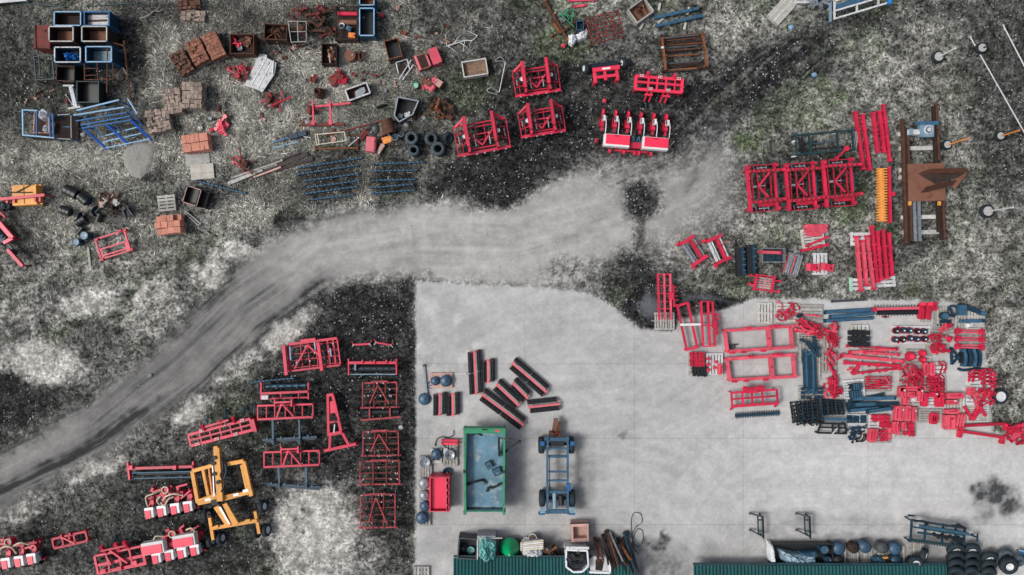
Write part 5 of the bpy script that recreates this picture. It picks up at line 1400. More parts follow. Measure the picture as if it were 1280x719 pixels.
crumpled('tarp', 'tarp_blue', [(74, 65), (80, 63), (87, 64), (94, 63), (97, 69), (94, 74), (86, 73), (83, 78), (79, 76), (78, 71)], .15, 1.02, 'crumpled bright blue tarp stuffed into a crate', 'tarp', amp=.16, seed=3)
crate('stillage', 123.5, 68, 32, 19, 1.1, 'pale blue rimmed crate with weeds beside the blue tarp', 'blue', 'blue_grey', rim='blue_pale', wall='navy')
T = Thing('oil_tank', 'red brown rectangular steel tank beside the stacked crates', 'tank', 53, 46, 0, .8)
T.box('shell', 'red_old', 53, 46, .06, .8, 21, 29, 2)
T.box('cover', 'red_old', 54.5, 46, .802, .83, 17, 27.5, 2); T.bar('side_rail', 'rust', 44.3, 32, 45.5, 61, .84, 1.4, .06); T.box('filler_cap', 'rust', 56, 39, .832, .87, 3, 3)
for u in (46, 60): T.box('foot', 'rust', u, 46, 0, .06, 3, 28)
def open_frame(name, pts, z, m, label, w=1.3, leg=True, cat='frame', cross=()):
 cx = sum(p[0] for p in pts) / len(pts); cy = sum(p[1] for p in pts) / len(pts)
 T = Thing(name, label, cat, cx, cy, 0, z)
 for i in range(len(pts)): T.bar('rail', m, *pts[i], *pts[(i + 1) % len(pts)], z, w, .05)
 for c in cross: T.bar('cross_rail', c[4] if len(c) > 4 else m, *c[:4], z + .03, w * .9, .05)
 if leg: legs(T, 'leg', m, pts, z, w * .9)
 return T
open_frame('rack_frame', [(42.5, 71), (65, 70), (68, 99), (45, 100)], .7, 'teal_dark', 'dark teal open rack frame standing in the grass', 1.3, cross=((49, 71, 51, 98),))
T = crate('scrap_bin', 82, 92, 22, 18, .8, 'black open bin with thin rusty rim below the blue tarp crate', 'rust_dark', 'plastic_black', rim='rust', wall='plastic_black', cat='bin', rw=.8)
open_frame('rack_frame', [(105.5, 79), (141, 78), (142, 99), (106, 100)], .9, 'rust', 'rusty open rack frame overgrown with dry weeds', 1.1, cross=((106, 86, 124, 86), (107, 95, 124, 94), (122, 79, 123, 99), (135, 56, 134, 116)))
T = Thing('rusty_post', 'tall rusty post with a cross bar beside the overgrown rack', 'post', 152, 88, 0, .5)
T.bar('upright', 'rust', 159, 54, 158, 124, .8, 1.6, .06, z2=.1); T.bar('cross_bar', 'rust', 142, 55, 159, 60, .8, 1.4, .06); T.bar('upright', 'rust', 142, 55, 142, 55, 0, 1.4, .06, z2=.8); T.bar('foot', 'rust', 159, 54, 159, 54, 0, 1.5, .06, z2=.8)
T = crate('scrap_bin', 110, 115, 27, 26, .75, 'black bin with thin teal rim beside the white board', 'teal_dark', 'plastic_black', rim='teal_dark', wall='plastic_black', cat='bin', rw=.9)
T = Thing('white_board', 'narrow flaking white board with blue edge standing near the blue rack', 'board', 92, 121, 0, .3)
T.bar('board', 'white_dirty', 88, 107, 95, 135, .32, 4.4, .04); T.bar('edge', 'blue', 91.6, 108, 97.5, 132, .35, .8, .05); T.bar('top_piece', 'white_dirty', 80, 107.5, 93, 107.5, .36, 2, .04); T.bar('foot', 'white_dirty', 86, 136, 101, 134, .34, 2.2, .05)
legs(T, 'leg', 'white_dirty', ((88, 108), (95, 134)), .3, 1.2)
beam(0, 0, 'long thin teal pipe lying in the grass beyond the crates', 'teal_dark', 19, 3.5, 81, 9, 1.4, .06, name='pipe', cat='pipe', ends='teal_dark', endw=2)
beam(0, 0, 'thin dark teal rail lying in the long grass by the crates', 'teal_dark', 109, 8, 172, 4, 1.2, .05, name='pipe', cat='pipe', ends='teal_dark', endw=2)
T = Thing('metal_sheet', 'white panel with teal edge reaching out of the grass corner', 'panel', 12, 0, 0, .3)
T.poly('panel', 'white_dirty', [(-30, -9), (33, -5), (33, 1), (0, 4), (-30, 6)], .25, .06); T.bar('edge', 'teal_dark', -30, 7, 0, 4.8, .28, 1.2, .08); legs(T, 'leg', 'white_dirty', ((30, 0), (-20, 0)), .25)

# pale and bright blue steel racks
T = Thing('blue_rack', 'large blue steel rack of pale rails tipped on its side', 'rack', 140, 155, 0, .7)
for a in ((103, 141, 155, 128), (99, 147, 162, 137)): T.bar('top_rail', 'blue_pale', *a, 1.15, 1.6, .07)
for a in ((99, 153, 162, 142.5), (105, 158, 166, 147), (106, 162, 168, 151.5)): T.bar('rail', 'blue', *a, .95, 1.5, .07)
for a in ((119, 170, 168, 157), (124, 176, 172, 165), (127, 183.5, 183, 172)): T.bar('low_rail', 'blue_pale', *a, .35, 1.2, .06)
for a in ((106, 160, 126, 184), (136, 157, 153, 177.5), (167, 152, 183, 173)): T.bar('leg', 'blue_bright', *a, .9, 2.6, .10, z2=.12)
for a in ((106, 141, 124, 170), (134, 133, 148, 164), (162, 137, 178, 158)): T.bar('upright', 'blue', *a, 1.05, 1.4, .06, z2=.5)
T.bar('side_rail', 'blue_pale', 165, 126, 177, 145, 1.1, 1.4, .06)
legs(T, 'foot', 'blue_bright', ((106, 158), (166, 150), (155, 129), (136, 157)), .95, 1.2)
T = Thing('blue_cage', 'pale blue rectangular cage frame with rusty inner frame and white sheet', 'cage', 57, 155, 0, .9)
for a in ((28.5, 137.5, 47, 138.5), (28.5, 169, 68, 172.5), (28.5, 137, 29, 169), (46, 137, 46, 170), (62, 144, 63, 172), (66, 143, 67, 172)): T.bar('rail', 'blue' if a[0] != 28.5 else 'blue_pale', *a, .9, 1.5, .07)
for a in ((40, 138, 39, 164), (39, 164.5, 60, 165.5), (57, 138, 58, 164)): T.bar('inner_rail', 'clay_pink', *a, .7, 1.0, .05)
for a in ((68, 172.5, 87, 173.5), (86.5, 142, 87, 174), (69, 143, 86, 142)): T.bar('outer_rail', 'wood_grey', *a, .75, 1.1, .05)
T.box('dark_floor', 'rust_dark', 58, 156, .06, .12, 56, 30)
T.box('rusty_sheet', 'rust_plate', 53, 157, .30, .34, 12, 14, 6)
legs(T, 'leg', 'blue', ((29, 138), (29, 169), (46, 138), (67, 143), (86.5, 143), (87, 173), (63, 172)), .9)
T.bar('stay', 'blue_steel', 72, 156.5, 83, 156.5, .5, 1.2, .05)
crumpled('plastic_sheet', 'plastic_white', [(45, 136), (52, 135), (58, 140), (57, 146), (50, 149), (45, 148)], .45, .95, 'torn white plastic sheet draped on the blue cage', 'sheet', amp=.12, seed=5)
crumpled('paper_scrap', 'plastic_white', [(52, 157), (57, 155), (60, 160), (55, 166), (52, 163)], .36, .55, 'crumpled white scrap lying inside the blue cage', 'scrap', amp=.08, seed=6)
# a pale heap of sand
o = crumpled('sand_heap', 'sand', [(166, 178), (176, 176), (187, 178), (192, 186), (190, 200), (184, 214), (174, 224), (163, 220), (154, 208), (152, 192), (157, 182)], -.02, .10, 'low smooth heap of pale sand beside the blue rack', 'sand heap', amp=.03, seed=8)
o.data.shade_smooth()

# bricks and cobbles
brick_stack(245.5, 64, -25, 4, 7, 4, 20, 31, .09, 'stack of red bricks between two other tilted brick stacks', 'brick_red', flip=.35, miss=.06, jit=1.3)
brick_stack(266.5, 56.5, -25, 4, 8, 4, 19, 33, .09, 'stack of red bricks nearest the rusty parts box', 'brick_red', flip=.3, miss=.02, jit=1.0)
brick_stack(226.5, 78, -28, 4, 7, 2, 19, 30, .09, 'collapsed dark brown brick stack at the end of the row', 'brick_brown', flip=.4, miss=.35, jit=2.6)
brick_stack(236, 4, -4, 5, 4, 3, 27, 13, .09, 'dark brick heap at the top of the scrap yard', 'brick_brown', flip=.3, miss=.2, jit=2)
brick_stack(241, 19, 6, 5, 5, 2, 30, 13, .10, 'grey weathered block pile in front of the dark brick heap', 'cobble', flip=.3, miss=.15, jit=2, on_pallet=False)
brick_stack(239.5, 118.5, 1, 5, 6, 4, 24.5, 33, .15, 'square pallet of pale stone cobbles nearest the white sheet', 'cobble', cat='cobble pallet', name='cobble_pallet', jit=1.5, flip=.2)
brick_stack(215, 126, -7, 6, 7, 3, 22, 32, .14, 'pallet of pale cobbles between two other cobble pallets', 'cobble', cat='cobble pallet', name='cobble_pallet', jit=1.8, flip=.2, miss=.05)
brick_stack(197, 150.5, -12, 7, 7, 3, 29, 28, .13, 'loose pallet of brown cobbles touching the blue rack', 'cobble', cat='cobble pallet', name='cobble_pallet', jit=2.2, flip=.2, miss=.08)
brick_stack(243.5, 178, -7, 3, 2, 3, 33, 22, .19, 'neat pallet of large orange blocks beside the plywood sheet', 'brick_orange', jit=.5, flip=.3)
brick_stack(209, 280.5, -6, 4, 3, 3, 32, 24, .19, 'pallet of orange hollow blocks with an empty corner', 'brick_orange', jit=1.0, flip=.1, miss=.12)
pallet(208.5, 254, 'grey pallet half under the orange hollow blocks', -6, 22, 21, 5)
# fix: boards run lengthwise
T = Thing('plywood_sheet', 'pale plywood sheet beside the orange blocks', 'board', 252.5, 214.5, -5, .1, rel=True)
T.box('sheet', 'plywood', 0, 0, .06, .09, 29, 19); T.box('batten', 'wood_grey', 0, -6, 0, .06, 27, 2); T.box('batten', 'wood_grey', 0, 6, 0, .06, 27, 2); T.box('seam', 'wood_grey', 0, 2, .091, .096, 28, .5)
T = Thing('concrete_slab', 'dark grey flat slab lying half under the plywood sheet', 'slab', 247, 200, -3, .04, rel=True)
T.box('slab', 'concrete_block', 0, 0, 0, .05, 30, 15); T.box('lifting_lug', 'rust', 12, 5, .05, .08, 1.4, 1.4)
screw_beam(243, 225.5, 308, 242, 'lone navy tooth roller lying aslant by the plywood sheet')
crate('scrap_bin', 240, 245, 18, 21, .6, 'black open box with brown rim beside the lone tooth roller', 'rust_dark', 'plastic_black', 17, 'plastic_black', 'clay_pink', cat='bin', rw=.8)
crate('scrap_bin', 253, 249, 12, 20, .45, 'low black box leaning on the brown rimmed one', 'rust_dark', 'plastic_black', 17, 'plastic_black', 'rust_dark', cat='bin', rw=.6)
open_frame('sash_frame', [(230, 265), (232, 264), (251, 280), (248, 282)], .12, 'wood_grey', 'narrow grey sash frame lying in the grass', 1.1)
T = Thing('tile_piece', 'small grey roof tile lying by the orange blocks', 'tile', 269, 188, -45, .05, rel=True)
T.box('tile', 'disc_grey', 0, 0, 0, .05, 8, 3.2); T.bar('rib', 'grey_metal', -4, 0, 4, 0, .06, .8, .02)
beam(0, 0, 'narrow pale plank lying on the grass by the two blue drums', 'wood_grey', 110, 309, 113, 333, 2.6, .05, name='plank', cat='plank', collars=1)

# white sheet, red junk
T = Thing('white_sheet', 'large peeling white sheet lying aslant on the grass', 'sheet', 325, 91, 0, .25)
T.poly('sheet', 'white_dirty', [(324, 67), (333, 68), (333, 72), (345, 78), (343, 92), (327.5, 115), (317, 110), (305, 107)], .16, .04)
for a in ((333, 71, 314, 106), (339, 78, 322, 110)): T.bar('fold', 'white_paint', *a, .21, 1.2, .03)
T.bar('upturned_edge', 'white_paint', 342, 76, 341, 93, .24, .8, .08)
for u, v, r in ((327, 74, -62), (336, 79, -62), (326, 82, 20), (320, 95, -62), (332, 92, 20)): T.box('peel', 'grey_dark', u, v, .202, .207, 4, 1.1, r)
for a in ((325, 72, 309, 104), (340, 82, 326, 112)): T.bar('batten', 'wood_grey', *a, .08, 2, .16)
def junk(kinds, m, cx, cy, w, d, n, label, group, z0=0.0, zt=.3, scale=(.9, 1.3)):
 for i in range(n): heap(kinds[i % len(kinds)], m if isinstance(m, str) else m[i % len(m)], cx, cy, w, d, 1, label, group, 'scrap', z0=z0 + zt * i / n, zt=z0 + zt * i / n, scale=scale, layers=1)
junk(('shank', 'arm', 'clamp', 'hook'), ('red', 'red_old'), 301, 93, 18, 16, 11, 'red machine part in the scrap by the white sheet', 'red scrap by the white sheet')
junk(('arm', 'clamp', 'plate'), ('red', 'red_bright'), 277.5, 160, 8, 18, 7, 'red casting in the small heap by the orange blocks', 'red castings by the orange blocks')
junk(('plate', 'link', 'hook'), ('red_old', 'red_dark', 'rust'), 342, 127, 22, 10, 9, 'rusty red scrap piece between the white sheet and the red cart', 'rusty red scrap in the grass')
junk(('link', 'hook', 'plate'), ('red_old', 'red_faded', 'rust'), 304, 203, 14, 12, 7, 'faded red scrap piece lying by the long planks', 'faded red scrap by the planks')
junk(('plate', 'clamp', 'hook'), ('red', 'red_old'), 413, 97, 42, 10, 10, 'red chain piece in the line of scrap by the rusty urn', 'red scrap chain')
junk(('plate', 'arm', 'fork', 'hook'), ('rust', 'red_old', 'rust_dark'), 390, 25, 46, 34, 26, 'rusty bar in the tangled heap by the blue crates', 'tangled rusty heap', zt=.5)
junk(('plate', 'fork', 'tube', 'hook'), ('rust', 'rust_orange', 'rust_dark'), 554, 137, 24, 20, 12, 'rusty scrap piece in the heap near the loose tyres', 'rusty heap by the tyres')
junk(('plate', 'tube', 'clamp'), ('clay_pink', 'wood_brown', 'concrete_block', 'rust'), 137, 250, 28, 16, 20, 'broken brick and wood rubble by the black barrels', 'rubble by the black barrels', scale=(.4, .9))
junk(('plate', 'clamp', 'fork'), ('steel_dark', 'rust_dark'), 150, 262, 30, 12, 9, 'dark scrap piece lying by the black barrels', 'dark scrap by the barrels')
junk(('plate', 'clamp'), ('red_faded', 'rust_plate', 'pink_red'), 541, 103, 22, 14, 8, 'faded red plate scrap near the wooden tray', 'faded plates by the tray')
junk(('clamp', 'plate', 'hook'), ('disc_grey', 'white_dirty', 'rust'), 516, 150, 30, 16, 10, 'grey scrap piece by the slanted grey bin', 'grey scrap by the bin', scale=(.5, .9))
for (x, y, lab) in ((477, 19, 'small bright red block alone in the grass by the blue crate'), (755.5, 126, 'tiny red block lying on soil beyond the planter'), (704, 57, 'small red lump lying near the white sacks')):
 T = Thing('red_block', lab, 'block', x, y, 20, .1, rel=True)
 T.box('block', 'red_faded', 0, 0, 0, .14, 5, 4); T.box('lug', 'red', 1, 0, .14, .2, 2, 3)
# parts boxes
T = crate('parts_box', 302.5, 55, 29, 24, .7, 'rusty open parts box with one bright red casting inside', 'rust', 'rust_dark', wall='rust', cat='crate', rw=1.0)
junk(('plate', 'clamp', 'tube'), ('rust', 'rust_plate', 'disc_grey', 'rust'), 302.5, 57, 20, 14, 12, 'rusty part lying in the open parts box', 'parts in the rusty box', z0=.12, zt=.3)
junk(('arm',), 'red_bright', 295, 54, 2, 3, 2, 'bright red casting in the rusty parts box', 'red castings in the box', z0=.45, zt=.1, scale=(.6, .8))
T = crate('parts_box', 344.5, 40, 28, 19, .8, 'rusty box heaped with scrap strips beside the wire crate', 'rust', 'rust_dark', 3, 'rust_dark', cat='crate', rw=1.0)
junk(('plate', 'link', 'arm'), ('rust', 'rust_orange', 'rust_dark'), 344, 40, 22, 14, 14, 'rusty strip in the heaped scrap box', 'strips in the heaped box', z0=.12, zt=.55, scale=(.5, .9))
open_frame('wire_crate', [(360, 27), (383, 27), (383, 52), (364, 53)], .8, 'wood_grey', 'pale wire crate overgrown with straw beside the heaped box', .9, cross=((364, 40, 383, 40), (372, 28, 373, 52)))
T = crate('parts_box', 411.5, 67.5, 18, 25, .55, 'dark box full of rusty rods standing in straw', 'rust_dark', 'rust_dark', 0, 'rust_dark', cat='crate', rw=.9)
for i in range(7):
 beam(0, 0, 'rusty rod standing in the dark rod box', ('rust', 'clay_pink', 'rust_orange')[i % 3], 406 + U(-1, 8), 57 + U(0, 5), 410 + U(0, 9), 72 + U(0, 6), 1.6, .06, z=.14 + .055 * i, name='rusty_rod', cat='rod', group='rods in the dark box', collars=1)
# shelf rack with rolls
T = Thing('storage_rack', 'dark scrap shelf holding red and brown rolls by the blue crates', 'rack', 432, 28, 0, .7)
T.box('shelf', 'rust_dark', 432, 28, .08, .14, 27, 41)
for a in ((419, 7, 446, 7), (419, 48, 446, 48), (419, 7, 419, 48), (446, 7, 446, 48)): T.bar('rail', 'rust_dark', *a, .55, 1.3, .06)
legs(T, 'post', 'rust_dark', ((419, 7), (446, 7), (419, 48), (446, 48)), .6, 1.4)
for v, m, r, lab in ((14.5, 'red', 2.6, 'red tube lying across the dark scrap shelf'), (25.5, 'rust_plate', 3.2, 'brown tube lying across the dark scrap shelf')):
 T = Thing('roll', lab, 'roll', 432, v, 0, .4, z0=.14)
 T.tube('tube', m, 421, v, r * S + .02, 445, v + .4, r * S + .02, r, seg=14); T.tube('core', 'rust_dark', 420, v, r * S + .02, 446, v + .4, r * S + .02, r * .4)
def bucket(cx, cy, r, h, label, m='plastic_white', inside='steel_dark', z0=0.0, name='bucket'):
 T = Thing(name, label, 'bucket', cx, cy, 0, h, None, z0, rel=True)
 Ro = r * S
 T.put('shell', lathe('bucket_%.3f_%.2f' % (Ro, h), m, [(0, .01), (Ro * .8, .0), (Ro, h), (Ro * 1.08, h), (Ro * 1.08, h - .04), (Ro, h - .03), (Ro * .88, h - .03), (Ro * .72, .03), (0, .03)], 20, True), 0, 0, 0)
 T.tube('contents', inside, 0, 0, .04, 0, 0, h * .75, r * .82, seg=16)
 T.curve('handle', 'grey_metal', [(-r, 0, h), (-r * .6, r * .9, h + .02), (r * .6, r * .9, h + .02), (r, 0, h)], .012)
 return T
bucket(427, 32, 3.4, .3, 'white bucket on the dark scrap shelf', z0=.145)
T = Thing('jerry_can', 'orange red plastic can at the end of the dark scrap shelf', 'can', 439, 43, 5, .4, z0=.145, rel=True)
T.box('body', 'orange', 0, 0, 0, .3, 8.5, 6); T.box('neck', 'red_faded', 2.4, 0, .3, .36, 2, 2)
T = Thing('jerry_can', 'dark blue can beside the white bucket', 'can', 435, 34, 25, .4, z0=.145, rel=True)
T.box('body', 'navy_light', 0, 0, 0, .26, 7, 5); T.box('neck', 'teal_dark', 2, 0, .26, .32, 2, 2)
crate('stillage', 458.5, 27.5, 18, 34, .8, 'tall narrow bright blue crate beside the dark scrap shelf', 'blue', 'steel_dark', rim='blue_pale', wall='navy')
crate('stillage', 458.5, 1, 18, 11, .8, 'bright blue crate with rusty contents behind the narrow one', 'blue', 'rust_orange', rim='blue_pale', wall='navy')
junk(('link', 'hook', 'shank'), ('steel_dark', 'grey_metal', 'rust'), 458, 28, 12, 26, 12, 'small wire scrap lying in the narrow blue crate', 'scrap in the narrow blue crate', z0=.12, zt=.2, scale=(.4, .7))
# round lid and coil
drum(437, 69, 7, .35, 'brown round drum standing in straw', 'rust_plate', cat='drum')
T = Thing('wire_coil', 'rusty coil of wire beside the brown drum', 'coil', 448, 70, 0, .2)
for i in range(4): T.curve('loop', 'rust', [(448 + i * 1.4 + 3.4 * math.cos(q * .8), 70 + 5.5 * math.sin(q * .8), .06 + i * .05) for q in range(9)], .03)
crate('scrap_bin', 491.5, 61, 17, 23, .7, 'black box with rusty orange rim tilted in the grass', 'rust_orange', 'plastic_black', -14, 'plastic_black', 'rust_orange', cat='bin', rw=.9)
T = Thing('pipe_trestle', 'white tubular trestle lying by the rusty rimmed box', 'trestle', 506, 87, 0, .3)
for a in ((495, 78, 509, 74), (509, 74, 512, 86), (495, 78, 498, 92), (499, 99, 514, 75), (503, 100, 517, 81)): T.tube('tube', 'white_dirty', a[0], a[1], .28, a[2], a[3], .30, .75)
legs(T, 'leg', 'white_dirty', ((495, 78), (509, 74), (500, 98)), .28, .9); T.box('seat', 'rust_dark', 503, 86, .2, .24, 10, 10, -15)
T = Thing('tool_box', 'open red tool tray with a black divider', 'tool box', 528, 76, -22, .4, rel=True)
T.box('tray', 'rust_plate', 0, 0, 0, .28, 15, 19); T.box('red_side', 'pink_red', -6.5, 0, 0, .38, 3, 19); T.box('inner', 'rust_dark', 1, 0, .281, .30, 8, 16); T.box('red_side', 'pink_red', 7, 2, 0, .36, 2, 14)
T = Thing('tool_box', 'closed faded red chest beside the open tool tray', 'chest', 543.5, 70, -22, .5, rel=True)
T.box('chest', 'red_faded', 0, 0, 0, .5, 11, 19); T.box('lid', 'red_faded', 0, 0, .502, .54, 12, 20); T.box('clasp', 'grey_metal', 0, 9.8, .4, .56, 2, 1); T.bar('handle', 'rust', 6, -12, 8, 4, .4, 1, .05)
T = Thing('rusty_cube', 'small rusty tilted box near the green bucket', 'box', 548, 104, 32, .3, rel=True)
T.box('box', 'rust_plate', 0, 0, 0, .3, 9.5, 9); T.box('lid', 'clay_pink', -.3, 0, .302, .33, 9, 8.4)
bucket(519, 106.5, 4, .25, 'green bucket lying in the grass by the red plates', 'green', 'green_pale')
# bath
T = Thing('bath_tub', 'old white tub with rusty inside lying in straw', 'tub', 447.5, 115, -20, .35, rel=True)
for v in (-7, 7): T.bar('long_rim', 'white_dirty', -14, v, 14, v, .40, 1.6, .08)
for u in (-14, 14): T.bar('end_rim', 'white_dirty', u, -7, u, 7, .40, 1.6, .08)
for v in (-6.6, 6.6): T.bar('side_wall', 'rust_dark', -14, v, 14, v, .2, .8, .36)
for u in (-13.6, 13.6): T.bar('end_wall', 'rust_dark', u, -6, u, 6, .2, .8, .36)
T.box('floor', 'rust', 0, 0, .02, .06, 27, 13); T.poly('water', 'disc_grey', [(-6, 5), (-4, -3), (4, -5.5), (9, -5), (9, 1), (3, 5)], .16, .01)
# urn
T = Thing('rusty_urn', 'rusty brown urn with black mouth standing in straw', 'urn', 397, 111.5, 0, .5, rel=True)
T.put('body', lathe('urn', 'rust', [(0, 0), (.18, 0), (.28, .12), (.24, .30), (.14, .42), (.15, .52), (.12, .52), (.11, .40), (0, .38)], 20, True), 0, 3, 0)
T.put('collar', lathe('collar', 'rust_dark', [(.16, .5), (.18, .56), (.13, .57), (.11, .50)], 20, True), 0, 2.4, 0)
# red cart frame
T = Thing('cart_frame', 'old red cart frame with two uprights lying in straw', 'cart', 410, 142, 0, .35)
T.bar('long_beam', 'red_old', 378, 156.5, 430, 155.5, .34, 2.8, .10); T.bar('long_beam', 'red_faded', 384, 134.5, 438, 129, .34, 2.6, .10)
for u in (392, 413.5): T.bar('upright', 'red_faded', u - .6, 126, u + .8, 157, .44, 2.0, .09)
for u in (392, 414): T.box('bracket', 'red_faded', u, 154, .3, .5, 4.5, 5)
T.box('wheel_hub', 'red_old', 387, 137, .0, .5, 4, 10); T.bar('brace', 'red_old', 384, 133, 404, 139, .38, 1.4, .06)
legs(T, 'leg', 'red_old', ((379, 156), (429, 155), (386, 134), (436, 129)), .32)
crumpled('white_bag', 'plastic_white', [(380, 149), (386, 148), (388, 152), (384, 154), (380, 153)], 0, .28, 'small white bag lying under the red cart frame', 'bag', seed=11)
open_frame('wire_crate', [(394, 168.5), (430.5, 165), (432, 176), (396, 181)], .3, 'cream', 'cream wire basket frame in front of the red cart frame', 1.0, cross=((397, 167, 399, 180),))
beam(0, 0, 'straight orange rusty pipe lying in front of the cream wire basket', 'rust_orange', 395, 186, 447, 185, 1.9, .08, name='pipe', cat='pipe', ends='rust')
beam(0, 0, 'thin reddish pipe running from the barrel to the wire basket', 'red_old', 408, 170, 478, 151, 1.9, .08, name='pipe', cat='pipe', ends='rust', endw=3)
beam(0, 0, 'thin rusty rod lying across the red toolbox end', 'rust', 436, 169, 478, 171, 1.1, .05, name='pipe', cat='rod', ends='rust', endw=2)
drum(480, 141.5, 8, .72, 'rusty barrel lying on its side by the scrap bin', 'rust', 'steel_dark', lying=-17, cat='barrel', name='barrel')
crumpled('plastic_bags', 'white_dirty', [(480, 157), (486, 153), (493, 154), (495, 159), (490, 162), (484, 161)], 0, .22, 'crumpled white plastic bags at the mouth of the barrel', 'bags', seed=12)
T = Thing('scrap_bin', 'slanted open grey bin with black inside and small white hubs', 'bin', 508, 138, 0, .6)
Q = [(497.5, 121.5), (523, 126.5), (516, 143), (499, 152.5), (493, 144.5)]
for i in range(5):
 T.bar('rim', 'disc_grey', *Q[i], *Q[(i + 1) % 5], .62, 1.5, .05); T.bar('side', 'grey_dark', *Q[i], *Q[(i + 1) % 5], .32, .6, .58)
T.poly('floor', 'plastic_black', Q, .03, .05)
drum(500, 145, 3.4, .2, 'small grey canister in the slanted bin', 'disc_grey', z0=.1)
drum(511, 141, 1.8, .25, 'tiny pale canister in the slanted bin', 'white_dirty', z0=.1)
T = Thing('tool_box', 'bright pink red metal box beside the yellow can', 'tool box', 463, 180, 5, .4, rel=True)
T.box('box', 'pink_red', 0, 0, 0, .36, 11, 18.5); T.box('lid', 'pink_red', -.5, 0, .362, .39, 10, 18); T.box('side_rail', 'red_old', 6.4, 2, .1, .37, 1.2, 17); T.box('clasp', 'rust', 5, -4, .3, .4, 1.2, 2)
T = Thing('steel_plate', 'small rusty plate leaning beside the pink red box', 'plate', 454, 168, 38, .15, rel=True)
T.box('plate', 'red_old', 0, 0, 0, .12, 6, 14); T.box('rib', 'rust', 0, 0, .12, .16, 1, 13)
for (x, y, w, d, r, m, lab) in ((483.5, 174.5, 12, 8, -18, 'orange', 'yellow orange plastic can lying beside the pink red box'), (475, 186, 5, 14, 32, 'clay_pink', 'long pale pink can leaning by the yellow can'), (482, 165.5, 11, 6.5, 4, 'rust_plate', 'brown flat tin beyond the yellow can')):
 T = Thing('jerry_can', lab, 'can', x, y, r, .25, rel=True)
 T.box('body', m, 0, 0, 0, .2, w, d); T.box('cap', 'white_dirty', w * .3, d * .3, .2, .25, 2, 2); T.box('panel', m, 0, 0, .202, .215, w * .7, d * .6)
beam(0, 0, 'thin dark rod leaning by the pale pink can', 'rust_dark', 483, 182, 473, 201, .9, .04, name='rod', cat='rod', collars=1)
bucket(494, 171.5, 3.8, .3, 'blue bucket beside a smaller teal bucket', 'blue_steel', 'navy')
bucket(501.5, 167, 3.6, .26, 'teal bucket with dark inside by the tyres', 'teal_dark', 'plastic_black')
T = Thing('wire_coil', 'loose loop of dark wire by the buckets', 'coil', 466, 162, 0, .05)
for i in range(3): T.curve('loop', 'grey_dark', [(466 + (4 + i) * math.cos(q * .8 + i), 162 + (6 + i) * math.sin(q * .8 + i), .05 + .02 * i) for q in range(9)], .02)
for (x, y, r, rx, ry, lab) in ((514.6, 172.5, 8.2, 4, 3, 'upper dusty tyre of the pair stacked by the buckets'), (517.2, 188, 7.2, -3, 4, 'smaller dusty tyre in front of the stacked pair'), (539, 173.5, 8.2, 8, 24, 'dusty tyre tilted up beside the fallen wheel'), (547.5, 186, 8.6, 3, 3, 'largest dusty tyre, nearest the folded cultivator')):
 loose_tyre(x + 2, y + 1.5, lab.replace('dusty tyre', 'dark tyre under a dusty one').replace('of the pair', 'pair') if False else 'dark bottom tyre half hidden under the ' + lab.split(' ')[0] + ' top tyre', r, .24, rub='rubber')
 loose_tyre(x, y, lab, r, .24, z=.40 if r > 7.5 else .36, rx=rx, ry=ry)
loose_tyre(560, 172, 'fallen dark wheel touching the folded cultivator', 7, .24, z=.2, rx=30, ry=40, rub='rubber', rim='navy')
# planks and dark beams
for i, (a, m, w) in enumerate(((( 287, 229, 345, 205), 'wood_pale', 4.2), ((290, 222, 352, 200), 'wood_grey', 2.6), ((330, 214, 384, 193), 'wood_dark', 5), ((310, 213, 372, 192), 'wood_dark', 2.2), ((345, 213, 390, 199), 'wood_dark', 4), ((318, 221, 350, 209), 'clay_pink', 2))):
 beam(0, 0, ('longest pale plank in the plank pile', 'thin grey plank in the plank pile', 'wide dark plank at the far end of the pile', 'thin dark plank along the pile', 'dark plank next to the tooth rollers', 'short pinkish plank on the pile')[i], m, *a, w, .07, z=.0 if i in (0, 2, 4) else .074, name='plank', cat='plank', group='plank pile', collars=0, ends=m, endw=w + .2)
for i, (a, lab) in enumerate((((362, 172, 383, 166), 'thick dark blue grey beam end in the straw'), ((342, 178, 365, 171), 'dark thin beam running under the straw'), ((340, 186, 374, 177), 'grey half buried beam parallel to the dark one'))):
 beam(0, 0, lab, ('navy', 'navy_light', 'blue_grey')[i], *a, (6, 3, 2)[i], (.18, .10, .05)[i], collars=1)
# tooth rollers in two rows
LR = [(372, 210, 453, 197), (371, 218, 449, 206), (380, 226, 449, 217), (383, 234.5, 450, 225.5), (381, 242, 447, 233), (388, 249.5, 443, 243)]
RR = [(464, 205, 530, 202.8), (466, 213.5, 522, 212.4), (464, 225.6, 519.5, 224), (462, 235, 517, 230), (463.5, 241.5, 519, 237.5)]
for i, a in enumerate(LR): screw_beam(*a, 'navy tooth roller in the row of six beside the planks', group='six tooth rollers in a row')
for i, a in enumerate(RR): screw_beam(*a, 'navy tooth roller in the row of five beside the black soil', group='five tooth rollers in a row')
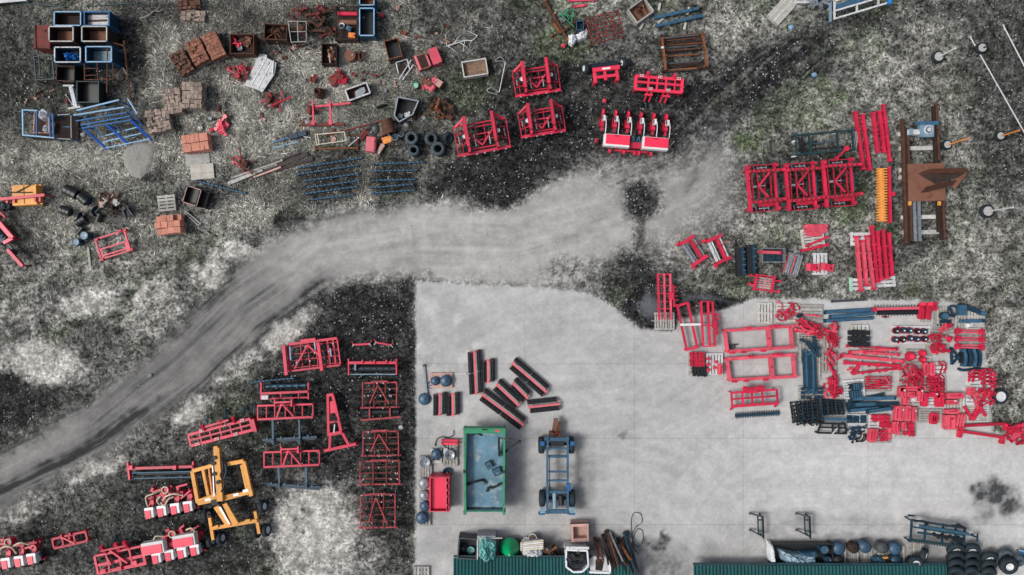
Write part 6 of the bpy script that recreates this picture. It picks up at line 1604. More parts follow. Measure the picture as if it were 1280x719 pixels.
# drums and barrels lower left
drum(104.6, 294.5, 5.2, .5, 'larger blue drum with flat lid on the grass', 'navy', 'blue_grey')
drum(94.8, 302.6, 4.4, .45, 'smaller blue drum with flat lid on the grass', 'navy', 'blue_grey')
for (x, y, r, h, ly, lab) in ((104, 248, 6.5, .66, 118, 'long black plastic barrel lying by the rubble'), (94, 268, 5.5, .5, 110, 'black barrel end shining blue by the rubble'), (114, 257, 5.5, .5, 130, 'black barrel lying against the long one'), (112, 270, 5.0, .5, 60, 'black barrel lying in the middle of the barrel heap'), (107, 281, 3.6, .4, 40, 'smallest black barrel of the heap'), (127, 263, 3.4, .4, 20, 'thin black canister at the edge of the barrel heap')):
 drum(x, y, r, h, lab, 'plastic_black', 'navy', lying=ly, cat='barrel', name='barrel')
beam(0, 0, 'short grey stick lying by the smaller barrels', 'wood_grey', 100, 278, 106, 287, 1.6, .06, name='plank', cat='stick', collars=1)
# pale branches
def branch(cx, cy, label, n=6, ln=18, m='branch', spread=80, rot=0, r=.035):
 T = Thing('fallen_branch', label, 'branch', cx, cy, rot, .1, rel=True)
 P = [(-ln + ln * 2 * i / 5, U(-3, 3), .08 + U(0, .1)) for i in range(6)]
 T.curve('stem', m, P, [r * 1.4, r * .6])
 for i in range(n):
  q = P[random.randint(0, 5)]; a = R(U(-spread, spread)) + (math.pi if random.random() < .3 else 0); l = U(.4, .8) * ln
  T.curve('twig', m, [q, (q[0] + l * .5 * math.cos(a), q[1] + l * .5 * math.sin(a) + U(-2, 2), .12), (q[0] + l * math.cos(a), q[1] + l * math.sin(a), .06 + U(0, .15))], [r * .7, r * .25])
 return T
branch(578, 52, 'bleached fallen branch with splayed twigs beyond the wooden tray', 9, 20, 'white_dirty', 85, -20)
branch(190, 17, 'dry pale branch lying in the long straw', 5, 16, rot=-12)
branch(375, 72, 'dry twiggy branch among the straw by the rod box', 10, 16, rot=30, r=.025)
branch(330, 40, 'dry stick lying beside the heaped scrap box', 4, 14, rot=-8, r=.02)
branch(160, 100, 'dry weed stalks fallen over the rusty post', 10, 16, rot=80, r=.02)
branch(440, 60, 'dry stalks by the brown drum', 7, 12, rot=10, r=.02)
branch(300, 125, 'dry stalks lying over the straw below the white sheet', 9, 16, rot=20, r=.02)
T = Thing('wooden_tray', 'brown wooden tray with pale rim standing in the weeds', 'tray', 593.5, 85, -9, .35, rel=True)
for v in (-9.5, 9.5): T.bar('side', 'wood_pale', -15.5, v, 15.5, v, .2, 1.5, .36)
for u in (-15, 15): T.bar('end', 'wood_pale', u, -9, u, 9, .2, 1.5, .36)
for i in range(6): T.bar('floor_board', 'wood_brown', -14.5, -7.5 + i * 3, 14.5, -7.5 + i * 3, .12, 2.9, .03)
T = Thing('wire_pole', 'thin white pole with bent wire at both ends in the weeds', 'pole', 627, 97, 0, .1)
T.tube('pole', 'rope_white', 632, 79, .3, 624, 115, .05, .5); T.curve('wire', 'grey_metal', [(632, 80, .3), (626, 72, .2), (619, 76, .1), (628, 77, .15), (632, 80, .1)], .02); T.curve('wire', 'grey_metal', [(624, 115, .05), (614, 110, .15), (609, 114, .05), (622, 118, .05)], .02)
# top middle scrap
beam(0, 0, 'long rusty beam lying aslant beside the green frame', 'rust', 681, 2, 709, 50, 3.2, .14, ends='rust_orange', endw=4)
beam(0, 0, 'short rusty beam parallel to the long rusty one', 'rust_orange', 691, 28, 700, 42, 3, .12, ends='rust', endw=4)
T = Thing('green_stand', 'green welded stand lying by the white sacks', 'stand', 709, 20, 0, .3)
for a in ((699, 18, 717, 11), (700, 18, 718, 21), (700, 18, 717, 33), (717, 11, 714, 29), (706, 12, 711, 25)): T.bar('strut', 'green', *a, .3, 1.1, .05)
legs(T, 'leg', 'green', ((700, 18), (717, 11), (717, 33)), .3); T.bar('rusty_strut', 'rust', 704, 38, 720, 26, .15, 2.2, .08)
for a, lab in (((712, 1, 744, 0), 'red beam end at the head of the scrap row'), ((718, 9, 731, 7), 'short orange red beam by the green stand')):
 beam(0, 0, lab, 'red_faded', *a, 2.6, .12, ends='red', endw=3.4)
crate('scrap_bin', 725, 32, 8.5, 11, .5, 'small navy bin behind the white sacks', 'navy', 'navy', 0, 'navy', 'navy_light', cat='bin', rw=.8)
crumpled('white_sack', 'plastic_white', [(710, 43), (714, 41), (720, 43), (721, 49), (716, 56), (712, 53)], 0, .42, 'white sack standing upright beside the navy bin', 'sack', amp=.12, seed=21)
crumpled('white_sack', 'plastic_white', [(718, 43), (724, 40), (734, 34), (737, 39), (733, 46), (724, 50)], 0, .40, 'long white sack lying by the rusty rack', 'sack', amp=.12, seed=22)
T = Thing('rusty_rack', 'rusty red lattice rack of thin bars lying aslant', 'rack', 756, 34, -14, .5, rel=True)
for i in range(7): T.bar('long_bar', 'red_old', -22, -16 + i * 5.4, 22, -16 + i * 5.4, .45 + .05 * (i % 2), 1.2, .05)
for u in (-21, -10, 0, 10, 21): T.bar('cross_bar', 'red_old', u, -17, u + U(-2, 2), 17, .53, 1.3, .05)
for u in (-16, 5): T.bar('brace', 'rust', u, -14, u + 10, 14, .38, 1, .05)
legs(T, 'leg', 'red_old', ((-21, -16), (21, -16), (-21, 16), (21, 16)), .45, 1.2)
T = Thing('wooden_crate', 'tilted wooden crate with rusty scrap inside', 'crate', 801, 13, -36, .45, rel=True)
for v in (-10, 10): T.bar('side', 'wood_grey', -13, v, 13, v, .24, 1.6, .44)
for u in (-12.5, 12.5): T.bar('end', 'wood_grey', u, -9.5, u, 9.5, .24, 1.6, .44)
T.box('floor', 'rust_plate', 0, 0, .05, .1, 24, 19)
junk(('plate', 'arm', 'hook'), ('rust', 'rust_plate', 'rust'), 801, 12, 14, 12, 9, 'rusty part lying in the tilted wooden crate', 'parts in the wooden crate', z0=.1, zt=.3, scale=(.5, .8))
for a, lab in (((819, 21.5, 872, 10), 'blue steel beam, the farther of two parallel ones'), ((822, 31.5, 878, 19), 'blue steel beam, the nearer of two parallel ones')):
 beam(0, 0, lab, 'blue_steel', *a, 3.4, .16, z=.12, ends='navy_light', endw=4, collars=4)
for (x, y, r, lab) in ((824, 9, -80, 'small pale timber block beyond the two blue beams'), (856, 33, -78, 'small pale timber block in front of the two blue beams'), (833, 32, 0, 'pale timber block under the blue beam end'), (826, 26, -40, 'pale timber board under both blue beams'), (860, 14, -75, 'pale timber packer between the blue beams'), (802, 33, -60, 'pale stick lying by the tilted crate')):
 T = Thing('timber_block', lab, 'block', x, y, r, .05, rel=True)
 T.box('block', 'wood_pale', 0, 0, 0, .11, 9, 2.6); T.box('end_grain', 'wood_brown', 4.5, 0, .02, .10, .5, 2.2)
T = Thing('bar_rack', 'rust brown stock rack loaded with long steel bars', 'rack', 853, 64, -4, .45, rel=True)
for u, a, b in ((-25, -18, 23), (26, -20, 6), (27, 6, 22)): T.bar('end_post', 'rust_orange', u, a, u + 2, b, .55, 2.6, .14)
for v in (-20, 22): T.bar('base_rail', 'rust', -26, v, 26, v - 3, .1, 2, .12)
legs(T, 'leg', 'rust_orange', ((-25, -17), (27, -19), (-23, 22), (28, 20)), .5, 2)
T.bar('hook_plate', 'white_paint', -27, -5, -24, -5, .6, 2.4, .08)
for i, v in enumerate((-19, -16.5, -13.5, -10.5, -7.5, -4.5, -1, 3, 12, 14.5, 17, 20, 22.5)):
 x0, y0 = 853 - 24 + U(-2, 2), 64 + v + 2; x1, y1 = 853 + 25 + U(-3, 2), 64 + v - 2 + U(-1, 1)
 beam(0, 0, 'rusty brown steel bar lying in the stock rack' if i % 4 else 'pale or dark steel bar lying in the stock rack', ('grey_dark', 'rust', 'rust_dark', 'rust_orange')[i % 4], x0, y0, x1, y1, 1.7, .06, z=.18 + .07 * (i % 3), name='steel_bar', cat='bar', group='bars in the stock rack' if i % 4 else 'dark bars in the stock rack', ends='rust_dark', endw=1.8)

# small debris strewn through the straw
for (x, y, w, d, n, place) in ((372, 66, 56, 26, 14, 'in the straw between the wire crate and the rusty urn'), (272, 140, 40, 40, 10, 'in the straw beside the cobble pallets'), (352, 158, 70, 34, 14, 'in the straw between the cart frame and the orange blocks'), (535, 45, 60, 40, 12, 'in the weeds between the blue crate and the bleached branch'), (62, 122, 60, 22, 12, 'in the grass between the crates and the blue cage'), (470, 105, 60, 30, 12, 'in the straw between the white tub and the rimmed box'), (705, 30, 40, 40, 9, 'in the weeds by the white sacks'), (440, 172, 50, 24, 9, 'in the straw around the cream wire basket')):
 junk(('plate', 'hook', 'clamp', 'link', 'tube'), ('rust', 'rust_dark', 'disc_grey', 'wood_brown', 'red_old', 'clay_pink'), x, y, w, d, n, 'scrap ' + place, 'debris ' + place, zt=.05, scale=(.3, .75))

# ------------------------------------------------------------------ right: poles, beams, rails
def tyre_post(cx, cy, tx, ty, r, label, m):
 T = Thing('tyre_post', label, 'post', cx, cy, 0, .2, 'posts set in concrete filled tyres')
 T.put('tyre', tyre_me(r * S, r * S * .68, .26), cx, cy, .13)
 T.tube('concrete_fill', 'concrete_block', cx, cy, .01, cx, cy, .25, r * .70, seg=18)
 k = 1.0
 # upright post: its foreshortened top is seen pushed away from the nadir
 d = math.hypot(cx - 640, cy - 359.5); L = math.hypot(tx - cx, ty - cy)
 h = H * L / (d + L)
 T.tube('post', m, cx + (tx - cx) * .05, cy, .2, cx + (tx - cx) * .05, cy, h, .85, seg=10)
 T.tube('post_cap', m, cx + (tx - cx) * .05, cy, h, cx + (tx - cx) * .05, cy, h + .03, 1.0, seg=10)
tyre_post(1173, 71, 1196, 59, 7.6, 'white post in a concrete filled tyre nearest the trailer', 'rope_white')
tyre_post(1227.5, 60, 1255, 47, 7.0, 'dark brown post in a concrete filled tyre between the white ropes', 'wood_dark')
tyre_post(1184, 181, 1212, 172.5, 6.2, 'orange post in a concrete filled tyre beside the rail stack', 'orange')
tyre_post(1250.5, 170, 1276, 162, 6.2, 'orange post in a concrete filled tyre at the rope end', 'orange')
tyre_post(1234.5, 264, 1268, 260, 8.4, 'white post in a large concrete filled tyre, alone on the weeds', 'rope_white')
for a, lab in (((1213, 47, 1284, 172), 'long thin white pole lying across the weedy corner'), ((1254, 32, 1300, 120), 'thin white pole parallel to the longer one')):
 beam(0, 0, lab, 'rope_white', *a, .9, .045, name='pole', cat='pole', ends='rope_white', endw=1.2)
# top right: planks, pallet, blue and white trailer frame
for i in range(6):
 beam(0, 0, 'weathered pale plank fanned out beside the white pallet', 'wood_pale' if i % 2 else 'wood_grey', 959 + i * 2.3, 21 + i * 2.2, 982 + i * 3, -4 + i * 1.3, 3.0, .05, z=.02 * (i % 2), name='plank', cat='plank', group='fanned pale planks', ends='wood_grey', endw=3)
pallet(1006, -4, 'whitish pallet beside the fanned planks', 0, 26, 18, 5, 'white_dirty')
junk(('clamp', 'plate', 'hook', 'tube'), ('disc_grey', 'steel_dark', 'blue_grey', 'grey_metal'), 1025, 5, 26, 8, 14, 'scrap part lying by the blue flatbed frame', 'scrap by the blue flatbed')
T = Thing('flatbed_frame', 'white ladder frame flatbed with a blue deck panel', 'flatbed', 1078, 3, 0, .7)
for a in ((1042, 24, 1112, 3), (1043, 14, 1090, 0), (1042, 2, 1060, -4)): T.bar('long_rail', 'white_dirty', *a, .7, 2.0, .08)
for a in ((1043, 0, 1043, 24), (1071, 6, 1071, 16), (1098, -3, 1098, 8)): T.bar('cross_rail', 'white_dirty', *a, .7, 2.0, .08)
T.poly('deck_panel', 'blue_steel', [(1044, 6), (1075, -4), (1092, -6), (1086, 0), (1044, 12)], .64, .05)
T.bar('edge', 'blue_grey', 1040, 26, 1040, 2, .5, 1.6, .2); T.box('lamp', 'tarp_blue', 1111, 3, .66, .82, 4.5, 5.5, 20)
legs(T, 'leg', 'grey_dark', ((1043, 23), (1110, 4), (1043, 2), (1070, 14)), .68, 1.6)
# dark teal frame
T = Thing('teal_frame', 'dark teal ladder frame on the weeds beside the red beams', 'frame', 1031, 178, -5, .5, rel=True)
for v in (-12, 12): T.bar('long_rail', 'teal_dark', -37, v, 38, v, .48, 2.0, .10)
for u in (-36, -19, 16, 35): T.bar('cross_rail', 'teal_dark', u, -14, u, 14, .50, 2.0, .10)
T.bar('inner_rail', 'steel_dark', -34, 6, 34, 7, .3, 1.2, .08); T.bar('inner_rail', 'navy_light', -18, 0, 14, -2, .3, 1.0, .06)
for u in (-30, -26): T.bar('tine', 'steel_dark', u, -10, u + 2, 10, .3, 1.6, .08)
T.bar('white_stub', 'white_dirty', -41, -4, -36, -5, .5, 2.2, .06); T.bar('white_stub', 'white_dirty', -41, 14, -34, 13, .3, 1.8, .06)
legs(T, 'leg', 'teal_dark', ((-36, -12), (36, -12), (-36, 12), (36, 12)), .48, 1.6)
pallet(1068, 177, 'narrow grey pallet under the red beams', -84, 26, 8, 3)
T = Thing('drop_link', 'red link with round eyes lying on the teal frame', 'link', 1057, 190, -45, .5, z0=.55, rel=True)
T.bar('rod', 'red', -9, 0, 9, 0, .05, 2.2, .08); T.tube('eye', 'red', -9, 0, 0, -9, 0, .12, 2.8); T.tube('eye', 'red', 9, 0, 0, 9, 0, .12, 3.2)
def red_beam(u0, v0, u1, v1, label, w=4.2, z=0.0, m='red_faded', group=None, col_=3, h=.16):
 w *= .8
 T = beam(0, 0, label, m, u0, v0, u1, v1, w, h, z, 'red', 'beam', 'toolbar_beam', group, col_, w + 1.6)
 ln = math.hypot(u1 - u0, v1 - v0); ex, ey = (u1 - u0) / ln, (v1 - v0) / ln
 for i in range(3):
  t = U(.1, .9) * ln; s = random.choice((-1, 1))
  T.box('lug', 'red', u0 + ex * t - ey * s * (w / 2 + .6), v0 + ey * t + ex * s * (w / 2 + .6), h * .3, h * .8, 2, 2)
 return T
G_ = 'red toolbar beams on the weeds'
for a, w, lab in (((1069, 141, 1079, 211), 5, 'thick red beam touching the cultivator sections'), ((1078, 144, 1087, 212), 4.4, 'red beam lying against the thick beam by the cultivator sections'), ((1091, 142, 1097, 190), 5, 'short red beam in the bundle of three'), ((1099, 140, 1105, 190), 5, 'middle red beam of the bundle of three'), ((1104, 132, 1112, 201), 4.0, 'longest red beam of the bundle of three')):
 red_beam(*a, lab, w, group=G_, m='red')
# orange toothed roller
T = Thing('toothed_roller', 'orange toothed packer roller with a red side beam', 'roller', 1103, 244, 0, .3)
T.tube('drum', 'orange', 1102, 211, .2, 1104, 277, .2, 4.4, seg=14)
for i in range(20):
 T.bar('tooth_ring', 'yellow', 1095, 211.5 + i * 3.4, 1108, 211.2 + i * 3.4, .34, 1.5, .10)
T.bar('side_beam', 'red', 1110, 209, 1111.5, 279, .40, 3.0, .14); T.box('hitch', 'red', 1114.5, 243, .3, .5, 4, 5); legs(T, 'leg', 'red', ((1110, 211), (1111.5, 277)), .36, 2)
# rails and the brown machine
for i, (x, a, b, dx) in enumerate(((1129, 148, 304, 5), (1132, 158, 306, 5), (1135.5, 160, 300, 5), (1168, 132, 290, 7), (1171.5, 128, 296, 8), (1174, 200, 300, 5), (1179, 225, 300, 3))):
 beam(0, 0, ('rust dark rail in the left bundle under the brown plate' if i < 3 else 'rust dark rail in the right bundle under the brown plate'), 'rust_dark' if i % 2 else 'rust', x, a, x + dx, b, 2.6, .18, z=.13, name='steel_rail', cat='rail', group='long rails stacked on packers', collars=1)
for v, u0, u1, m, lab in ((168, 1122, 1150, 'wood_pale', 'timber packer under the blue gearbox'), (186, 1124, 1172, 'wood_pale', 'long pale timber packer between the gearbox and the brown plate'), (213, 1124, 1150, 'wood_pale', 'short timber packer beside the brown plate'), (272, 1126, 1176, 'wood_pale', 'timber packer beyond the steel channels'), (291, 1128, 1176, 'wood_grey', 'timber packer at the rail ends'), (222, 1124, 1140, 'wood_grey', 'stub of timber by the brown plate')):
 T = Thing('timber_packer', lab, 'timber', (u0 + u1) / 2, v, 0, .08)
 T.bar('timber', m, u0, v, u1, v - 1, .062, 5, .12); T.box('end_face', 'wood_grey', u0, v, .01, .11, .8, 4.6)
for i, x in enumerate((1144, 1150)): beam(0, 0, 'grey steel channel lying between the rail bundles', 'disc_grey', x, 252, x + 1.5, 300, 3.6, .12, z=.14, name='steel_channel', cat='channel', group='grey channels between the rails', ends='grey_metal', endw=3.8)
T = Thing('gearbox', 'blue and white gearbox with round cover on the rails', 'gearbox', 1156, 162, 0, .5)
T.box('housing', 'blue_grey', 1158, 164, .30, .58, 17, 15); T.tube('cover', 'white_dirty', 1159, 163, .58, 1159, 163, .63, 5.5, seg=20); T.tube('cover_ring', 'blue_steel', 1159, 163, .63, 1159, 163, .66, 3.8, seg=20); T.tube('cover_hub', 'white_dirty', 1159, 163, .66, 1159, 163, .69, 2.6, seg=16)
T.bar('top_bar', 'blue_steel', 1145, 154.5, 1173, 154, .5, 4.6, .10); T.box('side_arm', 'white_dirty', 1143, 165, .35, .5, 14, 6); T.box('side_head', 'blue_grey', 1138.5, 165, .33, .54, 4, 8)
T = Thing('steel_hopper', 'rust brown steel plate with a dark folded chute standing on it', 'hopper', 1161, 227.5, 0, .5)
T.box('plate', 'rust_plate', 1160, 227.5, .32, .40, 46, 47, -1.5)
def sheet_poly(T, n, m, pts):
 P = [(*T.loc(u, v), z) for u, v, z in pts]
 me = me_from(n, P + [(x, y, z - .02) for x, y, z in P], [tuple(range(len(P))), tuple(range(2 * len(P) - 1, len(P) - 1, -1))] + [(i, len(P) + i, len(P) + (i + 1) % len(P), (i + 1) % len(P)) for i in range(len(P))], m)
 return link(n, me, T.e)
sheet_poly(T, 'chute_floor', 'rust_dark', [(1150, 218, .45), (1195, 219, 1.2), (1195, 221, 1.2), (1168, 230, .6)])
sheet_poly(T, 'chute_wall', 'rust', [(1148, 217, .45), (1156, 213, .9), (1188, 214, 1.6), (1196, 219, 1.5), (1182, 219.5, 1.0)])
sheet_poly(T, 'chute_wall', 'rust', [(1152, 241, .45), (1152, 235, .9), (1182, 228, 1.4), (1184, 233, 1.0), (1160, 240, .5)])
sheet_poly(T, 'chute_tip', 'rust_plate', [(1182, 228, .9), (1196, 219, 1.3), (1199, 212, 1.2), (1199, 222, 1.1), (1190, 238, .7)])
for u in (1139, 1176): T.box('lug', 'yellow', u, 254, .28, .42, 3, 5)
legs(T, 'leg', 'rust', ((1140, 207), (1181, 207), (1140, 249), (1181, 249)), .33, 2)

# ------------------------------------------------------------------ right: pallets and frames
def folded_stand(cx, cy, rot, label, m2):
 T = Thing('folding_stand', label, 'stand', cx, cy, rot, .35, 'red stands with slatted panels', rel=True)
 for v in (-15, 15): T.bar('end_beam', 'red', -10, v, 11, v, .34, 4.0, .12)
 for u, w, m in ((-7, 3.4, m2), (-3.2, 1.6, m2), (4, 3.6, 'red'), (8, 1.6, m2 if m2 != 'disc_grey' else 'disc_grey')): T.bar('slat', m, u, -14, u, 14, .28, w, .05)
 T.bar('rail', 'red_dark', 2, -14, 2, 14, .3, 1.6, .06)
 for u, v in ((-11, -16), (-10, 16)): T.tube('pin', 'red', u - 2, v, .15, u + 2, v + (2 if v > 0 else -2), .3, 2.0)
 T.bar('handle', 'red_dark', 3, -3, 15, -6, .42, .9, .05)
 T.bar('foot', 'red', -10, 15, -11, 21, .3, 2.2, .08)
 legs(T, 'leg', 'red_dark', ((-9, -15), (10, -15), (-9, 15), (10, 15)), .34, 2)
folded_stand(867, 313, -33, 'red stand with grey slats beside a white slatted one', 'disc_grey')
folded_stand(898, 312, -24, 'red stand with white slats between the grey one and navy boards', 'white_dirty')
T = Thing('slat_harrow', 'red three rail harrow frame resting on a dark pallet', 'harrow', 831, 372, 0, .5)
for x in (822, 830, 837.5): T.bar('long_rail', 'red_faded' if x != 822 else 'red', x, 342, x + (2 if x == 822 else 1), 400, .52, 2.4, .10)
for v in (343, 357, 367, 377, 386): T.bar('cross_rail', 'red', 821, v, 840, v, .50, 1.2, .07)
T.bar('side_beam', 'red', 841, 356, 843, 384, .46, 2.6, .10); T.box('hitch_plate', 'red', 838.5, 370, .5, .66, 6, 9)
for v in (359, 364, 370, 375, 381): T.bar('tine', 'red', 841, v, 848 - (v % 3), v, .46, 1.1, .05)
legs(T, 'leg', 'red_dark', ((822, 345), (838, 345), (841, 358), (842, 383)), .5)
legs(T, 'leg', 'red_dark', ((824, 395), (838, 395)), .5)
pallet(830.5, 401.5, 'dark weathered pallet under the end of a red harrow frame', 90, 22, 26, 8, 'wood_grey')
open_frame('rect_frame', [(846.5, 382.5), (859.5, 378.5), (871.5, 434), (858.5, 437.5)], .4, 'red', 'plain red rectangular frame between two harrow frames', 3.0, cross=((850, 406, 876, 405.5, 'white_paint'),))
T = Thing('slat_harrow', 'red three rail harrow frame standing on the yard beside the plain frame', 'harrow', 886, 405, 0, .5)
for x in (876, 884.5, 890.5): T.bar('long_rail', 'red', x, 377, x + 3, 433, .52, 2.6, .10)
for v in (377, 392, 407, 433): T.bar('cross_rail', 'red', 875.5 + (v - 377) * .05, v, 891 + (v - 377) * .05, v, .50, 1.4, .07)
T.bar('side_beam', 'red', 895, 391, 897, 419, .46, 2.6, .10); T.box('hitch_plate', 'red', 892.5, 405, .5, .66, 6, 9)
for v in (393, 399, 405, 410, 416): T.bar('tine', 'red', 895, v, 901 - (v % 3), v, .46, 1.1, .05)
legs(T, 'leg', 'red_dark', ((876, 379), (891, 379), (879, 431), (893, 431)), .5)
def big_frame(P, cu, label):
 T = Thing('machine_frame', label, 'frame', (P[0][0] + P[2][0]) / 2, (P[0][1] + P[2][1]) / 2, 0, .35)
 for i in range(4): T.bar('beam', 'red_faded', *P[i], *P[(i + 1) % 4], .34, 3.8, .16)
 f = lambda t: ((P[0][0] + (P[1][0] - P[0][0]) * t, P[0][1] + (P[1][1] - P[0][1]) * t), (P[3][0] + (P[2][0] - P[3][0]) * t, P[3][1] + (P[2][1] - P[3][1]) * t))
 a, b = f(cu); T.bar('cross_beam', 'red_faded', *a, *b, .36, 5.0, .18)
 for t, q in ((.07, 1), (.35, 0), (.72, 0), (.8, 0), (.25, 1), (.55, 1)):
  c_ = f(t)[q]; T.box('lug', 'red', c_[0], c_[1] + (-2 if q == 0 else 2), .3, .5, 6, 2.6)
 for q in (0, 1):
  c_ = f(1.0)[q]; T.bar('stub', 'red_faded', *c_, c_[0] + 4, c_[1], .34, 3.6, .14)
 T.box('bolt', 'steel_dark', (a[0] + b[0]) / 2, (a[1] + b[1]) / 2, .45, .47, 3, .8)
 legs(T, 'leg', 'red', P, .3, 2.5)
big_frame([(906, 413.5), (988, 408), (990, 434), (909, 439.5)], .655, 'large pale red open frame beside the empty pallet')
big_frame([(908.5, 449), (991, 443.5), (993, 470.5), (912, 475)], .655, 'large pale red open frame between the other frame and the rake')
T = Thing('rake_harrow', 'red box rake with a hitch tower in front of the large frames', 'harrow', 943, 497, -4, .5, rel=True)
for v, w in ((-8, 2.4), (0, 2.0), (9, 3.2)): T.bar('long_rail', 'red', -29, v, 29, v, .52, w, .10)
for u in (-28.5, -15, -3, 10, 28.5): T.bar('cross_rail', 'red', u, -9, u, 9, .52, 2.2, .10)
for u in (-28, 28): T.bar('foot', 'red', u, 9, u, 15, .5, 2.2, .08, z2=.1)
for u in (-13, 5): T.bar('tower', 'red', u, -8, u, -15, .55, 4.2, .14, z2=.8)
T.bar('tower_bar', 'red_dark', -14, -12, 12, -12, .7, 4.4, .14); T.box('hitch', 'red', -4, -9, .5, .75, 14, 5)
for i in range(11): T.bar('tine', 'red_old', -26 + i * 5.2, 9, -26 + i * 5.2, 11, .5, 1, .05, z2=0)
legs(T, 'leg', 'red_dark', ((-28, -8), (28, -8)), .5)
T = Thing('spike_bar', 'dark navy spiked bar lying in front of the red rake', 'bar', 947, 518.2, 0, .1)
T.bar('shaft', 'navy', 919, 520, 974, 516.4, .08, 3.2, .12)
for i in range(19):
 u = 920 + i * 2.95; T.bar('spike', 'steel_dark', u, 515.8 - (i * .19) + 0, u + .4, 523.5 - i * .19, .08, .6, .04)
pallet(956, 391.5, 'empty pale pallet beside the tangled red parts', 90, 26, 19.5, 5, 'wood_pale')
# wheel with white rim
loose_tyre(1250, 495.6, 'spare wheel with a plain white disc at the yard edge', 9.6, .2, rub='rubber', rim='white_paint', ri=.62, name='spare_wheel')
# navy boards on the weeds
for i, (u, v0, v1) in enumerate(((927, 310, 345), (940.5, 306, 342))):
 T = Thing('roller_board', 'navy board leaning over the black slab that stands for its shadow, %s the red stands' % ('nearer to' if i == 0 else 'farther from'), 'board', u, (v0 + v1) / 2, 0, .3)
 T.bar('shadow_slab', 'steel_dark', u - 4, v0, u - 2, v1, .12, 6, .20); T.bar('board', 'navy', u + .5, v0, u + 2.4, v1, .30, 3.0, .12)  # black slab laid in as the board's dark shadow
 for q in (.15, .4, .6, .8): T.box('lug', 'navy_light', u + 2 + q, v0 + (v1 - v0) * q, .3, .42, 3.6, 1.6)
 T.bar('leg', 'navy', u + 1, v0 + 3, u + 1, v0 + 3, 0, 1.6, .06, z2=.3); T.bar('leg', 'navy', u + 2, v1 - 3, u + 2, v1 - 3, 0, 1.6, .06, z2=.3)
crate('wire_crate', 967, 319, 28, 17, .5, 'wire crate with navy parts and one red tube', 'disc_grey', 'wood_dark', 0, None, 'disc_grey', rw=.9)
beam(0, 0, 'red tube lying across the wire crate', 'red_faded', 955, 314.5, 980, 315.5, 3.4, .13, z=.53, name='tube', cat='tube', ends='red', endw=4)
tidy('plate', 'navy', (959, 966, 973), (319, 324), .25, 90, 'navy plate in the wire crate', 'navy plates in the wire crate', scale=.8)
T = pallet(991.5, 330, 'wood pallet loaded with rods beside the small deflector pallet', 106, 26, 19, 5)
for i in range(6): beam(0, 0, 'thin rod on the pallet beside the wire crate', ('red_faded', 'blue_grey', 'disc_grey')[i % 3], 984 + i * 3 + 4, 316.5 + i * .6, 980 + i * 3, 342 + i * .6, 1.2, .05, z=PT + .002, name='rod', cat='rod', group='rods on the pallet', ends='grey_metal', endw=1.4)
T = Thing('lattice_frame', 'red lattice frame lying over a pale pallet by the navy boards', 'frame', 956, 354, 8, .3, rel=True)
for v in (-9, 9): T.bar('long_rail', 'red', -13, v, 13, v, .34, 1.4, .06)
for u in (-12, 10): T.bar('end_rail', 'red', u, -10, u - 1, 11, .36, 3.0, .08)
for i in range(5): T.bar('thin_rod', 'red_faded', -12, -7 + i * 3.6, 12, -6 + i * 3.6, .3, .7, .04)
for u, v in ((-19, -7), (-19, 4), (18, -5), (18, 8)): T.bar('prong', 'red', u, v, u * .6, v, .32, 1.4, .06); T.tube('prong_eye', 'red', u, v, .26, u, v, .40, 1.8)
legs(T, 'leg', 'red_dark', ((-12, -9), (10, -9), (-12, 9), (10, 9)), .3)
pallet(956, 354, 'pale pallet under the red lattice frame', 8, 24, 15, 5, 'wood_pale')
# deflector pallets
pallet(1016, 298, 'pallet under the red deflector plates', -8, 28, 26, 7, 'wood_pale')
tidy('share', 'red_faded', (1011, 1020, 1028), (283, 288), PT, -6, 'deflector plate on the pallet by the cultivator sections', 'deflector plates by the sections', scale=(.9, .9, 1.3))
tidy('share', 'red_faded', (1013, 1021), (292,), PT, -6, 'deflector plate on the pallet by the cultivator sections', 'deflector plates by the sections', scale=(.9, 1.1, 1.4))
beam(0, 0, 'short red bar lying across the deflector pallet', 'red', 1010, 307, 1036, 296, 2.6, .1, z=PT + .002, name='bar', cat='bar', ends='red_dark', endw=3)
beam(0, 0, 'red toothed bar lying in front of the deflector pallet', 'red', 1003, 313, 1034, 306, 3.2, .14, name='bar', cat='bar', ends='red', endw=4, collars=4)
pallet(1025, 330, 'pale square pallet with two red castings', 90, 27, 19, 4, 'white_dirty')
for x, r in ((1018, 0), (1036, 8)):
 T = Thing('red_casting', 'red winged casting on the pale square pallet', 'casting', x, 334, r, .3, 'winged castings on a pallet', PT + .002, rel=True)
 T.poly('wing', 'red_faded', [(-8, -5), (4, -4), (9, -5), (8, 6), (-2, 4), (-8, 5)], 0, .12); T.box('boss', 'red', 0, 0, .12, .24, 6, 7); T.tube('bolt', 'steel_dark', 5, 1, .12, 5, 1, .17, .8)
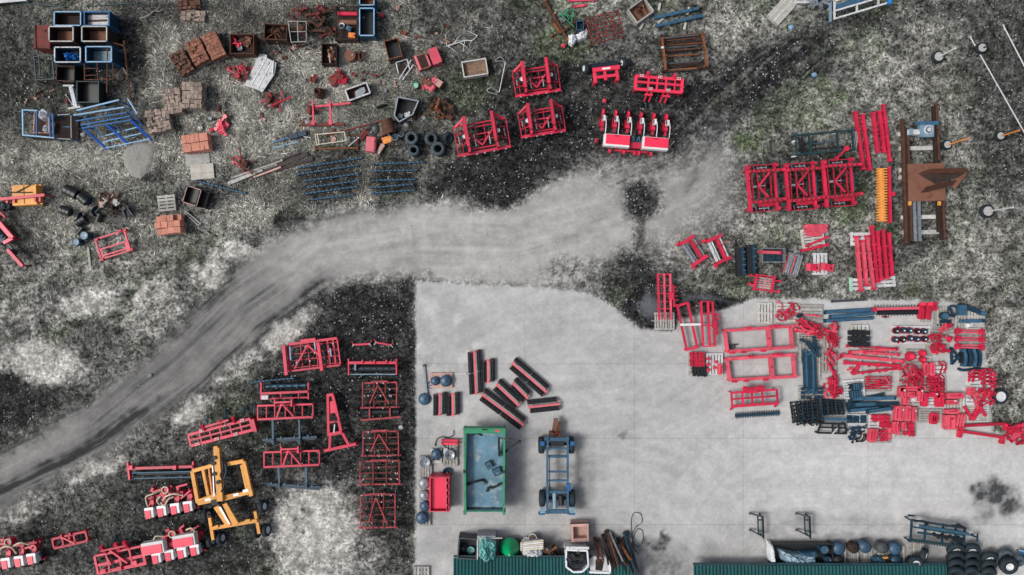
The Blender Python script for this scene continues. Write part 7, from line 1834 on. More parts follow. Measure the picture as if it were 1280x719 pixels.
# pallets with the big red tubes
pallet(1078, 299, 'pale pallet under the far ends of the red tubes', 0, 29, 18, 3, 'white_dirty')
pallet(1080, 355, 'green edged pallet under the near ends of the red tubes', -2, 33, 16, 3, 'white_dirty')
pallet(1106, 352.5, 'pale pallet next to the green edged one', -4, 26, 14, 3, 'white_dirty')
beam(0, 0, 'pale green board along the pallet edge', 'green_pale', 1064.5, 348, 1065.5, 363, 4, .03, z=PT + .002, name='board', cat='board', ends='green_pale', endw=4)
for i, a in enumerate(((1072.5, 296, 1078, 363), (1080, 301, 1085, 356), (1085.5, 295, 1094, 361), (1091.6, 283, 1098, 352.5), (1098.5, 290, 1103, 349.6), (1105.5, 288, 1110.5, 347.6), (1113, 292, 1117, 343.7))):
 red_beam(*a, ('pale red tube on the pallets, outermost on the green edged side', 'shortest pale red tube on the two pallets', 'thick pale red tube next to the shortest one', 'pale red tube reaching farthest past the pallets', 'red tube lying beside the farthest reaching one', 'red tube second from the rail stack', 'red tube lying nearest to the rail stack')[i], 4.6, PT + .03, 'red_faded' if i < 3 else 'red', 'red tubes on pallets', 2, .18)

# ------------------------------------------------------------------ spare part store on the yard
pallet(984.5, 391, 'pallet under the tangled red rings by the empty pallet', 0, 29, 24, 6, 'wood_pale')
heap('shank', 'red', 983, 390, 22, 18, 14, 'red ring in the tangle on the first pallet by the empty pallet', 'tangled red shanks', zt=.32)
heap('clamp', 'navy', 999, 395, 5, 4, 3, 'navy clamp on the pallet by the navy tubes', 'navy clamps by the tubes')
pallet(1014, 391, 'pallet with red link rods between the red rings and the navy tubes', 0, 28, 21, 5, 'wood_grey')
heap('link', 'red_faded', 1012, 394, 14, 3, 3, 'link on the pallet by the navy tubes', 'links by the navy tubes', rot=4, spread=4, layers=1)
for i, (a, w) in enumerate((((1031, 390.5, 1091, 387), 5), ((1037, 396.5, 1093, 391.5), 5), ((1030.5, 401.5, 1092, 397.5), 4.4), ((1040, 377, 1084, 374.6), 3))):
 m = 'blue_steel' if i < 3 else 'grey_dark'
 T = Thing('steel_tube', ('navy tube farthest from the tangled arms', 'navy tube between two other navy tubes', 'navy tube nearest the tangled red arms', 'dark half buried tube on the weeds behind the navy tubes')[i], 'tube', (a[0] + a[2]) / 2, (a[1] + a[3]) / 2, 0, .15, 'navy tubes on the yard')
 T.tube('tube', m, a[0], a[1], w / 2 * S + (.0 if i != 3 else -.04), a[2], a[3], w / 2 * S + (.0 if i != 3 else -.04), w / 2, seg=14); T.tube('end_ring', 'navy', a[0], a[1], w / 2 * S, a[0] + 1.4, a[1], w / 2 * S, w / 2 + .3, seg=14)
T = Thing('brush_roller', 'red beam with black bristles over a dark roller', 'roller', 1121, 388, 0, .2)
T.bar('beam', 'red_faded', 1092, 386.5, 1151, 384.8, .26, 3.0, .12); T.tube('roller', 'steel_dark', 1098, 391, .14, 1150, 390.2, .14, 3.0, seg=12); T.box('end_cap', 'red', 1092.5, 387, .05, .34, 3.5, 5.5)
joined('bristles', 'plastic_black', [((1094 + i * 1.9 - 1121) * T.k, -(382.6 + (i % 2) * 10.8 - 388) * T.k, .16, .02, .12, .04, U(-.3, .3)) for i in range(30)], T.e, 'stuff')
beam(0, 0, 'small red strip lying below the brush roller', 'red_old', 1102, 396, 1111, 396.4, 1.6, .06, name='strip', cat='strip', collars=1)
pallet(1012, 418, 'pallet under the fan of red arms', 0, 32, 22, 6)
heap('arm', 'red', 1012, 410, 30, 14, 17, 'red drop arm in the fan of arms by the navy tubes', 'fan of red arms', rot=24, spread=22, zt=.5, scale=(.9, 1.2), layers=6)
pallet(1038, 422, 'pallet under the upright tangle of red arms', 90, 30, 20, 5)
heap('fork', 'red', 1039, 415, 12, 20, 8, 'red fork in the tangle beside the fan of arms', 'tangled red forks', zt=.5)
heap('link', 'red', 1039, 422, 12, 22, 9, 'red rod in the tangle beside the fan of arms', 'tangled red rods', rot=75, spread=25, zt=.45, layers=4)
heap('share', 'red_faded', 1044, 411, 8, 10, 3, 'red plate on the tangle beside the fan of arms', 'red plates on the tangle', zt=.5, z0=.4, scale=(.5, .6))
pallet(1036, 452, 'pallet under the red eye bars', 90, 30, 20, 5)
heap('arm', 'red', 1040, 452, 14, 24, 10, 'red eye bar on the pallet between the navy poles and tubes', 'red eye bars', rot=62, spread=22, zt=.42)
heap('fork', 'red', 1040.5, 482, 14, 24, 11, 'red fork on the ground between the navy poles and the slatted crate', 'red forks by the slatted crate', rot=80, spread=16, z0=0.0, zt=.35)
heap('arm', 'red', 1040.5, 482, 10, 22, 8, 'red arm between the navy poles and the slatted crate', 'red arms by the slatted crate', rot=86, spread=14, z0=0.1, zt=.4)
pallet(1008, 437, 'grey pallet under the navy poles', 90, 34, 20, 5)
pallet(1021, 455, 'grey pallet beside the navy poles', 90, 40, 9, 3)
pallet(1012, 492, 'grey pallet under the lower ends of the navy poles', 0, 28, 20, 5)
for i in range(6):
 beam(0, 0, 'navy pole in the upright bundle of poles', ('navy', 'blue_steel', 'navy')[i % 3], 1005.5 + i * 2.8, 438 + (i * 7) % 9 - (6 if i in (1, 4) else 0), 1007.5 + i * 2.8, 487 + (i * 5) % 7, 2.4, .12, z=PT + .01 + .004 * i, name='navy_pole', cat='pole', group='bundle of navy poles', ends='navy_light', endw=2.8)
for a, lab in (((1003, 425, 1028, 436), 'navy pole lying aslant over the others'), ((1011, 430, 1027, 447), 'thin dark pole crossing under the slanting one'), ((1019, 421, 1026, 445), 'thin navy rod beside the slanting pole')):
 beam(0, 0, lab, 'navy', *a, 2.6, .10, z=PT + .14, name='navy_pole', cat='pole', collars=2)
tidy('plate', 'navy', (1004, 1011, 1020, 1026), (486, 491, 497), PT + .13, 0, 'navy plate lying at the lower end of the poles', 'navy plates on the poles', scale=.55, jit=2)
pallet(1074, 419, 'pallet under the three black beams', 90, 26, 24, 5, 'wood_pale')
for i in range(3): 
 T = beam(0, 0, ('black beam farthest from the red beams on the pallet', 'middle black beam of three on the pallet', 'black beam nearest the red beams on the pallet')[i], 'steel_dark', 1062, 416 + i * 7.2, 1088, 416.5 + i * 7.2, 5.4, .2, z=PT, collars=3, cat='beam', name='black_beam')
# long red beams on timber
for u in (1075, 1112):
 beam(0, 0, 'white timber under the long red beams', 'white_dirty', u, 437, u + .5, 466, 2.6, .1, name='timber', cat='timber', group='timbers under the red beams', ends='wood_grey', endw=2.6)
for i, (a, w) in enumerate((((1060, 433, 1121, 436), 2.2), ((1063, 441, 1121, 436.6), 4.2), ((1084, 441.5, 1126, 444), 3.4), ((1053.5, 444.5, 1130, 452), 4.8), ((1057, 453.5, 1125, 458), 4.8), ((1068, 467, 1126, 461), 3.0))):
 red_beam(*a, ('thinnest long red beam nearest the black beams', 'long red beam crossing over the thin one', 'short red beam between the long ones', 'longest thick red beam on the timbers', 'thick red beam beside the longest one', 'red beam with bent arm nearest the rod frames')[i], w, .104 + (.0 if i != 2 else .16), 'red_faded' if i in (1, 2, 3) else 'red', 'long red beams on timbers', 2, .15)
T = Thing('red_bracket', 'red bent bracket at the end of the long beams', 'bracket', 1068, 464, 0, .2)
T.bar('arm', 'red', 1066, 468, 1074, 458, .12, 4, .16); T.box('head', 'red', 1068, 466, 0, .26, 6, 4, -40)
beam(0, 0, 'short faded red lug lying on the concrete by the red bracket', 'red_faded', 1059, 463, 1066, 459, 2, .1, name='lug', cat='lug', collars=1)
for i in range(3):
 open_frame('wire_rack', [(1083, 472 + i * 5.5), (1113, 471 + i * 5.5), (1114, 474 + i * 5.5), (1084, 475 + i * 5.5)], .22, 'red', ('red rod frame nearest the long beams', 'red rod frame between two others', 'red rod frame nearest the navy bundle')[i], 1.0)
heap('hook', 'red', 1098, 480, 28, 14, 8, 'red hook on the rod frames by the slatted crate', 'hooks on the rod frames', z0=.24, zt=.35)
pallet(1098, 480, 'grey pallet under the red rod frames', 0, 30, 20, 5)
T = pallet(1067, 486, 'white slatted pallet holding navy boxes', -6, 27, 24, 7, 'white_dirty')
for (u, v, w, d, lab) in ((1074, 484, 12, 8, 'upper navy box on the white slatted pallet'), (1072, 493.5, 13, 9, 'lower navy box on the white slatted pallet')):
 T = Thing('navy_box', lab, 'box', u, v, -6, .4, None, PT + .002, rel=True)
 T.box('body', 'navy', 0, 0, 0, .24, w, d)
 for i in range(4): T.bar('rib', 'navy_light', -w / 2 + (i + .5) * w / 4, -d / 2, -w / 2 + (i + .5) * w / 4, d / 2, .25, 1.2, .03)
junk(('clamp', 'hook'), 'steel_dark', 1061.5, 484, 3, 5, 2, 'black clip lying on the white slatted pallet', 'clips on the slatted pallet', z0=PT, zt=.02, scale=(.5, .6))
# navy tube bundle
for i, a in enumerate(((1062, 502, 1103, 493), (1066, 499, 1120, 498), (1059, 505.5, 1122, 504), (1071, 507, 1098, 506), (1060, 510, 1110, 508), (1063, 514, 1100, 511), (1088, 516, 1118, 512))):
 beam(0, 0, 'navy tube in the bundle by the black grates' if i not in (3, 6) else 'lighter navy tube on top of the bundle', 'navy_light' if i in (3, 6) else ('navy', 'blue_steel')[i % 2], *a, 4.2, .16, z=.0 if i in (0, 2, 4) else .165 if i in (1, 5) else .33, name='navy_tube', cat='tube', group='bundle of navy tubes', ends='navy', endw=4.4)
# black grates
def grate(cx, cy, rot, w, d, label, n=5, z0=0.0):
 T = Thing('harrow_grate', label, 'grate', cx, cy, rot, .2, 'stack of black harrow grates', z0, rel=True)
 for i in range(n): T.bar('long_bar', 'steel_dark', -w / 2, -d / 2 + d * i / (n - 1), w / 2, -d / 2 + d * i / (n - 1), .10, 1.3, .06)
 for i in range(n): T.bar('cross_bar', ('steel_dark', 'navy')[i % 2], -w / 2 + w * i / (n - 1), -d / 2 - 1, -w / 2 + w * i / (n - 1), d / 2 + 1, .15, 1.4, .05)
 joined('tines', 'steel_dark', [((-w / 2 + w * i / 9) * T.k, (-d / 2 + d * j / 4) * T.k, .05, .03, .03, .10, 0) for i in range(10) for j in range(5)], T.e, 'stuff')
for i, (x, y, r, w, d) in enumerate(((1006, 514, -8, 32, 25), (1010, 516, -14, 32, 24), (1013, 513, -5, 30, 22), (1042, 509, 3, 26, 17), (1043, 510, -4, 25, 16))):
 grate(x, y, r, w, d, ('lowest black grate of the large stack', 'middle black grate of the large stack', 'top black grate of the large stack', 'lower black grate of the small stack', 'top black grate of the small stack')[i], 6, (.0, .21, .42, .0, .21)[i])
heap('hook', 'steel_dark', 1012, 527, 34, 6, 12, 'black hook lying along the edge of the grates', 'hooks along the grates', z0=.0, zt=.2)
T = open_frame('low_frame', [(1022, 541), (1026, 529), (1056, 530), (1058, 542)], .3, 'steel_dark', 'low black frame with a pale rod beside the grates', 2.2, cross=((1040, 529, 1041, 542), (1048, 530, 1048, 541), (1024, 534, 1057, 535)))
T.bar('pale_rod', 'wood_pale', 1038, 544, 1046, 535, .36, 1.4, .05)
beam(0, 0, 'navy tube lying across the low black frame', 'navy_light', 1032, 525, 1064, 526.5, 3.2, .13, z=.36, name='navy_tube', cat='tube', ends='navy', endw=3.6)
pallet(1071, 528, 'white board pallet under the navy plates', 0, 24, 22, 4, 'white_dirty')
tidy('plate', 'navy', (1062, 1070, 1079), (521.5, 526), PT, 0, 'navy plate on the white board pallet', 'navy plates on the board pallet', scale=.72)
heap('arm', 'navy', 1070, 538, 20, 18, 9, 'navy arm in the heap by the low black frame', 'navy arms in a heap', z0=.0, zt=.3, rot=-35, spread=40)
heap('shank', 'steel_dark', 1070, 545, 16, 6, 4, 'black shank by the red plates', 'black shanks by the red plates', z0=0, zt=.2)
# red goods, lower middle
pallet(1098, 527, 'white pallet under the stepped red shares', 0, 26, 18, 4, 'white_dirty')
tidy('share', 'red', (1093, 1101, 1108), (520, 524.5), PT, 10, 'share in the stepped stack on the white pallet', 'stepped red shares', scale=(.6, .7, 1.2)); tidy('share', 'red_dark', (1103, 1109), (529, 533), PT, 12, 'share in the stepped stack on the white pallet', 'stepped red shares', scale=(.6, .7, 1.2))
pallet(1100, 545, 'pallet under the upright red cheeks', 0, 26, 18, 5)
for i, u in enumerate((1090, 1093.5, 1097)):
 T = Thing('red_cheek', 'rounded red cheek plate standing on edge', 'plate', u, 545, 8, .4, 'rounded cheek plates', PT + .002, rel=True)
 T.poly('cheek', 'red_faded', [(-1.2, -8), (.8, -8.5), (2.2, -3), (2, 4), (.4, 9), (-1.6, 7)], 0, .30); T.box('rib', 'red', .5, 0, .30, .34, 1, 10)
tidy('clamp', 'red', (1101, 1106), (539, 544, 549), PT, 0, 'clamp on the pallet with the cheek plates', 'clamps by the cheek plates', scale=.75); tidy('plate', 'red_faded', (1111,), (538, 546), PT, 90, 'plate on the pallet with the cheek plates', 'plates by the cheek plates', scale=.8)
# 1120-1160 columns
pallet(1140, 419, 'pallet of black and red hubs under the brush roller', 0, 46, 24, 5, 'white_dirty')
for i in range(10):
 u, v = 1121 + (i % 5) * 9.2 + U(-1, 1), 413.5 + (i // 5) * 10.5 + U(-1, 1)
 T = Thing('wheel_hub', 'black hub with red flange on the hub pallet', 'hub', u, v, U(0, 90), .25, 'hubs on the hub pallet', PT + .002, rel=True)
 T.tube('flange', 'red_dark', 0, 0, 0, 0, 0, .05, 4.2, seg=14); T.tube('drum', 'navy' if i % 3 else 'steel_dark', 0, 0, .05, 0, 0, .2, 3.4, seg=14); T.tube('nut', 'white_paint', .4, 0, .2, .4, 0, .24, 1.0, seg=8); T.box('ear', 'red', 3.4, 0, .0, .12, 2.2, 2.6)
tidy('clamp', 'red', (1121, 1122), (410, 427), PT + .06, 40, 'clamp at the edge of the hub pallet', 'clamps on the hub pallet', scale=.6)
T = pallet(1161, 390, 'pallet with two tall red shields by the brush roller', 90, 26, 20, 5)
for u, lab in ((1155, 'tall red shield beside the brush roller'), (1164, 'folded red shield on the pallet beside the taller one')):
 T = Thing('red_shield', lab, 'shield', u, 390, 3, .4, None, PT + .002, rel=True)
 T.poly('plate', 'red', [(-3, -10), (2, -11), (4, -2), (3, 10), (-3, 9)], 0, .18); T.bar('rib', 'red_dark', 0, -9, 0, 9, .20, 1.2, .06); T.box('head', 'red_bright', 1, -10, .18, .26, 6, 4)
junk(('clamp', 'plate'), 'red', 1168, 382, 6, 8, 4, 'block on the corner of the shield pallet', 'blocks on the shield pallet', z0=PT, zt=.2, scale=(.6, .9))
pallet(1179, 396.5, 'grey pallet with a navy drum between shields and loader arm', 90, 27, 18, 5)
drum(1182, 395, 4.6, .3, 'navy drum on the grey pallet', 'navy', 'navy_light', z0=PT)
tidy('plate', 'navy', (1178, 1185), (402,), PT, 0, 'navy plate beside the navy drum', 'navy plates by the drum', scale=.7)
pallet(1198, 400, 'grey pallet under the navy loader arm', 90, 24, 18, 5); pallet(1220, 396, 'pale pallet under the loader arm tip', 90, 18, 22, 6, 'wood_pale')
T = Thing('loader_arm', 'navy loader arm with a ringed hose and thick tube', 'loader arm', 1213, 390, 0, .4, None, PT + .002)
T.curve('ring', 'navy', [(1195 + 6 * math.cos(q * .8), 389 + 6.5 * math.sin(q * .8), .1) for q in range(9)], .05); T.bar('link', 'navy', 1191, 384, 1197, 397, .12, 2, .08)
T.box('head', 'blue_steel', 1205, 388, 0, .34, 9, 13); T.tube('pivot', 'navy', 1203, 382, .1, 1207, 382, .1, 3, seg=12); T.bar('arm', 'navy', 1208, 384, 1232, 392, .24, 5, .16); T.box('arm_tip', 'blue_steel', 1230.5, 392, .05, .34, 6, 5, 15)
T.bar('lower_tube', 'blue_steel', 1204, 402, 1233, 401.5, .1, 4, .16); T.box('lower_tip', 'navy', 1233, 401.5, .0, .22, 4, 4.4)
crumpled('white_bag', 'plastic_white', [(1209, 404), (1218, 404), (1219, 409), (1210, 410)], 0, .3, 'small white bag between the loader arm and red rods', 'bag', seed=31)
pallet(1180, 412, 'grey pallet with small red castings below the navy drum', 0, 26, 16, 4)
heap('clamp', 'red', 1180, 410, 16, 10, 7, 'block in the small heap below the navy drum', 'red blocks below the drum', zt=.3)
pallet(1214, 421, 'grey pallet under the three rows of red rods', 0, 32, 24, 7)
for j in range(3):
 for i in range(2):
  v = 413 + j * 9.5
  T = Thing('tie_rod', ('red tie rod in the row nearest the loader arm', 'red tie rod in the middle row of three', 'red tie rod in the row nearest the navy shares')[j], 'tie rod', 1214, v + i * 3, 2, .2, 'red tie rods in three rows', PT + .002 + .12 * i, rel=True)
  T.bar('rod', 'red_faded', -15, 0, 15, 0, .06, 1.8, .06)
  for s in (-1, 1): T.bar('fork', 'red', s * 15, -2, s * 18, 2.4, .07, 3, .12); T.tube('eye', 'red', s * 13, 0, 0, s * 13, 0, .14, 2.0)
heap('shank', 'red_dark', 1172, 428, 24, 16, 12, 'shank in the dark red heap below the small castings', 'dark red heap of shanks', zt=.45)
heap('clamp', 'red', 1176, 437, 22, 14, 9, 'clamp in the dark red heap below the small castings', 'clamps in the dark red heap', zt=.35); heap('plate', 'red', 1186, 424, 6, 6, 3, 'plate at the edge of the dark red heap', 'plates by the dark red heap', zt=.3)
pallet(1172, 430, 'dark pallet under the dark red heap', 0, 28, 26, 6)
pallet(1149, 446, 'grey pallet under the round red covers', 0, 30, 20, 5)
for u, v, r in ((1141, 446, 7), (1156, 442, 5), (1156, 450, 4.5)):
 T = Thing('round_cover', 'round red cover beside the long red beams', 'cover', u, v, 0, .3, 'round covers on a grey pallet', PT + .002, rel=True)
 T.tube('dome', 'red', 0, 0, 0, 0, 0, .22, r * .9, seg=16, r2=.75); T.tube('cap', 'red_bright', 0, 0, .22, 0, 0, .27, r * .4, seg=12); T.box('ear', 'red', r * .8, 0, 0, .10, 3, 3)
T = Thing('a_bracket', 'navy A shaped bracket lying on the concrete', 'bracket', 1192, 445, 0, .1)
T.bar('side', 'navy', 1189, 434, 1190, 456, .08, 2.2, .12); T.bar('leg', 'navy', 1189, 435, 1198, 446, .08, 2.4, .12); T.bar('leg', 'navy', 1190, 455, 1198, 447, .08, 2.4, .12); T.box('hub', 'navy', 1197, 446.5, 0, .2, 4, 4); T.bar('strut', 'navy', 1190, 446, 1197, 446, .06, 1.4, .1)
for i in range(4):
 T = Thing('mouldboard', 'curved navy mouldboard in the standing row', 'mouldboard', 1209 + i * 6.2, 447.5, 0, .5, 'row of navy mouldboards')
 u = 1209 + i * 6.2
 T.poly('blade', 'navy' if i % 2 else 'blue_steel', [(u - 3, 437 - i * .4), (u + .5, 436), (u + 2.6, 444), (u + 2.8, 452), (u + 1.5, 459), (u - 2, 459), (u - .4, 451), (u - .6, 444)], 0, .34); T.box('shin', 'steel_dark', u - 2.6, 448, 0, .30, 1.6, 14)
T = Thing('cutter_bar', 'curved navy bar lying below the mouldboards', 'bar', 1218, 462, 0, .1)
T.curve('bar', 'navy', [(1198, 461, .06), (1205, 463, .06), (1220, 461.5, .08), (1238, 462, .06)], .07); T.box('clamp', 'steel_dark', 1221, 460.5, 0, .22, 6, 3)
# red goods 1125-1180, 455-510
pallet(1140, 470, 'pallet under the big dark red spiral heap', 0, 30, 26, 6); heap('shank', 'red', 1139, 469, 24, 20, 22, 'shank in the big spiral heap between beams and shares', 'big heap of red shanks', zt=.6, layers=6); heap('shank', 'red_dark', 1142, 472, 18, 14, 10, 'shank in the big spiral heap between beams and shares', 'big heap of red shanks', zt=.6, layers=5)
pallet(1168, 462, 'pale pallet under the long red scoops', 0, 26, 20, 4, 'white_dirty')
for u, lab in ((1159, 'long rounded red scoop on the pale pallet'), (1167, 'flat red scoop beside the rounded one')):
 T = Thing('red_scoop', lab, 'scoop', u, 462, 0, .3, None, PT + .002, rel=True)
 T.poly('scoop', 'red_faded', [(-3, -7), (-1, -8.5), (2, -8.4), (3.4, -6), (3.4, 6), (2, 8), (-2, 8), (-3.4, 6)], 0, .2); T.box('rib', 'red', 0, 0, .2, .24, 1.2, 12)
tidy('shank', 'red_dark', (1173, 1178), (457, 460), PT, 30, 'shank beside the red scoops', 'shanks by the scoops', scale=.7)
pallet(1168, 481, 'grey pallet under the dense block of red shanks', 0, 28, 20, 6); tidy('shank', 'red_dark', (1159, 1163, 1167, 1171, 1175), (474, 478, 482, 486), PT, 20, 'shank in the dense block on the grey pallet', 'dense block of red shanks', scale=.8); tidy('shank', 'red', (1160, 1165, 1170), (476, 481, 485), PT + .07, 24, 'shank in the dense block on the grey pallet', 'dense block of red shanks', scale=.8)
def red_plates(P, label, m='red_faded', h=.3, z0=PT, ribs=True):
 for i, (u, v, w, d, r) in enumerate(P):
  T = Thing('guard_plate', label[i] if isinstance(label, (list, tuple)) else label, 'plate', u, v, r, h, None if isinstance(label, (list, tuple)) else 'guard plates ' + label[-30:], z0 + .002, rel=True)
  T.poly('plate', m, [(-w / 2, -d / 2 + 1), (-w / 2 + 1, -d / 2), (w / 2 - 1, -d / 2), (w / 2, -d / 2 + 1.5), (w / 2, d / 2 - 1), (w / 2 - 1.5, d / 2), (-w / 2, d / 2)], 0, h)
  if ribs: T.box('rib', 'red', 0, 0, h, h + .03, (w * .7 if w > d else 1.1), (1.1 if w > d else d * .7)); T.box('slot', 'white_dirty' if i % 2 else 'red_dark', w * .22, -d * .25, h, h + .012, min(3, w * .3), min(2.6, d * .3))
pallet(1141, 494, 'pallet under the broad red gear guards', 0, 34, 28, 6, 'wood_pale')
red_plates([(1142, 486, 32, 6, -2), (1129, 491, 8, 12, 0), (1139, 494, 10, 8, 0), (1151, 493, 8, 18, 0), (1133, 501, 7, 10, 0)], ['wide flat red guard lying across the others', 'rounded red guard at the pallet corner', 'small red guard with a white slot', 'tall red guard beside the white gap', 'narrow red guard at the lower pallet edge'])
tidy('tube', 'red_faded', (1133, 1140, 1151), (482,), PT + .1, 90, 'tube end standing behind the wide guard', 'tube ends behind the guard', scale=.7)
crumpled('white_bag', 'plastic_white', [(1140, 496), (1146, 496), (1147, 502), (1141, 502)], .15, .36, 'white bag stuffed between the red guards', 'bag', seed=33)
pallet(1168, 500, 'pale pallet with red C shaped guards', 0, 28, 20, 5, 'white_dirty')
red_plates([(1157, 500, 6, 17, 2), (1168, 494, 14, 6, 3), (1176, 500, 9, 18, 0)], ['ribbed red guard at the pale pallet end', 'red guard bridging the two upright ones', 'smooth red guard beside the grey slatted pallet'], 'red')
pallet(1133, 517.5, 'pallet under the four leaning red doors', 0, 28, 20, 5)
red_plates([(1121.5, 517, 4, 18, 4), (1127, 517, 7, 19, 4), (1135, 517, 8, 19, 3), (1143, 518, 5.5, 18, 2)], ['narrow red door leaning beside the navy bundle', 'red door with a white cut out', 'widest red door in the leaning row', 'red door nearest the grey slatted pallet'])
pallet(1132, 536.5, 'pallet with curved red guards nearest the open concrete', 0, 24, 20, 5)
for u in (1121, 1124.5):
 T = Thing('red_cheek', 'curved red guard standing at the pallet end', 'guard', u, 536, -4, .4, 'curved guards at the pallet end', PT + .002, rel=True)
 T.poly('cheek', 'red_faded', [(-1.4, -8), (.8, -8.6), (1.6, 0), (.8, 8.6), (-1.2, 8), (-2.2, 0)], 0, .30); T.box('rib', 'red', -.3, 0, .3, .33, .8, 10)
red_plates([(1130, 533, 5.5, 10, 0)], ['square red guard between the curved ones']); tidy('share', 'red', (1136, 1140), (531, 536, 541), PT, 80, 'share on the pallet nearest the open concrete', 'shares nearest the open concrete', scale=(.7, .6, 1.6)); tidy('clamp', 'red', (1130,), (541,), PT, 0, 'clamp on the pallet nearest the open concrete', 'clamps nearest the open concrete', scale=.8)
pallet(1162.5, 520, 'grey slatted pallet with a few red shares', 0, 29, 18, 6)
for i in range(3):
 T = Thing('red_cheek', 'crescent red share on the grey slatted pallet', 'share', 1167 + i * 2.8, 524, 4, .3, 'crescent shares on the slatted pallet', PT + .002, rel=True)
 T.poly('crescent', 'red', [(-.6, -7), (1, -7), (2.0, 0), (.8, 7), (-1, 7), (-2, 2), (-2, -3)], 0, .2); T.box('rib', 'red_dark', 0, 0, .2, .23, .8, 8)
pallet(1194.5, 503.5, 'pale pallet stacked with flat red boards', 90, 28, 23, 6, 'wood_pale')
red_plates([(1195, 495, 21, 7, 0), (1191, 503, 15, 6, 0), (1191.5, 514.5, 16, 5, -4)], ['long flat red board on the pale pallet', 'ribbed red board below the long one', 'curved red board at the pallet foot'])
pallet(1188, 528, 'pallet under a red door and red arcs', 0, 16, 20, 5); red_plates([(1188, 528, 13, 18, 0)], ['square red door below the flat boards'])
for i in range(3):
 T = Thing('red_arc', 'curved red arc standing beside the square door', 'arc', 1197 + i * 3.6, 527, 0, .4, 'red arcs beside the door', 0.0, rel=True)
 T.poly('arc', 'red_faded', [(-1.8, 9), (-1.4, 0), (.6, -7), (2.6, -10), (3.2, -8), (1.6, -2), (.6, 5), (.4, 10)], 0, .42); T.box('foot', 'red', -.8, 8, 0, .45, 1.8, 3)
# right column
pallet(1226, 478, 'pale pallet with looped red shanks by the mouldboards', 0, 31, 26, 5, 'white_dirty')
tidy('shank', 'red', (1217, 1222), (468, 472, 476), PT, -60, 'shank on the pale pallet by the mouldboards', 'shanks by the mouldboards', scale=.95); tidy('shank', 'red', (1232, 1236), (467, 472, 477, 482), PT, -30, 'shank on the pale pallet by the mouldboards', 'shanks by the mouldboards', scale=.95)
pallet(1222, 495, 'pale pallet with crossed red forks below the looped shanks', 0, 30, 24, 5, 'white_dirty')
heap('fork', 'red', 1229, 493, 14, 20, 8, 'fork on the pale pallet near the spare wheel', 'red forks near the wheel', zt=.4); tidy('clamp', 'red_faded', (1210, 1215), (487, 491), PT, 0, 'clamp on the pale pallet near the forks', 'clamps near the forks', scale=1.0); heap('arm', 'red', 1217, 499, 14, 8, 5, 'arm on the pale pallet near the forks', 'arms near the forks', zt=.3, rot=70)
heap('shank', 'red', 1234, 487, 8, 14, 7, 'shank beside the spare wheel', 'shanks beside the wheel', zt=.45)
pallet(1222, 517, 'grey slatted pallet with a red W shaped frame', 0, 28, 22, 8, 'wood_pale')
T = Thing('w_frame', 'red W shaped frame lying on the grey slatted pallet', 'frame', 1222, 516, 0, .25, None, PT + .002)
for a in ((1208, 509, 1217, 524), (1217, 524, 1226, 508), (1226, 508, 1235, 521), (1218, 526, 1229, 512)): T.bar('leg', 'red', *a, .07, 3.2, .12)
T.box('head', 'red', 1217, 523, 0, .22, 5, 5); T.box('head', 'red', 1226, 510, 0, .2, 4, 4)
for a, e, lab in (((1203, 532.6, 1257, 529.5), ((1203, 532, 1202, 540), (1257, 530, 1258, 536)), 'long red arm with bent ends, nearer the pallets'), ((1200, 539, 1254, 547), ((1200, 538, 1200, 545), (1254, 546, 1253, 553)), 'long red arm with bent ends, on the open concrete')):
 T = Thing('lift_arm', lab, 'arm', 1229, 537, 0, .2)
 T.bar('arm', 'red_dark', *a, .16, 3.4, .14)
 for q in e: T.bar('end', 'red', *q, .14, 4.0, .2); T.box('lug', 'red', q[2], q[3], 0, .26, 4, 4)
heap('fork', 'red', 1270, 538, 18, 20, 6, 'fork in the heap beyond the long red arms', 'red forks beyond the long arms', z0=0, zt=.35, scale=(1.0, 1.4)); heap('share', 'red', 1268, 537, 16, 20, 5, 'plate in the heap beyond the long red arms', 'red plates beyond the long arms', z0=.1, zt=.3, scale=(1.0, 1.3))
# small red goods left of the big frames
pallet(871, 455, 'grey pallet under small red and black castings', 0, 20, 28, 7)
tidy('clamp', 'red_dark', (864, 869, 874, 878), (442, 446.5, 451, 455.5), PT, 0, 'casting in neat rows beside the white pallet', 'neat rows of red castings', scale=(.75, .85, 1.0), jit=1.5)
tidy('clamp', 'plastic_black', (867, 872, 877, 881), (460, 464, 468), PT, -10, 'casting in neat rows beside the white pallet', 'neat rows of black castings', scale=(.75, .85, 1.0), jit=1.5)
pallet(893, 455, 'white pallet with a few red cubes', 90, 27, 22, 6, 'white_dirty')
for u, v in ((886, 449), (886, 456), (886, 463), (895.5, 453), (894, 460)):
 T = Thing('red_cube', 'small red cube standing on the white pallet', 'cube', u, v, U(-8, 8), .2, 'red cubes on the white pallet', PT + .002, rel=True)
 T.box('cube', 'red_bright' if u < 890 else 'red_faded', 0, 0, 0, .14, 3.6, 3.4); T.box('boss', 'red', 0, 0, .14, .17, 1.8, 1.8)
red_plates([(901, 462, 5, 13, 0)], ['upright red plate at the end of the white pallet'])
T = Thing('timber_piece', 'dark stub of timber lying inside the large frame', 'timber', 915, 433, -4, .05, rel=True); T.box('block', 'grey_dark', 0, 0, 0, .08, 7, 5); T.box('strip', 'steel_dark', 5, -2, 0, .05, 6, 1.4)

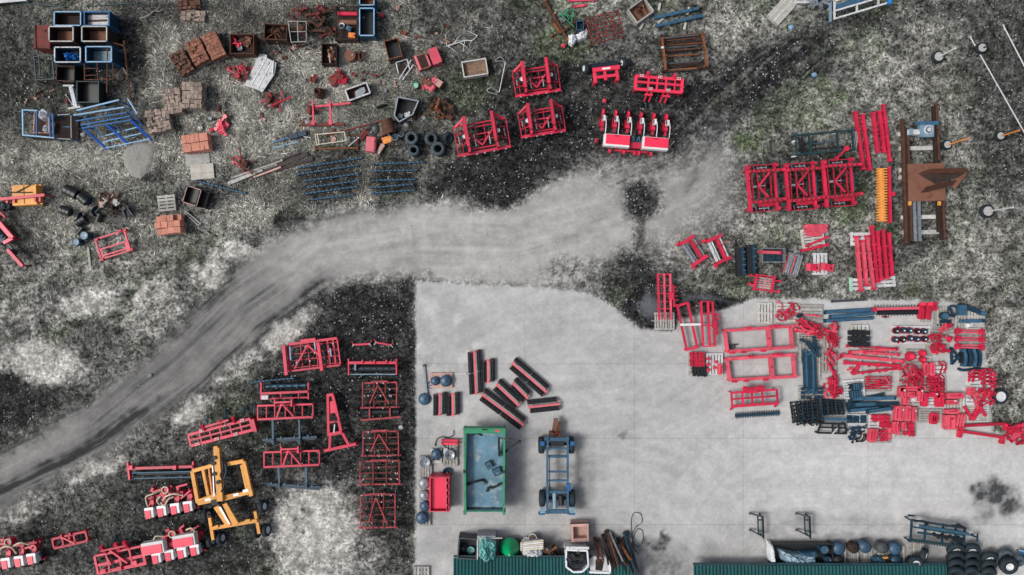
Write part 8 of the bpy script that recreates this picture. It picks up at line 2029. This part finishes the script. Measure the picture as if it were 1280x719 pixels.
# ------------------------------------------------------------------ sheds and goods along their walls
def shed(x0, x1, y_eave, z_e, z_far, label, x0b=None):
 """low mono-pitch shed: eave towards the yard, corrugated teal roof; x in pixels at eave height"""
 k = (H - z_e) / H * S
 X0, X1 = (x0 - 640) * k, (x1 - 640) * k
 Ye = (359.5 - y_eave) * k
 dep = 5.0
 e = link('storage_shed', None); e.location = ((X0 + X1) / 2, Ye, 0); tag(e, label, 'shed')
 hw = (X1 - X0) / 2
 def bxx(n, m, x, y, z, lx, ly, lz, parent=e):
  o = link(n, cube(m), parent); o.location = (x, y, z); o.scale = (lx, ly, lz); return o
 bxx('wall', 'wall_metal', 0, -.25, z_e / 2 - .03, hw * 2 - .3, .08, z_e - .06)
 bxx('wall', 'wall_metal', -hw + .2, -dep / 2 - .2, z_e / 2, .08, dep - .2, z_e - .04)
 bxx('wall', 'wall_metal', hw - .2, -dep / 2 - .2, z_e / 2, .08, dep - .2, z_e - .04)
 # corrugated sheets, 1.0 m wide each
 n = max(1, int(round(hw * 2 / 1.0))); sw = hw * 2 / n
 q = 6; cols = q * 4
 vs, fs = [], []
 for i in range(cols + 1):
  t = i / cols
  z = .035 * max(-.6, min(.6, math.sin(t * q * 2 * math.pi) * 1.2))
  for yy, zz in ((0, z_e), (-dep, z_far)):
   vs.append(((t - .5) * sw * 1.01, yy, zz + z))
 for i in range(cols): fs.append((i * 2, i * 2 + 2, i * 2 + 3, i * 2 + 1))
 fs = [f[::-1] for f in fs]
 me = me_from('roof_sheet', vs, fs, 'roof_teal')
 for i in range(n):
  o = link('roof_sheet', me, e); o.location = (-hw + (i + .5) * sw, 0, .004 * (i % 2))
 bxx('gutter', 'teal_dark', 0, .06, z_e - .06, hw * 2, .10, .08)
 return e
shed(567, 793, 697.5, .8, 1.3, 'low shed with teal corrugated roof behind the green cone')
shed(867, 1183, 707, .7, 1.2, 'low shed with teal corrugated roof behind the stacked tyres')

# left shed goods
crate('disc_crate', 584.5, 686, 23, 25, .85, 'dark open crate with two teal discs beside the wrapped bale', 'grey_dark', 'plastic_black', 4, 'grey_dark', 'grey_dark', rw=1.6, fl=.2)
for u, v, m, lab in ((579.5, 685.5, 'teal_dark', 'teal disc lying in the dark crate'), (588.5, 688, 'teal_bag', 'pale disc lying in the dark crate')):
 disc_pile(u, v, 4.6, 2, lab, m, z0=.2, dome=False)
T = Thing('fabric_bin', 'x', 'bin', 608, 676, 0, .8)
T.e.name = 'bale_box'; T.e['label'] = 'grey sided box under the teal wrapped bale'
T.box('body', 'disc_grey', 608, 682, .0, .9, 23, 26); T.bar('rim', 'wood_pale', 599, 671.5, 628, 671.5, .93, 1.4, .05); T.bar('rim', 'white_dirty', 597, 674, 597, 698, .93, 1.2, .05)
crumpled('wrapped_bale', 'teal_bag', [(600, 677), (607, 675), (615, 676), (620, 681), (620, 693), (618, 702), (612, 703), (608, 708), (604, 704), (598, 700), (598, 686)], .9, 1.35, 'torn teal plastic wrapped bale overhanging the shed roof', 'bale', amp=.22, seed=41)
T = Thing('round_cone', 'x', 'cone', 637, 684.5, 0, .4, rel=True)
T.e.name = 'cone_hopper'; T.e['label'] = 'bright green cone shaped hopper standing point up by the shed'
Rc = 12.2 * S
T.put('cone', lathe('cone', 'green_bright', [(Rc, .35), (Rc * 1.02, .42), (Rc * .98, .46), (Rc * .5, .95), (.03, 1.42), (0.0, 1.43)], 40, True), 0, 0, 0)
T.put('tip', lathe('tip', 'green_pale', [(.05, 1.38), (.03, 1.46), (0, 1.47)], 12, True), 0, 0, 0)
T.box('base', 'grey_dark', 0, 1, .0, .36, 22, 18)
for u in (-11.5, 11.5): T.bar('base_rail', 'rust_dark', u, -9, u, 11, .30, 2, .1)
pallet(665, 686, 'pallet under the white sack pile by the shed', 0, 30, 20, 5)
crumpled('sack_pile', 'white_dirty', [(652, 682), (660, 679), (672, 679), (680, 682), (680, 698), (670, 700), (657, 700), (652, 696)], PT, .95, 'pile of printed white sacks beside the green cone', 'sacks', amp=.14, seed=43)
for i in range(5): beam(0, 0, ('yellowish strip lying over the white sacks', 'white strip lying over the white sacks')[i % 2], ('cream', 'white_paint')[i % 2], 652, 688 + i * 2.2, 679, 684.5 + i * 2.6, 1.8, .03, z=1.0, name='strip', cat='strip', group='strips over the sacks' if i % 2 else 'yellow strips over the sacks', ends='cream', endw=1.8)
bucket(657.8, 676.5, 4.2, .35, 'smaller white bucket beyond the white sacks', 'plastic_white', 'disc_grey'); bucket(666, 673, 5.0, .38, 'larger white bucket with brown contents beyond the sacks', 'plastic_white', 'wood_brown')
junk(('plate', 'clamp', 'tube', 'hook'), ('rust', 'steel_dark', 'rust_orange', 'disc_grey'), 688, 690, 10, 18, 14, 'scrap lying between the sacks and the blue barrels', 'scrap by the blue barrels', zt=.7)
for u, lab in ((697, 'blue grey barrel lying beside the scrap'), (703, 'blue grey barrel lying next to the black lined bag')):
 drum(u, 694, 3.4, .66, lab, 'blue_steel', 'navy', lying=4, cat='barrel', name='barrel', z0=.3)
 T = Thing('barrel_cradle', 'timber cradle under the ' + lab.split(' lying')[0] + lab.split('lying')[1], 'cradle', u, 693, 0, .2); T.box('block', 'wood_dark', u, 690, 0, .29, 5, 4); T.box('block', 'wood_dark', u, 697, 0, .29, 5, 4)
T = Thing('clay_trough', 'open pink brown wooden box standing on the concrete', 'box', 725, 665.5, -2, .6, rel=True)
for v, m in ((-9.5, 'clay_pink'), (9.5, 'clay_pink')): T.bar('side', m, -11, v, 11, v, .33, 4.0, .62)
for u in (-9.6, 9.6): T.bar('end', 'clay_pink', u, -8, u, 8, .33, 2.2, .60)
T.box('floor', 'clay_pink', 0, 0, .04, .25, 20, 18); T.bar('rim_strip', 'wood_dark', -12, -11.4, 12, -11.4, .60, 1.2, .08)
T = Thing('lined_bag', 'big white bag lined with black plastic and filled with black pellets', 'bag', 720, 697, 0, .9)
Q = [(707, 684), (733, 685), (734.5, 704), (727, 711), (716, 711.5), (707, 705)]
for i in range(6): T.bar('rolled_rim', 'plastic_white', *Q[i], *Q[(i + 1) % 6], 1.25, 2.0, .10); T.bar('side', 'white_dirty', *Q[i], *Q[(i + 1) % 6], .63, 1.2, 1.22)
T.poly('contents', 'plastic_black', [(708, 686), (732, 686), (732.5, 703), (726, 708), (716, 708.5), (708.5, 703)], .1, 1.05)
T.bar('frame_rail', 'white_dirty', 707, 681, 735, 681.5, 1.28, 3.0, .1); legs(T, 'leg', 'white_dirty', ((708, 684), (733, 685), (709, 705), (732, 704)), 1.2, 1.2)
junk(('clamp',), ('plastic_black', 'steel_dark'), 720, 696, 20, 16, 22, 'lump heaped in the black lined bag', 'black lumps in the lined bag', z0=1.14, zt=.1, scale=(.6, 1.0))
T = Thing('white_tub', 'white torn bag standing under the rusty pipes', 'bag', 749, 700, 0, .8)
T.poly('body', 'white_dirty', [(736, 699), (742, 694), (757, 694), (762, 699), (762, 714), (738, 713)], .0, .95); T.poly('dark_gap', 'rust_dark', [(744, 698), (755, 697), (752, 712), (744, 711)], .951, .02)
T.bar('rim', 'plastic_white', 736, 713.5, 762, 714.5, .95, 2.4, .1); T.bar('rim', 'plastic_white', 762, 699, 762, 714, .95, 2.2, .1)
PP = [((743, 672, 746, 702), 'rust'), ((747, 674, 752, 702), 'rust_orange'), ((756, 675, 758, 706), 'rust_dark'), ((759, 664, 771, 708), 'rust'), ((762, 665, 776, 702), 'disc_grey'), ((757, 663, 768, 713), 'rust_dark'), ((774, 676, 785, 700), 'rust_orange'), ((770, 679, 779, 706), 'rust'), ((765, 668, 780, 716), 'steel_dark'), ((780, 665, 790, 712), 'navy'), ((783, 664, 795, 716), 'steel_dark'), ((778, 672, 789, 717), 'rust_dark'), ((753, 668, 764, 712), 'rust_dark'), ((772, 672, 788, 716), 'rust_dark')]
for i, (a, m) in enumerate(PP):
 T = Thing('leaning_pipe', {'rust': 'rusty brown pipe leaning on the shed beside the bags', 'rust_orange': 'orange rusty pipe leaning on the shed beside the bags', 'rust_dark': 'blackish rusty pipe leaning on the shed beside the bags', 'disc_grey': 'pale grey pipe leaning among the rusty ones', 'steel_dark': 'black pipe leaning at the end of the pipe row', 'navy': 'dark navy pipe leaning at the end of the pipe row'}[m], 'pipe', a[0], a[1], 0, .05, 'pipes leaning on the shed')
 T.tube('pipe', m, a[0], a[1], .1, a[2] * .985 + 9.6, a[3] * .965 + 12.6, 1.30, 1.3 if i % 3 else 1.8, seg=10); T.tube('socket', m, a[0], a[1], .08, a[0] + (a[2] - a[0]) * .06, a[1] + (a[3] - a[1]) * .06, .17, 2.2, seg=10)
T = Thing('wire_tangle', 'loops of thin dark wire lying on the concrete near the pipes', 'wire', 797, 655, 0, .03)
T.curve('wire', 'grey_dark', [(794, 690, .03), (790, 670, .04), (789, 650, .03), (793, 641, .05), (801, 643, .03), (802, 653, .05), (794, 660, .03), (790, 672, .04), (797, 684, .03), (803, 676, .05), (803, 664, .03), (796, 662, .05), (790, 680, .03), (799, 693, .03)], .016, seg=5)

# right shed goods
for cx, lab in ((948, 'small dark trestle, farther from the tarp bundle'), (1006.5, 'small dark trestle above the tarp bundle')):
 T = Thing('trestle', lab, 'trestle', cx, 658, 0, .5)
 T.bar('post', 'steel_dark', cx + 5, 645, cx + 6, 673, .55, 1.8, .08); T.bar('post', 'teal_dark', cx, 646, cx + 1, 669, .4, 1.3, .08)
 for v in (646, 668): T.bar('strut', 'steel_dark', cx - 8, v - (1.5 if v < 650 else 3), cx + 6, v + (0 if v < 650 else 3), .1, 1.6, .08, z2=.55)
 for v in (650, 664): T.bar('rung', 'teal_dark', cx, v, cx + 5.5, v, .5, 1.2, .06)
 legs(T, 'leg', 'steel_dark', ((cx + 5, 646), (cx + 6, 672), (cx - 7, 646), (cx - 7, 667)), .1, 1.3); legs(T, 'leg', 'steel_dark', ((cx + 5.5, 647), (cx + 6, 671)), .55, 1.2)
T = crate('long_bin', 1003, 694, 76, 27, .5, 'long dark bin holding the tarp bundle', 'steel_dark', 'plastic_black', 0, 'plastic_black', 'steel_dark', cat='bin', rw=1.4, fl=.25)
crumpled('tarp_bundle', 'tarp_grey', [(974, 688), (982, 689), (994, 693), (1008, 694), (1024, 697), (1024, 706), (1012, 708), (990, 708), (980, 705)], .15, .62, 'crumpled pale blue tarp bundle in the long dark bin', 'tarp', amp=.2, seed=51)
crumpled('tarp_roll', 'navy_light', [(1001, 692), (1024, 690), (1025, 698), (1002, 698)], .15, .66, 'darker blue roll behind the pale tarp bundle', 'tarp', amp=.1, seed=52)
crumpled('plastic_strip', 'plastic_white', [(965, 682), (968, 682), (970, 690), (968, 702), (972, 706), (966, 706), (964, 694)], .1, .85, 'torn white plastic at the end of the long bin', 'plastic', amp=.12, seed=53)
drum(1031, 687.5, 5.2, .55, 'small navy drum at the end of the long bin', 'navy', 'navy_light')
drum(1035.5, 700.5, 4.6, .5, 'darker navy drum beside the dark disc pallets', 'navy', 'navy')
for (x, y, w, n, lab) in ((1050, 694, 16, 4, 'pallet under two dark disc piles beside the navy drums'), (1066.5, 697, 13, 5, 'bare grey pallet beside the blue disc pile'), (1083, 697, 15, 5, 'bare grey pallet under the blue disc pile'), (1105, 693, 16, 4, 'pallet under a disc pile and blue bags'), (1123, 695, 16, 4, 'pallet under two blue disc piles')):
 pallet(x, y, lab, 90, 26, w, n, 'wood_grey')
for (x, y, r, n, m, lab) in ((1050.5, 687.5, 7.4, 9, 'disc_blue', 'dark blue disc pile beside the navy drums'), (1049.5, 702, 6.6, 7, 'steel_dark', 'black disc pile in front of a dark blue one'), (1069, 686.5, 6.6, 8, 'rust_dark', 'brownish disc pile on the grey pallet'), (1084, 685.5, 7.2, 10, 'disc_blue', 'bright blue disc pile on the grey pallet'), (1105, 686.5, 7, 9, 'grey_dark', 'grey brown disc pile behind the blue bags'), (1121.5, 688, 7.6, 9, 'disc_blue', 'blue disc pile behind its twin near the white hubbed wheels'), (1122, 702.5, 7.0, 8, 'navy', 'navy disc pile near the white hubbed wheels')):
 disc_pile(x, y, r, n, lab, m, z0=PT + .002)
crumpled('blue_bag', 'navy_light', [(1092, 700), (1099, 697), (1110, 697), (1117, 700), (1116, 708), (1104, 710), (1094, 709)], PT, .5, 'shiny dark blue bags on the pallet by the shed', 'bags', amp=.16, seed=55)
crumpled('black_bag', 'plastic_black', [(1103, 701), (1110, 699), (1116, 703), (1115, 711), (1104, 711)], PT, .62, 'black bag on top of the dark blue bags', 'bag', amp=.16, seed=56)
crumpled('yellow_scrap', 'yellow', [(1105, 697), (1111, 696.5), (1111, 699), (1105, 699)], .5, .62, 'small yellow scrap on the dark blue bags', 'scrap', amp=.04, seed=57)
# cultivator frame with toothed roller
T = Thing('navy_cultivator', 'navy lattice cultivator frame with a toothed roller along its edge', 'cultivator', 1178, 665, 0, .5)
for a, w in (((1139, 649.5, 1205, 660), 2.0), ((1139, 658, 1205, 669), 1.6), ((1137, 674, 1190, 681), 2.6)): T.bar('long_rail', 'teal_dark', *a, .55, w, .09)
T.bar('main_tube', 'navy_light', 1147, 656, 1208, 666, .68, 3.2, .14); T.bar('inner_tube', 'navy', 1146, 665, 1200, 672, .58, 2.2, .1)
for a in ((1138.5, 649, 1137, 677), (1156, 651, 1154, 678), (1178, 654, 1176, 680), (1194, 656, 1192, 681), (1205, 658, 1203, 680)): T.bar('cross_rail', 'navy', *a, .58, 2.0, .09)
for i in range(15): T.bar('tooth', 'steel_dark', 1138 + i * 3.3, 675 + i * .45, 1139.5 + i * 3.3, 679.5 + i * .45, .4, 1.5, .05, z2=.2)
for i in range(8): T.box('clamp', 'steel_dark', 1166 + i * 5, 667 + i * .7 + (i % 2) * 2, .55, .72, 2.6, 4.4)
T.bar('drawbar', 'navy', 1206, 667, 1222, 672, .5, 1.3, .07); T.bar('drawbar_end', 'navy', 1222, 667, 1221.5, 677, .5, 1.2, .07); T.curve('hose', 'steel_dark', [(1140, 650, .7), (1150, 649, .8), (1157, 654, .7)], .05); T.curve('hose', 'steel_dark', [(1180, 656, .7), (1190, 654, .85), (1204, 659, .7)], .05)
legs(T, 'leg', 'navy', ((1138, 650), (1137, 676), (1205, 659), (1203, 679), (1221.5, 672)), .55, 1.6)
T = Thing('oval_lid', 'small dark oval lid lying beyond the navy cultivator frame', 'lid', 1139, 645.5, 6, .05, rel=True); T.box('lid', 'white_dirty', 0, .4, 0, .06, 8, 2.6); T.box('rim', 'steel_dark', 0, -.8, .0, .08, 8.4, 1.2)
# wheels and tyre rows
pallet(1146, 686, 'narrow grey pallet behind the two leaning wheels', 90, 20, 18, 6)
loose_tyre(1144, 704, 'wide wheel with white rim lying flat by the shed', 9.4, .30, z=.55, rx=6, ry=-4, rub='rubber', rim='rim_white', ri=.46, name='loose_wheel')
drum(1144, 702, 6, .36, 'dark block under the flat white rimmed wheel', 'rust_dark', name='stub_drum')
loose_tyre(1154.5, 694, 'wheel with white rim leaning against the flat one', 9.2, .28, z=.42, rx=10, ry=48, rub='rubber', rim='rim_white', ri=.46, name='loose_wheel')
rows = (((1194.5, 687), 4, 10.6, 'in the row nearest the two leaning wheels'), ((1214.5, 687), 4, 10.0, 'in the row between two other tyre rows'), ((1236, 697), 3, 9.8, 'in the short row beside the big wheel'))
for (x, y), n, r, wh in rows:
 for i in range(n):
  loose_tyre(x - i * .4, y + i * 9.6, ('wheel with white rim leaning at the front, ' if i == 0 else 'dark tyre leaning behind the front wheel, ') + wh, r, .26, z=.40, rx=40 if i else 34, rz=U(-4, 4) - (6 if i == 0 else 0), rub='rubber' if i % 2 else 'rubber_dusty' if i == 3 else 'rubber', rim='rim_white' if i == 0 else None, ri=.42 if i == 0 else .5, group='tyres leaning in rows by the shed', name='loose_wheel' if i == 0 else 'tyre')
loose_tyre(1260.5, 707, 'big wheel with white rim lying against the dark tyres', 10.6, .34, z=.62, rx=10, ry=-5, rub='rubber', rim='rim_white', ri=.42, name='loose_wheel')
for (x, y, lab) in ((1256, 694, 'dark tyre half hidden behind the big wheel'), (1272, 701, 'dark tyre lying beside the big wheel')): loose_tyre(x, y, lab, 9.5, .26, z=.3, rx=30, rub='rubber_dusty')
drum(1260, 708, 6, .42, 'black stub under the big white rimmed wheel', 'steel_dark', name='stub_drum')
T = Thing('blue_boat_tip', 'x', 'panel', 1277, 691, 0, .3); T.e.name = 'blue_sheet'; T.e['label'] = 'pointed light blue sheet at the end of the tyre rows'
T.poly('sheet', 'blue', [(1272, 687), (1280, 690), (1300, 694), (1300, 700), (1278, 694)], .3, .06); T.bar('edge', 'blue_pale', 1272, 687, 1300, 694, .37, 1.2, .03); legs(T, 'leg', 'grey_dark', ((1276, 690), (1296, 696)), .3)

# ------------------------------------------------------------------ centre yard: roller pairs and discs
def roller_pair(x0, y0, x1, y1, label, segs=1, w=5.2, off=5.6, lag=2.5):
 L = math.hypot(x1 - x0, y1 - y0)
 rot = math.degrees(math.atan2(y1 - y0, x1 - x0))
 T = Thing('cage_roller', label, 'roller', (x0 + x1) / 2, (y0 + y1) / 2, rot, .2, 'cage roller pairs on the concrete', rel=True)
 T.bar('spine', 'pink_red', -L / 2 - 1, 0, L / 2 + 1, 0, .30, 2.6, .08)
 for s in (-1, 1):
  for q in range(segs):
   a = -L / 2 + L * q / segs + (.8 if q else 0) + s * lag * .5; b = -L / 2 + L * (q + 1) / segs - .8 + s * lag * .5
   v = s * off
   core = T.tube('cage_core', 'steel_dark', a, v, .14, b, v, .14, w * .30, seg=8)
   for j in range(8):
    t = 2 * math.pi * j / 8
    T.bar('cage_bar', 'steel_dark', a, v + w / 2 * math.cos(t), b, v + w / 2 * math.cos(t), .14 + .105 * math.sin(t), .7, .03, parent=core)
   n = max(2, int((b - a) / 6))
   for j in range(n + 1):
    u = a + (b - a) * j / n
    T.tube('cage_ring', 'grey_dark', u - .3, v, .14, u + .3, v, .14, w / 2 * .96, seg=10, parent=core)
  for u in (-L / 2 + 1, L / 2 - 1): T.bar('bracket', 'red_old', u, 0, u + s, s * off, .27, 1.2, .05)
for a, lab, sg in (((592.8, 439, 595.3, 492.3), 'long cage roller pair standing upright to the trailer', 2), ((610, 450, 610.3, 478), 'short cage roller pair beside the long upright one', 1), ((641, 454, 682.6, 489.6), 'long slanting cage roller pair farthest from the trailer', 2), ((621, 480.6, 648, 506), 'medium slanting cage roller pair between the others', 1), ((641, 478.7, 659, 496.8), 'shortest slanting cage roller pair in the middle', 1), ((603, 493, 653.7, 530.6), 'longest slanting cage roller pair nearest the trailer', 2), ((661, 508.6, 698, 504.6), 'nearly level cage roller pair beyond the blue chassis', 1), ((550, 492, 549.8, 519), 'short cage roller pair beside the disc pallet', 1), ((566, 492, 566.4, 519.4), 'short cage roller pair next to the one by the discs', 1)):
 roller_pair(*a, lab, sg)
pallet(551.5, 475.5, 'pale board pallet under two domed blue discs', 0, 28, 19, 3, 'clay_pink', gap=.97)
disc_pile(543.4, 476.6, 5.6, 3, 'smaller domed blue disc on the board pallet', z0=PT + .002); disc_pile(557, 476.6, 7.2, 4, 'larger domed blue disc on the board pallet', z0=PT + .002); disc_pile(538.2, 481.8, 4.6, 2, 'small domed blue disc beside the board pallet', z0=0); disc_pile(530, 499.5, 7.6, 3, 'large domed blue disc at the yard edge')
beam(0, 0, 'grey post lying along the yard edge by the discs', 'disc_grey', 530, 457, 533.5, 492, 2.4, .1, name='post', cat='post', ends='grey_dark', endw=2.8); beam(0, 0, 'thin white rod lying beside the board pallet', 'rope_white', 566, 467.4, 582, 467.2, .9, .04, name='rod', cat='rod', ends='rope_white', endw=1.3)
pallet(563, 566, 'grey pallet with red tubes and a silver coil', 90, 33, 19, 5)
for v in (551, 555): beam(0, 0, 'red tube at the end of the coil pallet', 'red' if v < 553 else 'red_bright', 552.5, v, 571.5, v + .3, 2.8, .11, z=PT + .002, name='tube', cat='tube', group='red tubes on the coil pallet', ends='red_dark', endw=3.0)
T = Thing('cable_coil', 'silvery coil of cable on the grey pallet', 'coil', 562, 569, 0, .2, None, PT + .002)
for i in range(5): T.curve('turn', 'chrome' if i % 2 else 'disc_grey', [(562 + (3 + i * .8) * math.cos(q * .8 + i), 569 + (3 + i * .8) * math.sin(q * .8 + i), .05 + .035 * i) for q in range(9)], .035)
junk(('hook', 'clamp', 'plate'), ('disc_grey', 'steel_dark', 'grey_metal'), 562, 563, 14, 10, 7, 'part lying by the silvery coil', 'parts by the silvery coil', z0=PT, zt=.1, scale=(.5, .8))
T = Thing('bent_cable', 'thin black cable curling from the coil pallet', 'cable', 550, 550, 0, .05); T.curve('cable', 'plastic_black', [(544, 556, .04), (546, 549, .1), (552, 546, .12), (560, 547, .1), (566, 544, .1), (567, 538, .05)], .022); T.box('plug', 'plastic_black', 544, 556.5, 0, .07, 1.4, 2)
pallet(545.5, 570, 'pale square pallet under one blue disc', 0, 14, 19, 4, 'wood_pale'); disc_pile(545, 569, 6.6, 4, 'blue disc pile on the pale square pallet', z0=PT + .002)
pallet(532, 583.5, 'grey pallet under the toothed ring disc', 90, 27, 16, 5); disc_pile(531, 578.6, 7.0, 4, 'notched disc with rusty hub on the grey pallet', 'disc_grey', z0=PT + .002, dome=False, notch=True); disc_pile(559, 590.7, 6.0, 2, 'dark blue disc leaning behind the red steel box', 'navy', dome=False)
pallet(531, 612, 'pallet under two notched grey discs beside the red box', 90, 30, 13, 4); disc_pile(529.6, 605.5, 7.0, 5, 'upper notched grey disc beside the red box', 'disc_grey', z0=PT + .002, notch=True); disc_pile(530, 620.5, 6.4, 4, 'lower notched grey disc beside the red box', 'disc_grey', z0=PT + .002, notch=True)
pallet(531, 643, 'pallet under the last two blue discs of the row', 90, 28, 15, 4); disc_pile(530.8, 634, 6.2, 4, 'blue disc between the notched ones and the row end', 'disc_blue', z0=PT + .002); disc_pile(526.7, 649, 7.4, 5, 'blue grey disc at the end of the row by the yard edge', 'disc_blue', z0=PT + .002, notch=True)
pallet(527, 715, 'grey pallet on the yard edge near the shed corner', 90, 14, 20, 5)
# small litter
for i, (x, y, m, lab) in enumerate(((501, 535, 'white_paint', 'scrap of white paper beside a light harrow'), (187, 470, 'stone', 'pale flat stone lying on the dirt road'), (380, 100, 'stone', 'pale stone in the straw'), (250, 160, 'white_paint', 'white scrap by the orange blocks'), (103, 168, 'white_paint', 'white scrap between the cage and the blue rack'), (497, 9, 'clay_pink', 'small pale box in the grass by the blue crates'), (990, 33, 'blue_pale', 'small blue shard on the black track'), (1019, 93, 'blue_pale', 'small pale blue shard on the weeds'))):
 crumpled('litter_scrap', m, [(x - 3, y - 2), (x + 2, y - 3), (x + 3, y + 1), (x, y + 3), (x - 3, y + 2)], -.01, .12, lab, 'scrap' if m != 'stone' else 'stone', amp=.05, seed=70 + i)
